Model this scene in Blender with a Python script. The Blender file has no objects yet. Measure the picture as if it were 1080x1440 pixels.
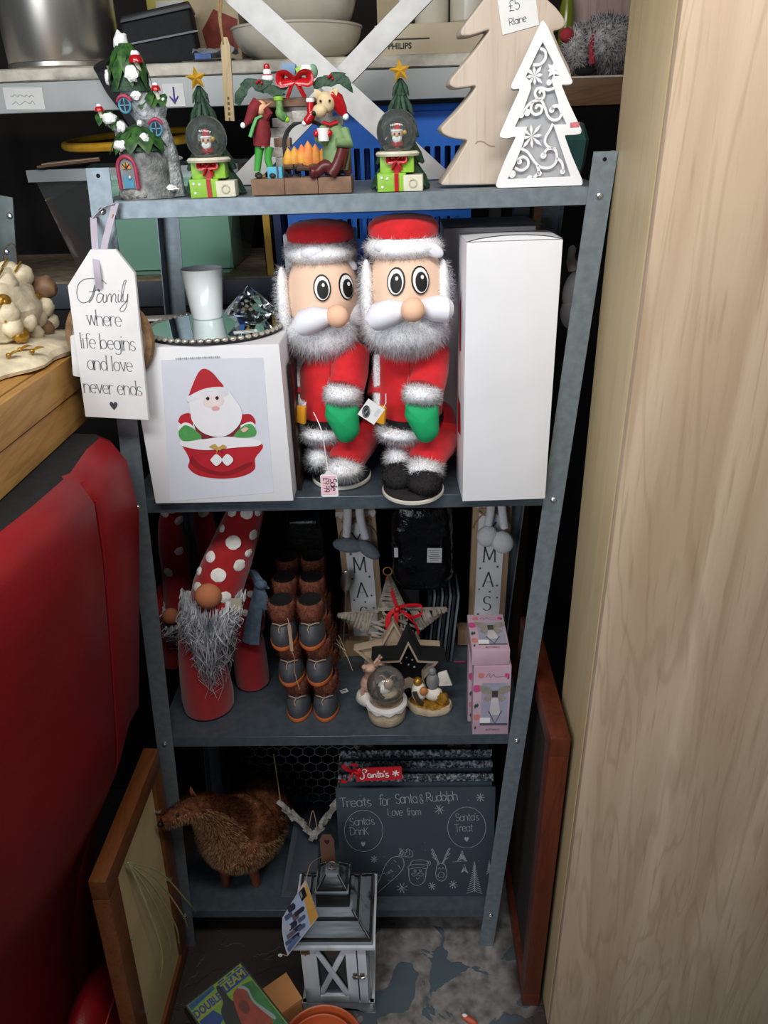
import bpy, bmesh, math, random
import numpy as np
from mathutils import Vector, Matrix, Euler, noise as mnoise

V = Vector
PI = math.pi
rnd = random.Random(7)
C = bpy.context.scene.collection

# ------------------------------------------------------------------ camera
CAM = V((0.4262, -1.1589, 1.6993))
YAW, PITCH, ROLL, FPX = -0.0346, 0.4599, -0.0340, 1080.0
_cy, _sy, _cp, _sp = math.cos(YAW), math.sin(YAW), math.cos(PITCH), math.sin(PITCH)
FW = V((_sy * _cp, _cy * _cp, -_sp))
_r0 = V((_cy, -_sy, 0))
_u0 = _r0.cross(FW)
RT = math.cos(ROLL) * _r0 + math.sin(ROLL) * _u0
UP = -math.sin(ROLL) * _r0 + math.cos(ROLL) * _u0
cam_d = bpy.data.cameras.new('camera')
cam_d.sensor_fit = 'VERTICAL'
cam_d.sensor_height = 36.0
cam_d.lens = FPX / 1440.0 * 36.0
cam_d.clip_start = 0.01
cam = bpy.data.objects.new('camera', cam_d)
C.objects.link(cam)
cam.matrix_world = Matrix(((RT.x, UP.x, -FW.x, CAM.x), (RT.y, UP.y, -FW.y, CAM.y), (RT.z, UP.z, -FW.z, CAM.z), (0, 0, 0, 1)))
scene = bpy.context.scene
scene.camera = cam

# ------------------------------------------------------------------ light
world = bpy.data.worlds.new('world')
scene.world = world
world.use_nodes = True
bg = world.node_tree.nodes['Background']
bg.inputs[0].default_value = (0.80, 0.90, 1.0, 1)
bg.inputs[1].default_value = 0.065


def area_light(name, loc, target, sx, sy, power, col):
    d = bpy.data.lights.new(name, 'AREA')
    d.shape = 'RECTANGLE'
    d.size, d.size_y = sx, sy
    d.energy = power
    d.color = col
    o = bpy.data.objects.new(name, d)
    C.objects.link(o)
    o.location = loc
    o.rotation_euler = (V(target) - V(loc)).to_track_quat('-Z', 'Y').to_euler()
    return o


area_light('doorway_daylight', (-0.70, -2.3, 1.80), (0.4, 0.0, 1.0), 1.2, 1.4, 29, (0.90, 0.95, 1.0))
area_light('ceiling_strip_light', (0.35, -0.85, 2.35), (0.35, -0.30, 0.8), 1.4, 0.25, 19, (1.0, 0.97, 0.92))
scene.view_settings.view_transform = 'Standard'
scene.view_settings.look = 'None'
scene.view_settings.gamma = 1.0
scene.view_settings.exposure = 0.0
scene.view_settings.use_curve_mapping = False


# ------------------------------------------------------------------ photo geometry helpers: a pixel of the 1080x1440 frame to a point at a known depth
def ray(px, py):
    return RT * ((px - 540) / FPX) - UP * ((py - 720) / FPX) + FW


def PY(px, py, y):
    d = ray(px, py)
    return CAM + d * ((y - CAM.y) / d.y)


def PZ(px, py, z):
    d = ray(px, py)
    return CAM + d * ((z - CAM.z) / d.z)


def PX(px, py, x):
    d = ray(px, py)
    return CAM + d * ((x - CAM.x) / d.x)


# ------------------------------------------------------------------ materials
def lin(h):
    h = h.lstrip('#')
    out = []
    for i in (0, 2, 4):
        c = int(h[i:i + 2], 16) / 255.0
        out.append(c / 12.92 if c <= 0.04045 else ((c + 0.055) / 1.055) ** 2.4)
    return (out[0], out[1], out[2], 1)


MATS = {}


def mat(name, col, rough=0.6, metal=0.0, var=0.12, scale=25.0, bump=0.0, bscale=80.0, stretch=(1, 1, 1), col2=None, spec=0.5, coat=0.0, sheen=0.0, trans=0.0, ior=1.45, detail=4, lo=0.35, hi=0.65, emit=None):
    if name in MATS:
        return MATS[name]
    m = bpy.data.materials.new(name)
    m.use_nodes = True
    nt = m.node_tree
    b = nt.nodes['Principled BSDF']
    c = lin(col)
    b.inputs['Roughness'].default_value = rough
    b.inputs['Metallic'].default_value = metal
    b.inputs['Specular IOR Level'].default_value = spec
    b.inputs['Coat Weight'].default_value = coat
    b.inputs['Sheen Weight'].default_value = sheen
    b.inputs['Transmission Weight'].default_value = trans
    b.inputs['IOR'].default_value = ior
    tc = nt.nodes.new('ShaderNodeTexCoord')
    mp = nt.nodes.new('ShaderNodeMapping')
    mp.inputs['Scale'].default_value = stretch
    nt.links.new(tc.outputs['Object'], mp.inputs[0])
    n = nt.nodes.new('ShaderNodeTexNoise')
    n.inputs['Scale'].default_value = scale
    n.inputs['Detail'].default_value = detail
    nt.links.new(mp.outputs[0], n.inputs['Vector'])
    r = nt.nodes.new('ShaderNodeValToRGB')
    r.color_ramp.elements[0].position = lo
    r.color_ramp.elements[1].position = hi
    c2 = lin(col2) if col2 else tuple(x * (1 - var) for x in c[:3]) + (1,)
    r.color_ramp.elements[0].color = c2
    r.color_ramp.elements[1].color = c if col2 else tuple(min(1, x * (1 + var * .5)) for x in c[:3]) + (1,)
    nt.links.new(n.outputs[0], r.inputs[0])
    nt.links.new(r.outputs[0], b.inputs['Base Color'])
    if emit:
        nt.links.new(r.outputs[0], b.inputs['Emission Color'])
        b.inputs['Emission Strength'].default_value = emit
    if bump:
        n2 = nt.nodes.new('ShaderNodeTexNoise')
        n2.inputs['Scale'].default_value = bscale
        n2.inputs['Detail'].default_value = 5
        nt.links.new(mp.outputs[0], n2.inputs['Vector'])
        bp = nt.nodes.new('ShaderNodeBump')
        bp.inputs['Strength'].default_value = bump
        bp.inputs['Distance'].default_value = 0.004
        nt.links.new(n2.outputs[0], bp.inputs['Height'])
        nt.links.new(bp.outputs[0], b.inputs['Normal'])
    MATS[name] = m
    return m


def thin_glass(name, tint='#f4f8f8', refl=1.0, haze=0.0, hazecol='#cfd4d4', rough=0.02):
    """thin clear pane: transmits with a tint, mirrors at grazing angles, optional dusty haze"""
    if name in MATS:
        return MATS[name]
    m = bpy.data.materials.new(name)
    m.use_nodes = True
    nt = m.node_tree
    for x in list(nt.nodes):
        nt.nodes.remove(x)
    out = nt.nodes.new('ShaderNodeOutputMaterial')
    tr = nt.nodes.new('ShaderNodeBsdfTransparent')
    tr.inputs[0].default_value = lin(tint)
    gl = nt.nodes.new('ShaderNodeBsdfGlossy')
    gl.inputs['Roughness'].default_value = rough
    fr = nt.nodes.new('ShaderNodeFresnel')
    fr.inputs[0].default_value = 1.45
    mu = nt.nodes.new('ShaderNodeMath')
    mu.operation = 'MULTIPLY'
    mu.inputs[1].default_value = refl
    nt.links.new(fr.outputs[0], mu.inputs[0])
    mx = nt.nodes.new('ShaderNodeMixShader')
    nt.links.new(mu.outputs[0], mx.inputs[0])
    nt.links.new(tr.outputs[0], mx.inputs[1])
    nt.links.new(gl.outputs[0], mx.inputs[2])
    last = mx
    if haze:
        df = nt.nodes.new('ShaderNodeBsdfDiffuse')
        df.inputs[0].default_value = lin(hazecol)
        m2 = nt.nodes.new('ShaderNodeMixShader')
        m2.inputs[0].default_value = haze
        nt.links.new(mx.outputs[0], m2.inputs[1])
        nt.links.new(df.outputs[0], m2.inputs[2])
        last = m2
    nt.links.new(last.outputs[0], out.inputs[0])
    MATS[name] = m
    return m


def wood(name, c1, c2, c3, rough=0.5, axis='Z', scale=1.0, bump=0.15, dist=3.0, fig=.3, figs=.25):
    """long-grained wood: stretched noise, wavy figure and short dark pores"""
    if name in MATS:
        return MATS[name]
    m = bpy.data.materials.new(name)
    m.use_nodes = True
    nt = m.node_tree
    b = nt.nodes['Principled BSDF']
    b.inputs['Roughness'].default_value = rough
    tc = nt.nodes.new('ShaderNodeTexCoord')
    st = {'Z': (1, 1, .09), 'X': (.09, 1, 1), 'Y': (1, .09, 1)}[axis]

    def nz(sc, det, stv, dst=0.0):
        mp = nt.nodes.new('ShaderNodeMapping')
        mp.inputs['Scale'].default_value = stv
        nt.links.new(tc.outputs['Object'], mp.inputs[0])
        n = nt.nodes.new('ShaderNodeTexNoise')
        n.inputs['Scale'].default_value = sc
        n.inputs['Detail'].default_value = det
        n.inputs['Distortion'].default_value = dst
        nt.links.new(mp.outputs[0], n.inputs['Vector'])
        return n
    n1 = nz(14 * scale, 6, st, 1.2)
    n2 = nz(5 * scale, 3, tuple(x if x == 1 else figs for x in st), dist)
    n3 = nz(160 * scale, 2, tuple(x if x == 1 else .06 for x in st))
    r1 = nt.nodes.new('ShaderNodeValToRGB')
    r1.color_ramp.elements[0].position, r1.color_ramp.elements[1].position = .3, .7
    r1.color_ramp.elements[0].color, r1.color_ramp.elements[1].color = lin(c2), lin(c1)
    nt.links.new(n1.outputs[0], r1.inputs[0])
    # growth-ring figure
    sn = nt.nodes.new('ShaderNodeMath')
    sn.operation = 'MULTIPLY'
    sn.inputs[1].default_value = 60
    nt.links.new(n2.outputs[0], sn.inputs[0])
    s2 = nt.nodes.new('ShaderNodeMath')
    s2.operation = 'SINE'
    nt.links.new(sn.outputs[0], s2.inputs[0])
    r2 = nt.nodes.new('ShaderNodeValToRGB')
    r2.color_ramp.elements[0].position, r2.color_ramp.elements[1].position = .55, 1
    r2.color_ramp.elements[0].color, r2.color_ramp.elements[1].color = (0, 0, 0, 1), (fig, fig, fig, 1)
    nt.links.new(s2.outputs[0], r2.inputs[0])
    mx = nt.nodes.new('ShaderNodeMixRGB')
    mx.inputs[2].default_value = lin(c3)
    nt.links.new(r2.outputs[0], mx.inputs[0])
    nt.links.new(r1.outputs[0], mx.inputs[1])
    r3 = nt.nodes.new('ShaderNodeValToRGB')
    r3.color_ramp.elements[0].position, r3.color_ramp.elements[1].position = .3, .42
    r3.color_ramp.elements[0].color, r3.color_ramp.elements[1].color = (.35, .35, .35, 1), (0, 0, 0, 1)
    nt.links.new(n3.outputs[0], r3.inputs[0])
    m3 = nt.nodes.new('ShaderNodeMixRGB')
    m3.inputs[2].default_value = lin(c3)
    nt.links.new(r3.outputs[0], m3.inputs[0])
    nt.links.new(mx.outputs[0], m3.inputs[1])
    nt.links.new(m3.outputs[0], b.inputs['Base Color'])
    bp = nt.nodes.new('ShaderNodeBump')
    bp.inputs['Strength'].default_value = bump
    bp.inputs['Distance'].default_value = .003
    nt.links.new(n3.outputs[0], bp.inputs['Height'])
    nt.links.new(bp.outputs[0], b.inputs['Normal'])
    MATS[name] = m
    return m


# ------------------------------------------------------------------ mesh builder
class MB:
    def __init__(self):
        self.v, self.f = [], []
        self.fn = None
        self.nb = 0

    def add(self, vs, fs):
        n = len(self.v)
        self.v += [V(p) for p in vs]
        self.f += [[i + n for i in q] for q in fs]
        return self

    def box(self, c, s, rot=None, top=1.0):
        hx, hy, hz = s[0] / 2, s[1] / 2, s[2] / 2
        vs = [V((x * (top if z > 0 else 1) * hx, y * (top if z > 0 else 1) * hy, z * hz)) for z in (-1, 1) for y in (-1, 1) for x in (-1, 1)]
        if rot is not None:
            R = Euler(rot).to_matrix()
            vs = [R @ p for p in vs]
        vs = [p + V(c) for p in vs]
        return self.add(vs, [(0, 2, 3, 1), (4, 5, 7, 6), (0, 1, 5, 4), (2, 6, 7, 3), (0, 4, 6, 2), (1, 3, 7, 5)])

    def hexa(self, pts):
        """8 corners: bottom four (ccw from above), top four"""
        return self.add(pts, [(3, 2, 1, 0), (4, 5, 6, 7), (0, 1, 5, 4), (1, 2, 6, 5), (2, 3, 7, 6), (3, 0, 4, 7)])

    def ell(self, c, r, rot=None, seg=16, rings=10, nz=0.0, nf=1.0, zmin=-1.0):
        r = (r, r, r) if isinstance(r, (int, float)) else r
        R = Euler(rot).to_matrix() if rot is not None else None
        vs, fs = [], []
        t0 = math.asin(max(-1, zmin))
        for i in range(rings + 1):
            t = t0 + (PI / 2 - t0) * i / rings
            for j in range(seg):
                a = 2 * PI * j / seg
                p = V((math.cos(t) * math.cos(a), math.cos(t) * math.sin(a), math.sin(t)))
                k = 1.0
                if nz:
                    k += nz * mnoise.noise(p * nf + V(c) * 37)
                p = V((p.x * r[0] * k, p.y * r[1] * k, p.z * r[2] * k))
                if R:
                    p = R @ p
                vs.append(p + V(c))
        for i in range(rings):
            for j in range(seg):
                k = (j + 1) % seg
                fs.append((i * seg + j, i * seg + k, (i + 1) * seg + k, (i + 1) * seg + j))
        if zmin > -1:
            fs.append(tuple(reversed(range(seg))))
        return self.add(vs, fs)

    def lathe(self, prof, c=(0, 0, 0), seg=24, rot=None, sx=1.0, sy=1.0, cap=True):
        R = Euler(rot).to_matrix() if rot is not None else None
        vs, fs = [], []
        for (r, z) in prof:
            for j in range(seg):
                a = 2 * PI * j / seg
                p = V((r * math.cos(a) * sx, r * math.sin(a) * sy, z))
                if R:
                    p = R @ p
                vs.append(p + V(c))
        for i in range(len(prof) - 1):
            for j in range(seg):
                k = (j + 1) % seg
                fs.append((i * seg + j, i * seg + k, (i + 1) * seg + k, (i + 1) * seg + j))
        if cap:
            if prof[0][0] > 1e-6:
                fs.append(tuple(reversed(range(seg))))
            if prof[-1][0] > 1e-6:
                n = (len(prof) - 1) * seg
                fs.append(tuple(range(n, n + seg)))
        return self.add(vs, fs)

    def tube(self, pts, rad, seg=8, closed=False, flat=1.0, up=None):
        pts = [V(p) for p in pts]
        n = len(pts)
        rad = [rad] * n if isinstance(rad, (int, float)) else list(rad)
        vs, fs = [], []
        prev = None
        for i in range(n):
            if closed:
                t = pts[(i + 1) % n] - pts[i - 1]
            else:
                t = pts[min(i + 1, n - 1)] - pts[max(i - 1, 0)]
            if t.length < 1e-9:
                t = V((0, 0, 1))
            t.normalize()
            a = up if up is not None else prev
            if a is None:
                a = V((0, 0, 1)) if abs(t.z) < .9 else V((0, 1, 0))
            a = V(a)
            e1 = a - t * a.dot(t)
            if e1.length < 1e-6:
                e1 = t.orthogonal()
            e1.normalize()
            prev = e1
            e2 = t.cross(e1)
            for j in range(seg):
                g = 2 * PI * j / seg
                vs.append(pts[i] + e1 * (math.cos(g) * rad[i] * flat) + e2 * (math.sin(g) * rad[i]))
        m = n if closed else n - 1
        for i in range(m):
            for j in range(seg):
                k = (j + 1) % seg
                a, b = i * seg, ((i + 1) % n) * seg
                fs.append((a + j, a + k, b + k, b + j))
        if not closed:
            fs.append(tuple(reversed(range(seg))))
            fs.append(tuple(range((n - 1) * seg, n * seg)))
        return self.add(vs, fs)

    def prism(self, out, d, O=(0, 0, 0), U=(1, 0, 0), W=(0, 0, 1), holes=None):
        """outline (u,w) extruded by d along the normal away from the viewer side (U x W points at the viewer)"""
        O, U, W = V(O), V(U), V(W)
        N = U.cross(W).normalized()
        n = len(out)
        area = sum(out[i][0] * out[(i + 1) % n][1] - out[(i + 1) % n][0] * out[i][1] for i in range(n))
        if area < 0:
            out = list(reversed(out))
        fr = [O + U * a + W * b for a, b in out]
        bk = [p - N * d for p in fr]
        fs = [tuple(range(n)), tuple(reversed(range(n, 2 * n)))]
        fs += [((i + 1) % n, i, n + i, n + (i + 1) % n) for i in range(n)]
        return self.add(fr + bk, fs)

    def sheet(self, grid):
        """grid of points rows x cols"""
        r, c = len(grid), len(grid[0])
        vs = [p for row in grid for p in row]
        return self.add(vs, [(i * c + j, i * c + j + 1, (i + 1) * c + j + 1, (i + 1) * c + j) for i in range(r - 1) for j in range(c - 1)])

    def strip(self, pts, w, O=(0, 0, 0), U=(1, 0, 0), W=(0, 0, 1), thin=None, closed=False):
        """flat ribbon along 2-d points; thin = width of horizontal strokes"""
        O, U, W = V(O), V(U), V(W)
        P = [pts[0]]
        for p in pts[1:]:
            if math.hypot(p[0] - P[-1][0], p[1] - P[-1][1]) > 1e-7:
                P.append(p)
        n = len(P)
        if n < 2:
            return self
        vs = []
        for i in range(n):
            if closed:
                a, b = P[i - 1], P[(i + 1) % n]
            else:
                a, b = P[max(i - 1, 0)], P[min(i + 1, n - 1)]
            dx, dy = b[0] - a[0], b[1] - a[1]
            L = math.hypot(dx, dy) or 1
            dx, dy = dx / L, dy / L
            ww = w[i] if isinstance(w, (list, tuple)) else w
            if thin is not None:
                ww = thin + (ww - thin) * abs(dy) ** 1.5
            x, y = P[i]
            vs.append(O + U * (x - dy * ww / 2) + W * (y + dx * ww / 2))
            vs.append(O + U * (x + dy * ww / 2) + W * (y - dx * ww / 2))
        fs = [(2 * i + 1, 2 * i + 3, 2 * i + 2, 2 * i) for i in range(n - 1)]
        if closed:
            fs.append((2 * n - 1, 1, 0, 2 * n - 2))
        return self.add(vs, fs)

    def poly(self, out, O=(0, 0, 0), U=(1, 0, 0), W=(0, 0, 1)):
        O, U, W = V(O), V(U), V(W)
        n = len(out)
        if sum(out[i][0] * out[(i + 1) % n][1] - out[(i + 1) % n][0] * out[i][1] for i in range(n)) < 0:
            out = list(reversed(out))
        return self.add([O + U * a + W * b for a, b in out], [tuple(range(n))])

    def xf(self, M):
        self.v = [M @ p for p in self.v]
        return self

    def fur(self, n, ln, wd, droop=(0, 0, -.4), spread=.5, bend=.5, seed=1, keep=None, segs=2):
        """blades of pile grown over the faces already in this builder"""
        rg = np.random.default_rng(seed)
        tri = []
        for q in self.f:
            for k in range(1, len(q) - 1):
                tri.append((q[0], q[k], q[k + 1]))
        P = np.array([tuple(p) for p in self.v])
        T = np.array(tri)
        A, B, Cc = P[T[:, 0]], P[T[:, 1]], P[T[:, 2]]
        N = np.cross(B - A, Cc - A)
        ar = np.linalg.norm(N, axis=1)
        N = N / np.maximum(ar, 1e-12)[:, None]
        if keep is not None:
            ctr = (A + B + Cc) / 3
            ok = np.array([bool(keep(V(c_), V(n_))) for c_, n_ in zip(ctr, N)])
            ar = ar * ok
        ix = rg.choice(len(T), n, p=ar / ar.sum())
        u, w = rg.random(n), rg.random(n)
        fl = u + w > 1
        u[fl], w[fl] = 1 - u[fl], 1 - w[fl]
        p0 = A[ix] + (B - A)[ix] * u[:, None] + (Cc - A)[ix] * w[:, None]
        nn = N[ix]
        d = nn + rg.normal(0, spread, (n, 3)) + np.array(droop) * .6
        d /= np.linalg.norm(d, axis=1)[:, None]
        L = ln * (0.6 + .8 * rg.random(n))
        sd = np.cross(d, rg.normal(0, 1, (n, 3)))
        sd /= np.maximum(np.linalg.norm(sd, axis=1), 1e-9)[:, None]
        base = len(self.v)
        self.nb = self.nb or len(self.f)
        # smooth normals of the skin, used for the pile as well so that it shades as a soft mass
        VN = np.zeros_like(P)
        for k in range(3):
            np.add.at(VN, T[:, k], np.cross(B - A, Cc - A))
        VN /= np.maximum(np.linalg.norm(VN, axis=1), 1e-12)[:, None]
        bn = VN[T[ix, 0]] * (1 - u - w)[:, None] + VN[T[ix, 1]] * u[:, None] + VN[T[ix, 2]] * w[:, None]
        bn = bn + rg.normal(0, .16, (n, 3))
        bn /= np.maximum(np.linalg.norm(bn, axis=1), 1e-12)[:, None]
        flip = np.einsum('ij,ij->i', np.cross(sd, d), bn) < 0
        sd[flip] *= -1
        cur, dd = p0, d
        rows = []
        for s in range(segs):
            rows.append((cur - sd * wd / 2 * (1 - s * .3), cur + sd * wd / 2 * (1 - s * .3)))
            cur = cur + dd * (L / segs)[:, None]
            dd = dd + np.array(droop) * bend + rg.normal(0, spread * .4, (n, 3))
            dd /= np.linalg.norm(dd, axis=1)[:, None]
        allv = np.concatenate([x for r_ in rows for x in r_] + [cur])
        self.v += [V(x) for x in allv.tolist()]
        self.fn = (self.fn if self.fn is not None else VN.tolist()) + np.concatenate([bn] * (2 * segs + 1)).tolist()
        for s in range(segs - 1):
            a, b, c2, e = base + 2 * s * n, base + (2 * s + 1) * n, base + (2 * s + 2) * n, base + (2 * s + 3) * n
            self.f += [(a + i, b + i, e + i, c2 + i) for i in range(n)]
        a, b, c2 = base + (2 * segs - 2) * n, base + (2 * segs - 1) * n, base + 2 * segs * n
        self.f += [(a + i, b + i, c2 + i) for i in range(n)]
        return self

    def build(self, name, material, parent=None, bevel=0.0, bseg=2, angle=40, label=None, kind=None, subd=0):
        me = bpy.data.meshes.new(name)
        me.from_pydata([tuple(p) for p in self.v], [], self.f)
        if bevel:
            bm = bmesh.new()
            bm.from_mesh(me)
            bmesh.ops.remove_doubles(bm, verts=bm.verts, dist=1e-6)
            bmesh.ops.recalc_face_normals(bm, faces=bm.faces)
            ed = [e for e in bm.edges if len(e.link_faces) == 2 and e.calc_face_angle(0) > math.radians(35)]
            bmesh.ops.bevel(bm, geom=ed, offset=bevel, segments=bseg, affect='EDGES', profile=.6, clamp_overlap=True)
            bm.to_mesh(me)
            bm.free()
        skin_ = MATS.get(material.name + '_skin') if self.fn is not None else None
        me.materials.append(material)
        if skin_ is not None:
            me.materials.append(skin_)
            ix_ = np.zeros(len(me.polygons), dtype=np.int32)
            ix_[:self.nb] = 1
            me.polygons.foreach_set('material_index', ix_)
        me.validate()
        me.shade_smooth()
        (me.set_sharp_from_angle(angle=math.radians(angle)) if self.fn is None else None)
        if self.fn is not None and len(self.fn) == len(me.vertices):
            me.normals_split_custom_set_from_vertices(self.fn)
        o = bpy.data.objects.new(name, me)
        C.objects.link(o)
        if parent is not None:
            o.parent = parent
        if subd:
            md = o.modifiers.new('sub', 'SUBSURF')
            md.levels = md.render_levels = subd
        if label:
            o['label'] = label
        if kind:
            o['kind'] = kind
        return o


def thing(name, label, cat, loc=(0, 0, 0), rot=(0, 0, 0), group=None):
    o = bpy.data.objects.new(name, None)
    o.empty_display_size = .03
    C.objects.link(o)
    o.location = loc
    o.rotation_euler = rot
    o['label'], o['category'] = label, cat
    if group:
        o['group'] = group
    return o


def tag(o, label, cat, group=None):
    o['label'], o['category'] = label, cat
    if group:
        o['group'] = group
    return o


def copy_tree(root, loc=None, rot=None, label=None, parent=None):
    c = root.copy()
    C.objects.link(c)
    if parent is not None:
        c.parent = parent
    if loc is not None:
        c.location = loc
    if rot is not None:
        c.rotation_euler = rot
    if label:
        c['label'] = label
    for ch in list(root.children):
        copy_tree(ch, parent=c)
    return c


def tri_spline(pts, n=8):
    """Catmull-Rom through points (2-d or 3-d)"""
    P = [V(p) if len(p) == 3 else V((p[0], p[1], 0)) for p in pts]
    out = []
    for i in range(len(P) - 1):
        a, b, c, d = P[max(i - 1, 0)], P[i], P[i + 1], P[min(i + 2, len(P) - 1)]
        for k in range(n):
            t = k / n
            out.append(.5 * ((2 * b) + (c - a) * t + (2 * a - 5 * b + 4 * c - d) * t * t + (3 * b - a - 3 * c + d) * t ** 3))
    out.append(P[-1])
    return out if len(pts[0]) == 3 else [(p.x, p.y) for p in out]


def arc(cx, cy, rx, ry, a0, a1, n=10):
    return [(cx + rx * math.cos(math.radians(a0 + (a1 - a0) * i / n)), cy + ry * math.sin(math.radians(a0 + (a1 - a0) * i / n))) for i in range(n + 1)]


def star(n, R, r, a0=90):
    return [((R if i % 2 == 0 else r) * math.cos(math.radians(a0 + 180 * i / n)), (R if i % 2 == 0 else r) * math.sin(math.radians(a0 + 180 * i / n))) for i in range(2 * n)]


# ------------------------------------------------------------------ pen lettering (own stroke alphabet, x-height .5, capitals .75)
A_ = arc
GL = {
    'a': (.46, [A_(.2, .25, .2, .25, 30, 390, 16), [(.4, .5), (.4, 0)]]),
    'b': (.46, [[(0, .8), (0, 0)], A_(.2, .25, .2, .25, 180, 540, 16)]),
    'd': (.46, [A_(.2, .25, .2, .25, 0, 360, 16), [(.4, .8), (.4, 0)]]),
    'e': (.44, [[(.01, .27), (.4, .27)] + A_(.2, .25, .2, .25, 5, 315, 14)]),
    'f': (.3, [A_(.28, .66, .13, .14, 30, 180, 8) + [(.15, 0)], [(.02, .5), (.3, .5)]]),
    'g': (.46, [A_(.2, .25, .2, .25, 0, 360, 16), [(.4, .5), (.4, -.08)] + A_(.2, -.08, .2, .18, 0, -150, 10)]),
    'h': (.44, [[(0, .8), (0, 0)], [(0, .3)] + A_(.19, .3, .19, .2, 180, 0, 10) + [(.38, 0)]]),
    'i': (.14, [[(.04, .5), (.04, 0)], [(.04, .68), (.04, .72)]]),
    'k': (.4, [[(0, .8), (0, 0)], [(.32, .5), (0, .22)], [(.1, .3), (.34, 0)]]),
    'l': (.14, [[(.04, .8), (.04, 0)]]),
    'm': (.66, [[(0, .5), (0, 0)], [(0, .32)] + A_(.15, .32, .15, .18, 180, 0, 8) + [(.3, 0)], [(.3, .32)] + A_(.45, .32, .15, .18, 180, 0, 8) + [(.6, 0)]]),
    'n': (.44, [[(0, .5), (0, 0)], [(0, .3)] + A_(.19, .3, .19, .2, 180, 0, 10) + [(.38, 0)]]),
    'o': (.46, [A_(.2, .25, .2, .25, 90, 450, 18)]),
    'p': (.46, [[(0, .5), (0, -.25)], A_(.2, .25, .2, .25, 180, 540, 16)]),
    'r': (.3, [[(0, .5), (0, 0)], [(0, .3)] + A_(.19, .3, .19, .2, 180, 50, 6)]),
    's': (.36, [A_(.16, .37, .14, .13, 30, 270, 8) + A_(.16, .12, .15, .12, 90, -150, 8)]),
    't': (.3, [[(.12, .7), (.12, .1)] + A_(.22, .1, .1, .1, 180, 290, 5), [(0, .5), (.27, .5)]]),
    'u': (.44, [[(0, .5), (0, .2)] + A_(.19, .2, .19, .2, 180, 360, 10) + [(.38, .5)], [(.38, .2), (.38, 0)]]),
    'v': (.4, [[(0, .5), (.18, 0)], [(.18, 0), (.36, .5)]]),
    'w': (.6, [[(0, .5), (.14, 0)], [(.14, 0), (.28, .5)], [(.28, .5), (.42, 0)], [(.42, 0), (.56, .5)]]),
    'y': (.4, [[(0, .5), (.2, 0)], [(.38, .5), (.1, -.25)]]),
    'A': (.62, [[(0, 0), (.28, .75)], [(.28, .75), (.56, 0)], [(.1, .25), (.46, .25)]]),
    'D': (.56, [[(0, .75), (0, 0)], [(0, .75), (.1, .75)] + A_(.1, .375, .38, .375, 90, -90, 14) + [(0, 0)]]),
    'F': (.5, [[(0, .75), (0, 0)], [(0, .75), (.42, .75)], [(0, .4), (.34, .4)]]),
    'L': (.44, [[(0, .75), (0, 0), (.38, 0)]]),
    'M': (.72, [[(.03, 0), (.06, .75)], [(.06, .75), (.33, .1)], [(.33, .1), (.6, .75)], [(.6, .75), (.64, 0)]]),
    'R': (.5, [[(0, .75), (0, 0)], [(0, .75), (.2, .75)] + A_(.2, .56, .2, .19, 90, -90, 8) + [(0, .37)], [(.16, .37), (.42, 0)]]),
    'S': (.48, [A_(.22, .56, .19, .19, 25, 270, 10) + A_(.22, .185, .21, .185, 90, -155, 10)]),
    'T': (.54, [[(.25, .75), (.25, 0)], [(-.02, .75), (.52, .75)]]),
    'X': (.6, [[(0, .75), (.52, 0)], [(.52, .75), (0, 0)]]),
    'P': (.48, [[(0, .75), (0, 0)], [(0, .75), (.2, .75)] + A_(.2, .56, .2, .19, 90, -90, 8) + [(0, .37)]]),
    'K': (.5, [[(0, .75), (0, 0)], [(.4, .75), (0, .32)], [(.12, .43), (.42, 0)]]),
    '5': (.46, [[(.36, .75), (.08, .75), (.05, .43)] + A_(.18, .23, .2, .23, 120, -140, 10)]),
    '9': (.46, [A_(.2, .53, .18, .2, 0, 360, 12), [(.38, .53), (.3, 0)]]),
    '4': (.46, [[(.3, 0), (.3, .75), (0, .25), (.42, .25)]]),
    '£': (.5, [A_(.3, .56, .15, .18, 20, 180, 8) + [(.14, .1), (.03, .02)], [(.02, .36), (.32, .36)], [(.03, .02), (.2, .05), (.42, .0)]]),
    '&': (.46, [A_(.2, .58, .13, .14, -60, 240, 10) + [(.36, 0)], A_(.18, .2, .17, .2, 120, 330, 8) + [(.38, .3)]]),
    "'": (.12, [[(.05, .8), (.03, .66)]]),
    '.': (.16, [[(.04, .0), (.05, .04)]]),
    '-': (.3, [[(.02, .3), (.24, .3)]]),
    ' ': (.26, []),
}


def text_w(s, sx=1.0):
    return sum(GL[c][0] * sx for c in s)


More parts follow.
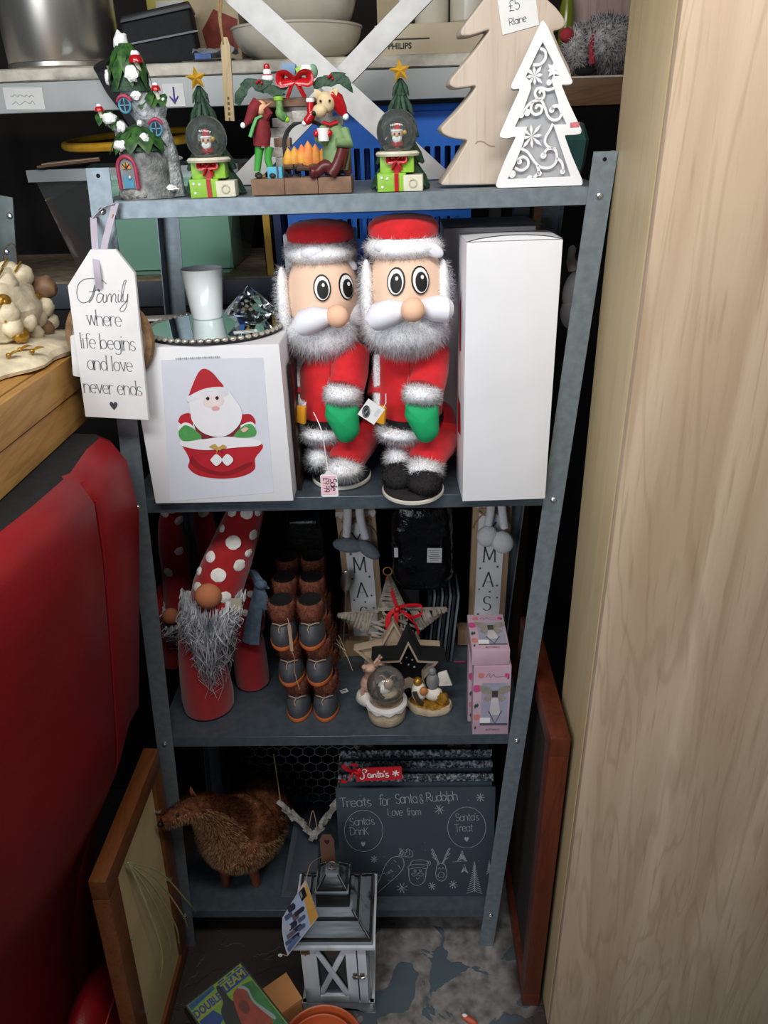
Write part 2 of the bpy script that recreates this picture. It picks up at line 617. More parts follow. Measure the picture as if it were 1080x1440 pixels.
def write(mb, s, O, U, W, size, w, sx=1.0, thin=None, serif=0.0, jit=0.0, center=True, slant=0.0, track=0.0):
    """letter the string onto the plane O,U,W"""
    x = -(text_w(s, sx) + track * len(s)) / 2 if center else 0.0
    rg = random.Random(len(s) * 7 + 3)
    for ch in s:
        adv, st = GL[ch]
        jy = rg.uniform(-jit, jit)
        ja = rg.uniform(-jit, jit)
        for pl in st:
            pts = [((x + (a * sx) + slant * b + ja * b) * size, (b + jy) * size) for a, b in pl]
            mb.strip(pts, w, O, U, W, thin=thin)
            if serif and len(pl) == 2 and abs(pl[0][1] - pl[1][1]) > .3:
                for (a, b) in pl:
                    if ch in 'vwAMXy' and abs(b) < 1e-6 and ch != 'A' and ch != 'M' and ch != 'X':
                        continue
                    if ch == 'M' and abs(b - .1) < 1e-6 or ch == 'A' and abs(b - .75) < 1e-6:
                        continue
                    hw = serif
                    mb.strip([((x + a * sx - hw) * size, (b + jy) * size), ((x + a * sx + hw) * size, (b + jy) * size)], (thin or w) * 1.0, O, U, W)
        x += adv * sx + track
    return mb


EX, EZ = V((1, 0, 0)), V((0, 0, 1))


def plate(name, outs, d, material, parent, y=0.0, bev=0.0):
    """flat plate with holes: 2-d outlines (x,z), front face at local y, thickness d going back"""
    cu = bpy.data.curves.new(name, 'CURVE')
    cu.dimensions = '2D'
    cu.fill_mode = 'BOTH'
    cu.extrude = d / 2
    cu.bevel_depth = bev
    cu.bevel_resolution = 1
    cu.offset = -bev
    for out in outs:
        sp = cu.splines.new('POLY')
        sp.points.add(len(out) - 1)
        for p, q in zip(sp.points, out):
            p.co = (q[0], q[1], 0, 1)
        sp.use_cyclic_u = True
    tmp = bpy.data.objects.new('tmp', cu)
    me = bpy.data.meshes.new_from_object(tmp)
    bpy.data.objects.remove(tmp)
    bpy.data.curves.remove(cu)
    me.name = name
    me.transform(Matrix(((1, 0, 0, 0), (0, 0, -1, y + d / 2 + bev), (0, 1, 0, 0), (0, 0, 0, 1))))
    me.materials.clear()
    me.materials.append(material)
    me.shade_smooth()
    me.set_sharp_from_angle(angle=math.radians(35))
    o = bpy.data.objects.new(name, me)
    C.objects.link(o)
    o.parent = parent
    return o


def rounded(out, r=.003, n=4):
    """round the corners of a 2-d outline"""
    res = []
    m = len(out)
    for i in range(m):
        a, b, c = V((*out[i - 1], 0)), V((*out[i], 0)), V((*out[(i + 1) % m], 0))
        rr = min(r, (a - b).length * .45, (c - b).length * .45)
        p, q = b + (a - b).normalized() * rr, b + (c - b).normalized() * rr
        for k in range(n + 1):
            t = k / n
            w = p * (1 - t) ** 2 + b * 2 * t * (1 - t) + q * t * t
            res.append((w.x, w.y))
    return res


def font_text(s, size, bold=0.0, sx=1.0, shear=0.0, align='CENTER'):
    """printed lettering from the built-in font, as a flat MB in the x-z plane"""
    cu = bpy.data.curves.new('t', 'FONT')
    cu.body = s
    cu.size = size
    cu.offset = bold
    cu.shear = shear
    cu.align_x = align
    cu.align_y = 'CENTER'
    cu.resolution_u = 3
    o = bpy.data.objects.new('t', cu)
    me = bpy.data.meshes.new_from_object(o)
    mb = MB().add([(v.co.x * sx, 0, v.co.y) for v in me.vertices], [tuple(p.vertices) for p in me.polygons])
    bpy.data.objects.remove(o)
    bpy.data.curves.remove(cu)
    bpy.data.meshes.remove(me)
    return mb


def leaf(mb, base, tip, w, nrm, curl=.2, lobes=0.0):
    """leaf blade with a raised midrib"""
    base, tip, nrm = V(base), V(tip), V(nrm).normalized()
    ax = tip - base
    sd = ax.cross(nrm).normalized()
    rows = []
    for i in range(7):
        t = i / 6
        ww = w * math.sin(PI * min(1, .12 + .88 * t) ** .8) * (1 - .1 * t)
        if lobes:
            ww *= 1 + lobes * math.cos(t * 5 * PI)
        c = base + ax * t + nrm * (curl * ax.length * math.sin(PI * t) * .5)
        rows.append([c - sd * ww / 2, c - sd * ww / 4 + nrm * ww * .07, c + nrm * ww * .02, c + sd * ww / 4 + nrm * ww * .07, c + sd * ww / 2])
    return mb.sheet(rows)
# ================================================================== SETTING
def floor_mat():
    m = bpy.data.materials.new('painted_concrete')
    m.use_nodes = True
    nt = m.node_tree
    b = nt.nodes['Principled BSDF']
    b.inputs['Roughness'].default_value = .55
    tc = nt.nodes.new('ShaderNodeTexCoord')
    n = nt.nodes.new('ShaderNodeTexNoise')
    n.inputs['Scale'].default_value = 9.5
    n.inputs['Detail'].default_value = 7
    n.inputs['Roughness'].default_value = .45
    n.inputs['Distortion'].default_value = .6
    nt.links.new(tc.outputs['Object'], n.inputs['Vector'])
    r = nt.nodes.new('ShaderNodeValToRGB')
    r.color_ramp.interpolation = 'LINEAR'
    r.color_ramp.elements[0].position, r.color_ramp.elements[1].position = .495, .503
    r.color_ramp.elements[0].color, r.color_ramp.elements[1].color = (0, 0, 0, 1), (1, 1, 1, 1)
    nt.links.new(n.outputs[0], r.inputs[0])
    n2 = nt.nodes.new('ShaderNodeTexNoise')
    n2.inputs['Scale'].default_value = 40
    n2.inputs['Detail'].default_value = 6
    nt.links.new(tc.outputs['Object'], n2.inputs['Vector'])
    r2 = nt.nodes.new('ShaderNodeValToRGB')
    r2.color_ramp.elements[0].position, r2.color_ramp.elements[1].position = .3, .65
    r2.color_ramp.elements[0].color, r2.color_ramp.elements[1].color = lin('#55524f'), lin('#8b8784')
    nt.links.new(n2.outputs[0], r2.inputs[0])
    mx = nt.nodes.new('ShaderNodeMixRGB')
    mx.inputs[1].default_value = lin('#4a5860')
    nt.links.new(r.outputs[0], mx.inputs[0])
    nt.links.new(r2.outputs[0], mx.inputs[2])
    # dark brown either side of the walkway; the left part is painted-in shade
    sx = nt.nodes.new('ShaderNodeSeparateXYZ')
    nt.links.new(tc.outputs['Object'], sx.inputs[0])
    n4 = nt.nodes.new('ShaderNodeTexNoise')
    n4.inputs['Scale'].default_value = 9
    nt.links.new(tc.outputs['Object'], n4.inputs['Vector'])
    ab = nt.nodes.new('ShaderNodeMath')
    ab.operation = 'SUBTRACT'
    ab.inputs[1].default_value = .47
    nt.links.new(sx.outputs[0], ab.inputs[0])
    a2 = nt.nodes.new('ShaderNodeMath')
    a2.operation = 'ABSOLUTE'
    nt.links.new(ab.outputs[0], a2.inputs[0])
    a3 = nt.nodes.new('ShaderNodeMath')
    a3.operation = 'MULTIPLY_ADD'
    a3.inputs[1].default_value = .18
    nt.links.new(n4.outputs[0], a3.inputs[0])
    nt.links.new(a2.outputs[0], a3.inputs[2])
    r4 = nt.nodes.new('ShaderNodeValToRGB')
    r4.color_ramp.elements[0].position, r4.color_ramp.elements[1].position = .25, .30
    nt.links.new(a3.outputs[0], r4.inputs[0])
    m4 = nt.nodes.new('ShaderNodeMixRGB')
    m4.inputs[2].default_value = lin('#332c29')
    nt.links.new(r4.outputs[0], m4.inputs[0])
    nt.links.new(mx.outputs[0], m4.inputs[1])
    nt.links.new(m4.outputs[0], b.inputs['Base Color'])
    bp = nt.nodes.new('ShaderNodeBump')
    bp.inputs['Strength'].default_value = .4
    bp.inputs['Distance'].default_value = -.004
    nt.links.new(r.outputs[0], bp.inputs['Height'])
    nt.links.new(bp.outputs[0], b.inputs['Normal'])
    return m


ZF = -.01
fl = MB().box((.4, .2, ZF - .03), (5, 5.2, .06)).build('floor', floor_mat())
fl['kind'] = 'structure'
fl['label'] = 'grey painted concrete floor with bare worn patches'
wb = MB().box((.4, 1.35, 1.4), (5, .08, 2.9)).build('wall_back', mat('dark_wall', '#2a2624', .9, var=.3, scale=6))
wb['kind'] = 'structure'
wb['label'] = 'dark wall behind the shelving'

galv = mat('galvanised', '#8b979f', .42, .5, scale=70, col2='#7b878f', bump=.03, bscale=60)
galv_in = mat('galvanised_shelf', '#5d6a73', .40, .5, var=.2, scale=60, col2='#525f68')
boltm = mat('bolt', '#c9ccd0', .25, .9, var=.1)

# ------------------------------------------------------------------ rack (leaning a little to the left, as the real one does)
SH = .0685
ZS = [1.6101, 1.1415, .6180, .10]
TOP = [z + .012 for z in ZS]


def shx(z):
    return SH * (z - 1.6)


rack = thing('metal_shelving_rack', 'galvanised metal shelving rack of four shelves holding the Christmas ornaments', 'shelf', (.3, 0, 0))
IR = V((-.3, 0, 0))


def post(x0, side, front):
    mb = MB()
    t = .0018
    y0 = 0.0 if front else .345
    sg = 1 if front else -1
    zt = 1.666 if front else 1.6235
    xo = x0 - side * .0165
    prof = [(xo, y0), (x0 + side * .0165, y0), (x0 + side * .0165, y0 + sg * t), (xo + side * t, y0 + sg * t), (xo + side * t, y0 + sg * .032), (xo, y0 + sg * .032)]
    vs = [V((a + shx(z), b, z)) for z in (ZF, zt) for a, b in prof]
    n = 6
    mb.add(vs, [(i, (i + 1) % n, n + (i + 1) % n, n + i) for i in range(n)] + [(0, 1, 2, 3), (0, 3, 4, 5), (9, 8, 7, 6), (11, 10, 9, 6)])
    mb.v = [p + IR for p in mb.v]
    o = mb.build('post', galv, rack)
    if front:
        for z in ZS:
            b = MB().lathe([(.0, -.0), (.0052, 0), (.0052, .0012), (.0036, .003), (.0, .0036)], (x0 + shx(z) - .3, -.0002, z), 12, rot=(PI / 2, 0, 0))
            b.box((x0 + shx(z) - .3, -.0037, z), (.005, .0006, .0009)).box((x0 + shx(z) - .3, -.0037, z), (.0009, .0006, .005))
            b.build('bolt', boltm, o)
        z = 1.656
        MB().lathe([(0, 0), (.0028, 0), (.0028, .0004), (0, .0004)], (x0 + shx(z) - .3, -.0001, z), 12, rot=(PI / 2, 0, 0)).build('bolt_hole', mat('black_hole', '#050505', .9), o)
        if side == -1:
            for z in ZS[:3]:
                MB().lathe([(.0, 0), (.0048, 0), (.004, .003), (0, .0036)], (x0 + .0165 + shx(z) - .3, .018, z), 10, rot=(0, PI / 2, 0)).build('bolt', boltm, o)
    return o


for x0, sd in ((0, 1), (.70, -1)):
    post(x0, sd, True)
    post(x0, sd, False)
for z in ZS:
    mb = MB()
    dx = shx(z) - .3
    a, b = -.0135 + dx, .7135 + dx
    zt = z + .012
    mb.box(((a + b) / 2, .1725, zt - .0008), (b - a, .335, .0016))
    for y in (.0042, .3408):
        mb.box(((a + b) / 2, y, z), (b - a, .0016, .024))
        mb.box(((a + b) / 2, y + (.008 if y < .1 else -.008), z - .0115), (b - a - .004, .016, .0012))
    for x in (a + .001, b - .001):
        mb.box((x, .1725, z), (.0016, .335, .024))
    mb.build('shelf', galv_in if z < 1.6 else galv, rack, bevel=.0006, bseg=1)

# ------------------------------------------------------------------ oak wardrobe on the right
oak = wood('light_oak', '#cdb79d', '#ae957a', '#8e7558', .45, 'Z', .8, .12, 2.2, .26, .16)
oak_side = wood('oak_edging', '#c8b48d', '#b9a47d', '#a48e69', .42, 'Z', 1.0, .05, .6, .12, .06)
wr = thing('wardrobe', 'tall pale oak effect wardrobe standing right of the metal rack', 'wardrobe', (.713, -.2, ZF))


def wp(u, w, z):
    return V((-.013 + .0123 * z + u, w, z))


mb = MB().hexa([wp(.001, .021, 0), wp(.75, .021, 0), wp(.75, .175, 0), wp(.001, .175, 0), wp(.001, .021, 2.15), wp(.75, .021, 2.15), wp(.75, .232, 2.15), wp(.001, .232, 2.15)])
mb.build('carcass', oak_side, wr, bevel=.006, bseg=3)
mb = MB().hexa([wp(0, 0, .01), wp(.75, 0, .01), wp(.75, .0165, .01), wp(0, .0165, .01), wp(0, 0, 2.15), wp(.75, 0, 2.15), wp(.75, .0165, 2.15), wp(0, .0165, 2.15)])
mb.build('door', oak, wr, bevel=.0012)

# ------------------------------------------------------------------ red sofa stood on end, left
redl = mat('red_leather', '#860d15', .45, var=.16, scale=9, bump=.12, bscale=260)
blk = mat('black_lining', '#17171a', .95, var=.3, scale=60, bump=.3)
sofa = thing('sofa', 'red leather sofa stood on its end left of the rack', 'sofa', (-.35, -.45, ZF))
rows = [(1.288, -.045, -.048), (1.278, -.022, -.028), (1.25, -.010, -.012), (1.16, -.016, -.008), (1.0, -.036, -.035), (.87, -.054, -.058), (.76, -.072, -.078), (.69, -.105, -.125), (.60, -.15, -.155), (.5, -.19, -.2), (.29, -.25, -.26), (ZF, -.275, -.285)]
OS = V((.35, .45, -ZF))
mb = MB()
grid = []
for z, xs, xf in rows:
    r = [(-.75, -.03), (xf - .05, -.03), (xf - .012, -.036), (xf, -.055), (xf - .003, -.1), (xs + .004, -.19), (xs - .004, -.2), (xs + .003, -.21), (xs - .004, -.3), (xs - .02, -.42), (xs - .07, -.62), (xs - .12, -.85), (-.75, -.85)]
    grid.append([V((a, b, z)) + OS for a, b in r])
mb.sheet(grid)
mb.build('upholstery', redl, sofa, angle=60)
mb = MB().add(grid[0], [tuple(range(len(grid[0])))])
mb.v = [p + V((0, 0, .0)) for p in mb.v]
mb.build('lining', blk, sofa)
mb = MB()
st = tri_spline([V((xs + .001, -.2, z)) + OS for z, xs, xf in rows[2:8]], 6)
mb.tube(st, .0022, 6)
mb.build('seam', mat('red_piping', '#8d0d16', .5), sofa)
cu = thing('sofa_cushion', 'red leather cushion on the floor at the foot of the upended sofa', 'cushion', (-.2, -.28, ZF))
mb = MB().ell((0, 0, .13), (.05, .13, .13), seg=24, rings=16, nz=.06, nf=1.6)
mb.build('cover', redl, cu)
b = MB()
b.tube([V((.05 * math.cos(a) * .55 + .016, .13 * math.sin(a) * .8, .13 + .1 * math.cos(a))) for a in [i * PI / 12 - PI / 2 for i in range(13)]], .002, 5)
b.build('seam', MATS['red_piping'], cu)

# ------------------------------------------------------------------ pine box sections lying on the sofa
pine = wood('pine', '#c99a58', '#b07f3f', '#8a5a26', .5, 'Y', 1.2, .1, 2.0)
for i, (z, lb) in enumerate(((1.2895, 'lower of two honey pine boxes stacked on the sofa end'), (1.3465, 'upper pine box under the cream resin ornament'))):
    t = thing('pine_box', lb, 'box', (-.26, -.17, z), group='pine boxes on the sofa')
    x1 = .148 + .004 * i
    for j, (c, s) in enumerate((((x1 + .008, 0, .0275), (.016, .66, .054)), ((-.12, 0, .0275), (.016, .66, .054)), ((.018, .322, .0275), (.26, .016, .054)), ((.018, -.322, .0275), (.26, .016, .054)), ((.018, 0, .05), (.258, .628, .008)))):
        MB().box(c, s).build('board', pine, t, bevel=.002)

# ------------------------------------------------------------------ storage shelving behind the rack
bunit = thing('storage_shelving', 'grey metal storage shelving behind the rack with a white plastered board on top', 'shelf', (.3, .7, 0))
OB = V((-.3, -.7, 0))
gr = mat('grey_painted_beam', '#aeb2b3', .5, .15, var=.1, scale=12)
plast = mat('chalky_board', '#d8d2c4', .9, var=.25, scale=30, bump=.6, bscale=60)
dk = mat('dark_steel', '#4a5058', .5, .4)
mb = MB()
n = 90
top, bot = [], []
rg = random.Random(3)
rowsg = []
for k, (yy, zz) in enumerate(((.455, 1.801), (.446, 1.803), (.444, 1.812), (.447, 1.820), (.455, 1.823), (.95, 1.823))):
    rowsg.append([V((-.75 + 1.42 * i / n, yy + (mnoise.noise(V((i * .37, k * .5, 0))) * .004 if k < 5 else 0), zz + (mnoise.noise(V((i * .3, 5 + k, 2))) * .0016 if 0 < k < 4 else 0))) + OB for i in range(n + 1)])
mb.sheet(list(reversed(rowsg)))
mb.build('board', plast, bunit, angle=50)
mb = MB().box(V((-.04, .452, 1.7755)) + OB, (1.42, .004, .049)).box(V((-.04, .462, 1.7515)) + OB, (1.42, .02, .002)).box(V((-.04, .7, 1.799)) + OB, (1.42, .49, .003))
mb.build('beam', gr, bunit, bevel=.0008)
mb = MB().box(V((-.04, .5, 1.405)) + OB, (1.42, .004, .052)).box(V((-.04, .51, 1.38)) + OB, (1.42, .02, .002))
mb.build('beam', dk, bunit, bevel=.0008)
MB().box(V((-.04, .725, 1.4275)) + OB, (1.42, .45, .015)).build('board', mat('old_chipboard', '#93826c', .9, var=.35, scale=40, bump=.4), bunit)
for x in (-.74, .66):
    for y in (.47, .93):
        MB().box(V((x, y, .905)) + OB, (.03, .03, 1.83)).build('upright', dk, bunit)
MB().box(V((-.04, .49, .685)) + OB, (1.40, .006, 1.385)).build('front_panel', mat('added_dark_sheet', '#1c1a1a', .85, var=.3, scale=5), bunit)  # added sheet, keeps the space behind the lower shelves dark
bs = thing('wooden_shelf', 'brown wooden wall shelf carrying the grey plush toy, right of the white tree', 'shelf', (.84, .55, 0))
MB().box((.0, 0, 1.753), (.30, .19, .045)).build('board', wood('brown_shelf_wood', '#7a5a3c', '#5f4329', '#3a2717', .6, 'X', 1), bs, bevel=.002)
MB().box((.0, 0, 1.777), (.30, .19, .003)).build('paper_liner', mat('paper_liner', '#cfc9be', .85), bs)
for x in (-.12, .12):
    MB().box((x, .06, .86), (.025, .025, 1.74)).build('leg', MATS['brown_shelf_wood'], bs)

# price labels stuck to the beam
lab = mat('paper_label', '#dfe0de', .75, var=.05)
ink = mat('pen_ink', '#4a4e58', .7)
pur = mat('purple_marker', '#4d3a8c', .6)


def flat_label(name, x0, y0, x1, y1, Y, rot=0.0, label='', cat='label', m=None):
    a, b = PY(x0, y1, Y), PY(x1, y0, Y)
    w, h = b.x - a.x, b.z - a.z
    t = thing(name, label, cat, ((a.x + b.x) / 2, Y, (a.z + b.z) / 2), (0, rot, 0))
    MB().box((0, .0004, 0), (w, .0006, h)).build('paper', m or lab, t)
    return t, w, h


t, w, h = flat_label('price_label', 10, 122, 58, 155, .4489, .03, 'white sticker with faint handwriting at the left end of the grey beam')
mb = MB()
for r in range(2):
    mb.strip(tri_spline([(-w * .34 + i * w * .06, (h * .16 if r == 0 else -h * .2) + rnd.uniform(-.3, .3) * h * .3) for i in range(11)], 4), .0012, (0, -.0003, 0))
mb.build('handwriting', mat('faded_ink', '#a7a6ad', .8), t)
t, w, h = flat_label('arrow_label', 232, 117, 257, 150, .4489, 0, 'white sticker with a purple arrow pointing down, on the beam behind the fairy house')
mb = MB()
mb.strip([(.001, h * .36), (0, -h * .3)], .0035, (0, -.0003, 0))
mb.poly([(-.009, -h * .08), (-.0075, -h * .02), (0, -h * .25), (.0075, -h * .02), (.009, -h * .08), (0, -h * .42)], (0, -.0004, 0))
mb.build('arrow', pur, t)

# picture frames leaning either side of the rack
fw = wood('frame_wood', '#7e4a24', '#683a1a', '#432310', .4, 'Y', 1.3, .08)
t = thing('picture_frame', 'brown wooden picture frame seen from its papered back, leaning left of the rack', 'picture frame', (-.122, -.16, ZF), (0, math.radians(2.6), 0))
L, H, fwid = .305, .625, .045
for c, s in (((0, 0, H - fwid / 2), (.03, L, fwid)), ((0, 0, fwid / 2), (.03, L, fwid)), ((0, -L / 2 + fwid / 2, H / 2), (.03, fwid, H - 2 * fwid)), ((0, L / 2 - fwid / 2, H / 2), (.03, fwid, H - 2 * fwid))):
    MB().box(c, s).build('rail', fw, t, bevel=.003)
MB().box((.004, 0, H / 2), (.006, L - 2 * fwid + .004, H - 2 * fwid + .004)).build('backing_paper', mat('backing_paper', '#dbc795', .9, var=.12, scale=8, col2='#ccb57f'), t)
mb = MB()
pts0 = V((.018, -.07, H - .055))
for k in range(5):
    e = V((.02 + .006 * k, -.03 + .045 * k, .18 - .01 * k))
    mb.tube(tri_spline([pts0, pts0.lerp(e, .3) + V((.012, .004 * k, .0)), pts0.lerp(e, .7) + V((.014, .01, -.02)), e], 6), .0016, 5)
mb.build('string', mat('green_string', '#b3b37e', .9), t)
for q in ((-.107, .42), (-.107, .2), (.107, .5), (.107, .3)):
    MB().box((.012, q[0], q[1]), (.014, .008, .0015)).build('nail', boltm, t)
t = thing('framed_panel', 'reddish brown wooden frame wedged between the rack and the wardrobe', 'picture frame', (.672, .05, ZF), (0, math.radians(.9), 0))
rw = wood('red_mahogany', '#5f2a16', '#4d1f0e', '#2f1107', .4, 'Z', 1.3, .08)
L, H, fwid = .375, .758, .04
for c, s in (((0, 0, H - fwid / 2), (.036, L, fwid)), ((0, 0, fwid / 2), (.036, L, fwid)), ((0, -L / 2 + fwid / 2, H / 2), (.036, fwid, H - 2 * fwid)), ((0, L / 2 - fwid / 2, H / 2), (.036, fwid, H - 2 * fwid))):
    MB().box(c, s).build('rail', rw, t, bevel=.003)
MB().box((0, 0, H / 2), (.012, L - 2 * fwid + .004, H - 2 * fwid + .004)).build('panel', mat('dark_panel', '#2b2622', .7), t)
# ================================================================== TOP SHELF
T1, T2, T3, T4 = [q + .0009 for q in TOP]
K1 = .00103
white = mat('white_paint', '#e9e9ea', .55, var=.05)
snow = mat('snow_white', '#eef0f2', .8, var=.06, scale=90, bump=.5, bscale=300)
stone = mat('grey_stone', '#8e8f90', .85, var=.45, scale=70, col2='#5f6163', bump=.8, bscale=220)
bark = mat('grey_bark', '#bfc4c8', .85, scale=90, col2='#74797d', bump=1.0, bscale=260)
leafg = mat('leaf_green', '#3f6a2c', .45, scale=110, col2='#1f3f26')
leafd = mat('fir_green', '#2f5038', .55, scale=120, col2='#1c3527', bump=.4, bscale=300)
redg = mat('gloss_red', '#b5141c', .25, var=.15, coat=.4)
pink = mat('pink_trim', '#a2344f', .5, var=.2, scale=80)
blue = mat('sky_blue_paint', '#4f8fae', .4, var=.15, scale=80)
dblue = mat('night_pane', '#0c1a24', .6)
gold = mat('gold_paint', '#e3ae35', .3, .35, var=.15, scale=60)
lime = mat('lime_green', '#8cbf3c', .45, var=.12, scale=80)
cream = mat('cream_paint', '#d8d4bf', .55, var=.1, scale=80)
skin = mat('figure_skin', '#e3b28c', .6, var=.08)
blackm = mat('black_paint', '#121214', .5)
gglass = thin_glass('globe_glass', '#eef2f2', 1.0, .06, '#e3eaec')


def mapper(cx, by, k=K1):
    return lambda px, py, y=0.0: V(((px - cx) * k, y, (by - py) * k))


# ------------------------------------------------------------------ fairy house
b0 = PY(203, 281, .03)
t = thing('fairy_house', 'resin fairy tree house with leaf roofs and snowy toadstools, left on the top shelf', 'ornament', (b0.x, .045, T1))
h = mapper(203, 282)
mb = MB()
mb.lathe([(.040, 0), (.041, .010), (.036, .020), (.037, .035), (.036, .048), (.030, .062), (.018, .07), (0, .072)], h(206, 282), 28)
mb.v = [p * (1 + .03 * mnoise.noise(p * 60)) for p in mb.v]
mb.build('hut', stone, t)
mb = MB()
mb.tube([h(235, 281, .012), h(236, 255, .012), h(234, 225, .012), h(228, 195, .012), h(214, 170, .010), h(205, 150, .01), h(203, 130, .01)], [.022, .018, .0175, .018, .021, .02, .016], 16)
mb.v = [p + V((mnoise.noise(p * 90), mnoise.noise(p * 90 + V((5, 0, 0))), 0)) * .003 for p in mb.v]
mb.build('tree_trunk', bark, t)
MB().tube([h(180, 200, .012), h(176, 190, .01), h(166, 184, .004)], [.012, .010, .007], 10).build('branch', bark, t)
MB().tube([h(232, 178, .01), h(238, 172, .006), h(244, 168, .004)], [.012, .010, .006], 10).build('branch', bark, t)
mb = MB().lathe([(.034, 0), (.037, .004), (.036, .012), (.030, .016), (0, .017)], h(202, 282, -.012), 20, sx=.85, sy=.8)
mb.v = [p * (1 + .05 * mnoise.noise(p * 140)) for p in mb.v]
mb.build('step', mat('pale_stone', '#a9a7a2', .85, scale=80, col2='#6f6e6b', bump=.8, bscale=240), t)
for k in range(7):
    a = -PI / 2 + (k - 3) * .33
    MB().ell(V((.030 * math.cos(a) - .001, -.012 + .027 * math.sin(a), .0075)), (.0055, .0045, .006), nz=.15, seg=8, rings=6).build('cobble', MATS['pale_stone'], t)
# roofs of leaves


def leaf_roof(c, r, ht, n, start, top_r, m, w):
    for k in range(n):
        a = start + 2 * PI * k / n
        d = V((math.cos(a), math.sin(a), 0))
        mb = MB()
        leaf(mb, V(c) + d * top_r + V((0, 0, ht)), V(c) + d * r, w, d + V((0, 0, .6)), .16, .07)
        mb.build('leaf', m, t)


mb = MB().lathe([(.028, 0), (.024, .014), (.014, .035), (.007, .055), (0, .06)], h(201, 150, .01), 16)
mb.build('roof_core', leafd, t)
leaf_roof(h(201, 147, .01), .030, .055, 9, .2, .006, leafg, .027)
leaf_roof(h(204, 226, 0), .043, .034, 11, .1, .014, leafg, .032)
mb = MB().lathe([(.037, 0), (.03, .014), (.016, .03), (0, .036)], h(204, 222, .002), 16)
mb.build('roof_core', leafd, t)
for (x, y) in ((228, 168), (236, 172), (220, 172), (170, 190), (176, 196), (245, 172), (160, 190)):
    mb = MB()
    leaf(mb, h(x - 2, y - 18, .006), h(x + rnd.uniform(-5, 5), y, -.014), .016, (0, -1, .35), .2, .08)
    mb.build('leaf', leafg, t)
# snow
for (x, y, y3, rx, rz) in ((197, 92, .010, .010, .013), (189, 214, -.030, .012, .007), (219, 206, -.026, .007, .006), (190, 192, -.024, .006, .007), (213, 130, -.018, .009, .010), (213, 155, -.012, .007, .006), (171, 181, -.010, .010, .007), (247, 162, -.002, .004, .004), (174, 132, .004, .004, .010), (236, 270, -.012, .016, .005), (215, 188, -.02, .004, .004)):
    MB().ell(h(x, y, y3), (rx, .005 if rx < .0099 or y < 100 and 0 else .008, rz), nz=.35, nf=2.2, seg=14, rings=10).build('snow_patch', snow, t)
# toadstools
for (x, y, y3, r) in ((218, 117, -.006, .0095), (239, 150, -.006, .0065), (159, 172, -.008, .0062)):
    m = MB().tube([h(x + 1, y + r / K1 * 1.6, y3 + .004), h(x, y, y3)], [r * .45, r * .4], 10).build('toadstool', cream, t)
    MB().lathe([(r * .3, -.001), (r, 0), (r * .98, r * .4), (r * .65, r * .95), (0, r * 1.2)], h(x, y, y3), 16).build('cap', redg, m)
    MB().ell(h(x, y - r / K1 * 1.05, y3), (r * .62, r * .62, r * .5), nz=.25, nf=2, seg=10, rings=7).build('snow_cap', snow, m)
# door
dc = (193, 268)
mb = MB()
out = [(-.0145, 0)] + [(x * .0145, .026 + y * .0155) for x, y in arc(0, 0, 1, 1, 180, 0, 12)] + [(.0145, 0)]
inn = [(-.0105, 0)] + [(x * .0105, .026 + y * .0115) for x, y in arc(0, 0, 1, 1, 180, 0, 12)] + [(.0105, 0)]
dfr = Matrix.Translation(h(193, 268, -.0395)) @ Matrix.Rotation(-.18, 4, 'Z')
mb.tube([V((x * .93, 0, z)) for x, z in out], .0028, 8)
mb.xf(dfr).build('door_frame', pink, t)
d = MB().prism(inn, .006, O=(0, .001, 0)).xf(dfr).build('door', mat('grey_door', '#80858a', .6, var=.2, scale=60), t)
MB().prism([(-.0065, .026)] + [(x * .0065, .026 + y * .008) for x, y in arc(0, 0, 1, 1, 180, 0, 8)], .002, O=(0, -.0005, 0)).xf(dfr).build('fanlight', mat('amber_pane', '#d39a3e', .4), d)
mb = MB()
for a in (50, 90, 130):
    mb.box((.004 * math.cos(math.radians(a)), -.0012, .026 + .004 * math.sin(math.radians(a))), (.0085, .001, .0011), rot=(0, -math.radians(a), 0))
mb.xf(dfr).build('glazing_bar', mat('dark_brown_paint', '#3d2712', .6), d)
MB().prism([(-.007, .001), (.008, .001), (.008, .014), (-.007, .018)], .002, O=(0, -.0005, 0)).xf(dfr).build('door_panel', blue, d)
MB().ell(dfr @ V((.004, -.002, .015)), .0022, seg=10, rings=6).build('knob', mat('pale_knob', '#c6d4dc', .2), d)
# round windows
for (x, y, y3) in ((196, 166, -.013), (233, 195, -.010)):
    c = h(x, y, y3)
    w = MB().tube([c + V((.0078 * math.cos(a), 0, .0092 * math.sin(a))) for a in [i * PI / 10 for i in range(20)]], .0015, 6, closed=True).build('window', blue, t)
    MB().lathe([(0, 0), (.0075, 0), (.0075, .002), (0, .002)], c + V((0, .002, 0)), 16, rot=(PI / 2, 0, 0), sy=1.15).build('pane', dblue, w)
    MB().box(c, (.0012, .0024, .017)).box(c, (.0145, .0024, .0012)).build('glazing_bar', blue, w)
    mb = MB().tube([c + V((.0105 * math.cos(a), -.001, .0115 * math.sin(a))) for a in [PI * .12 + i * PI * .76 / 8 for i in range(9)]], [.0014, .002, .0024, .0026, .0027, .0026, .0024, .002, .0014], 7)
    mb.build('hood', pink, w)


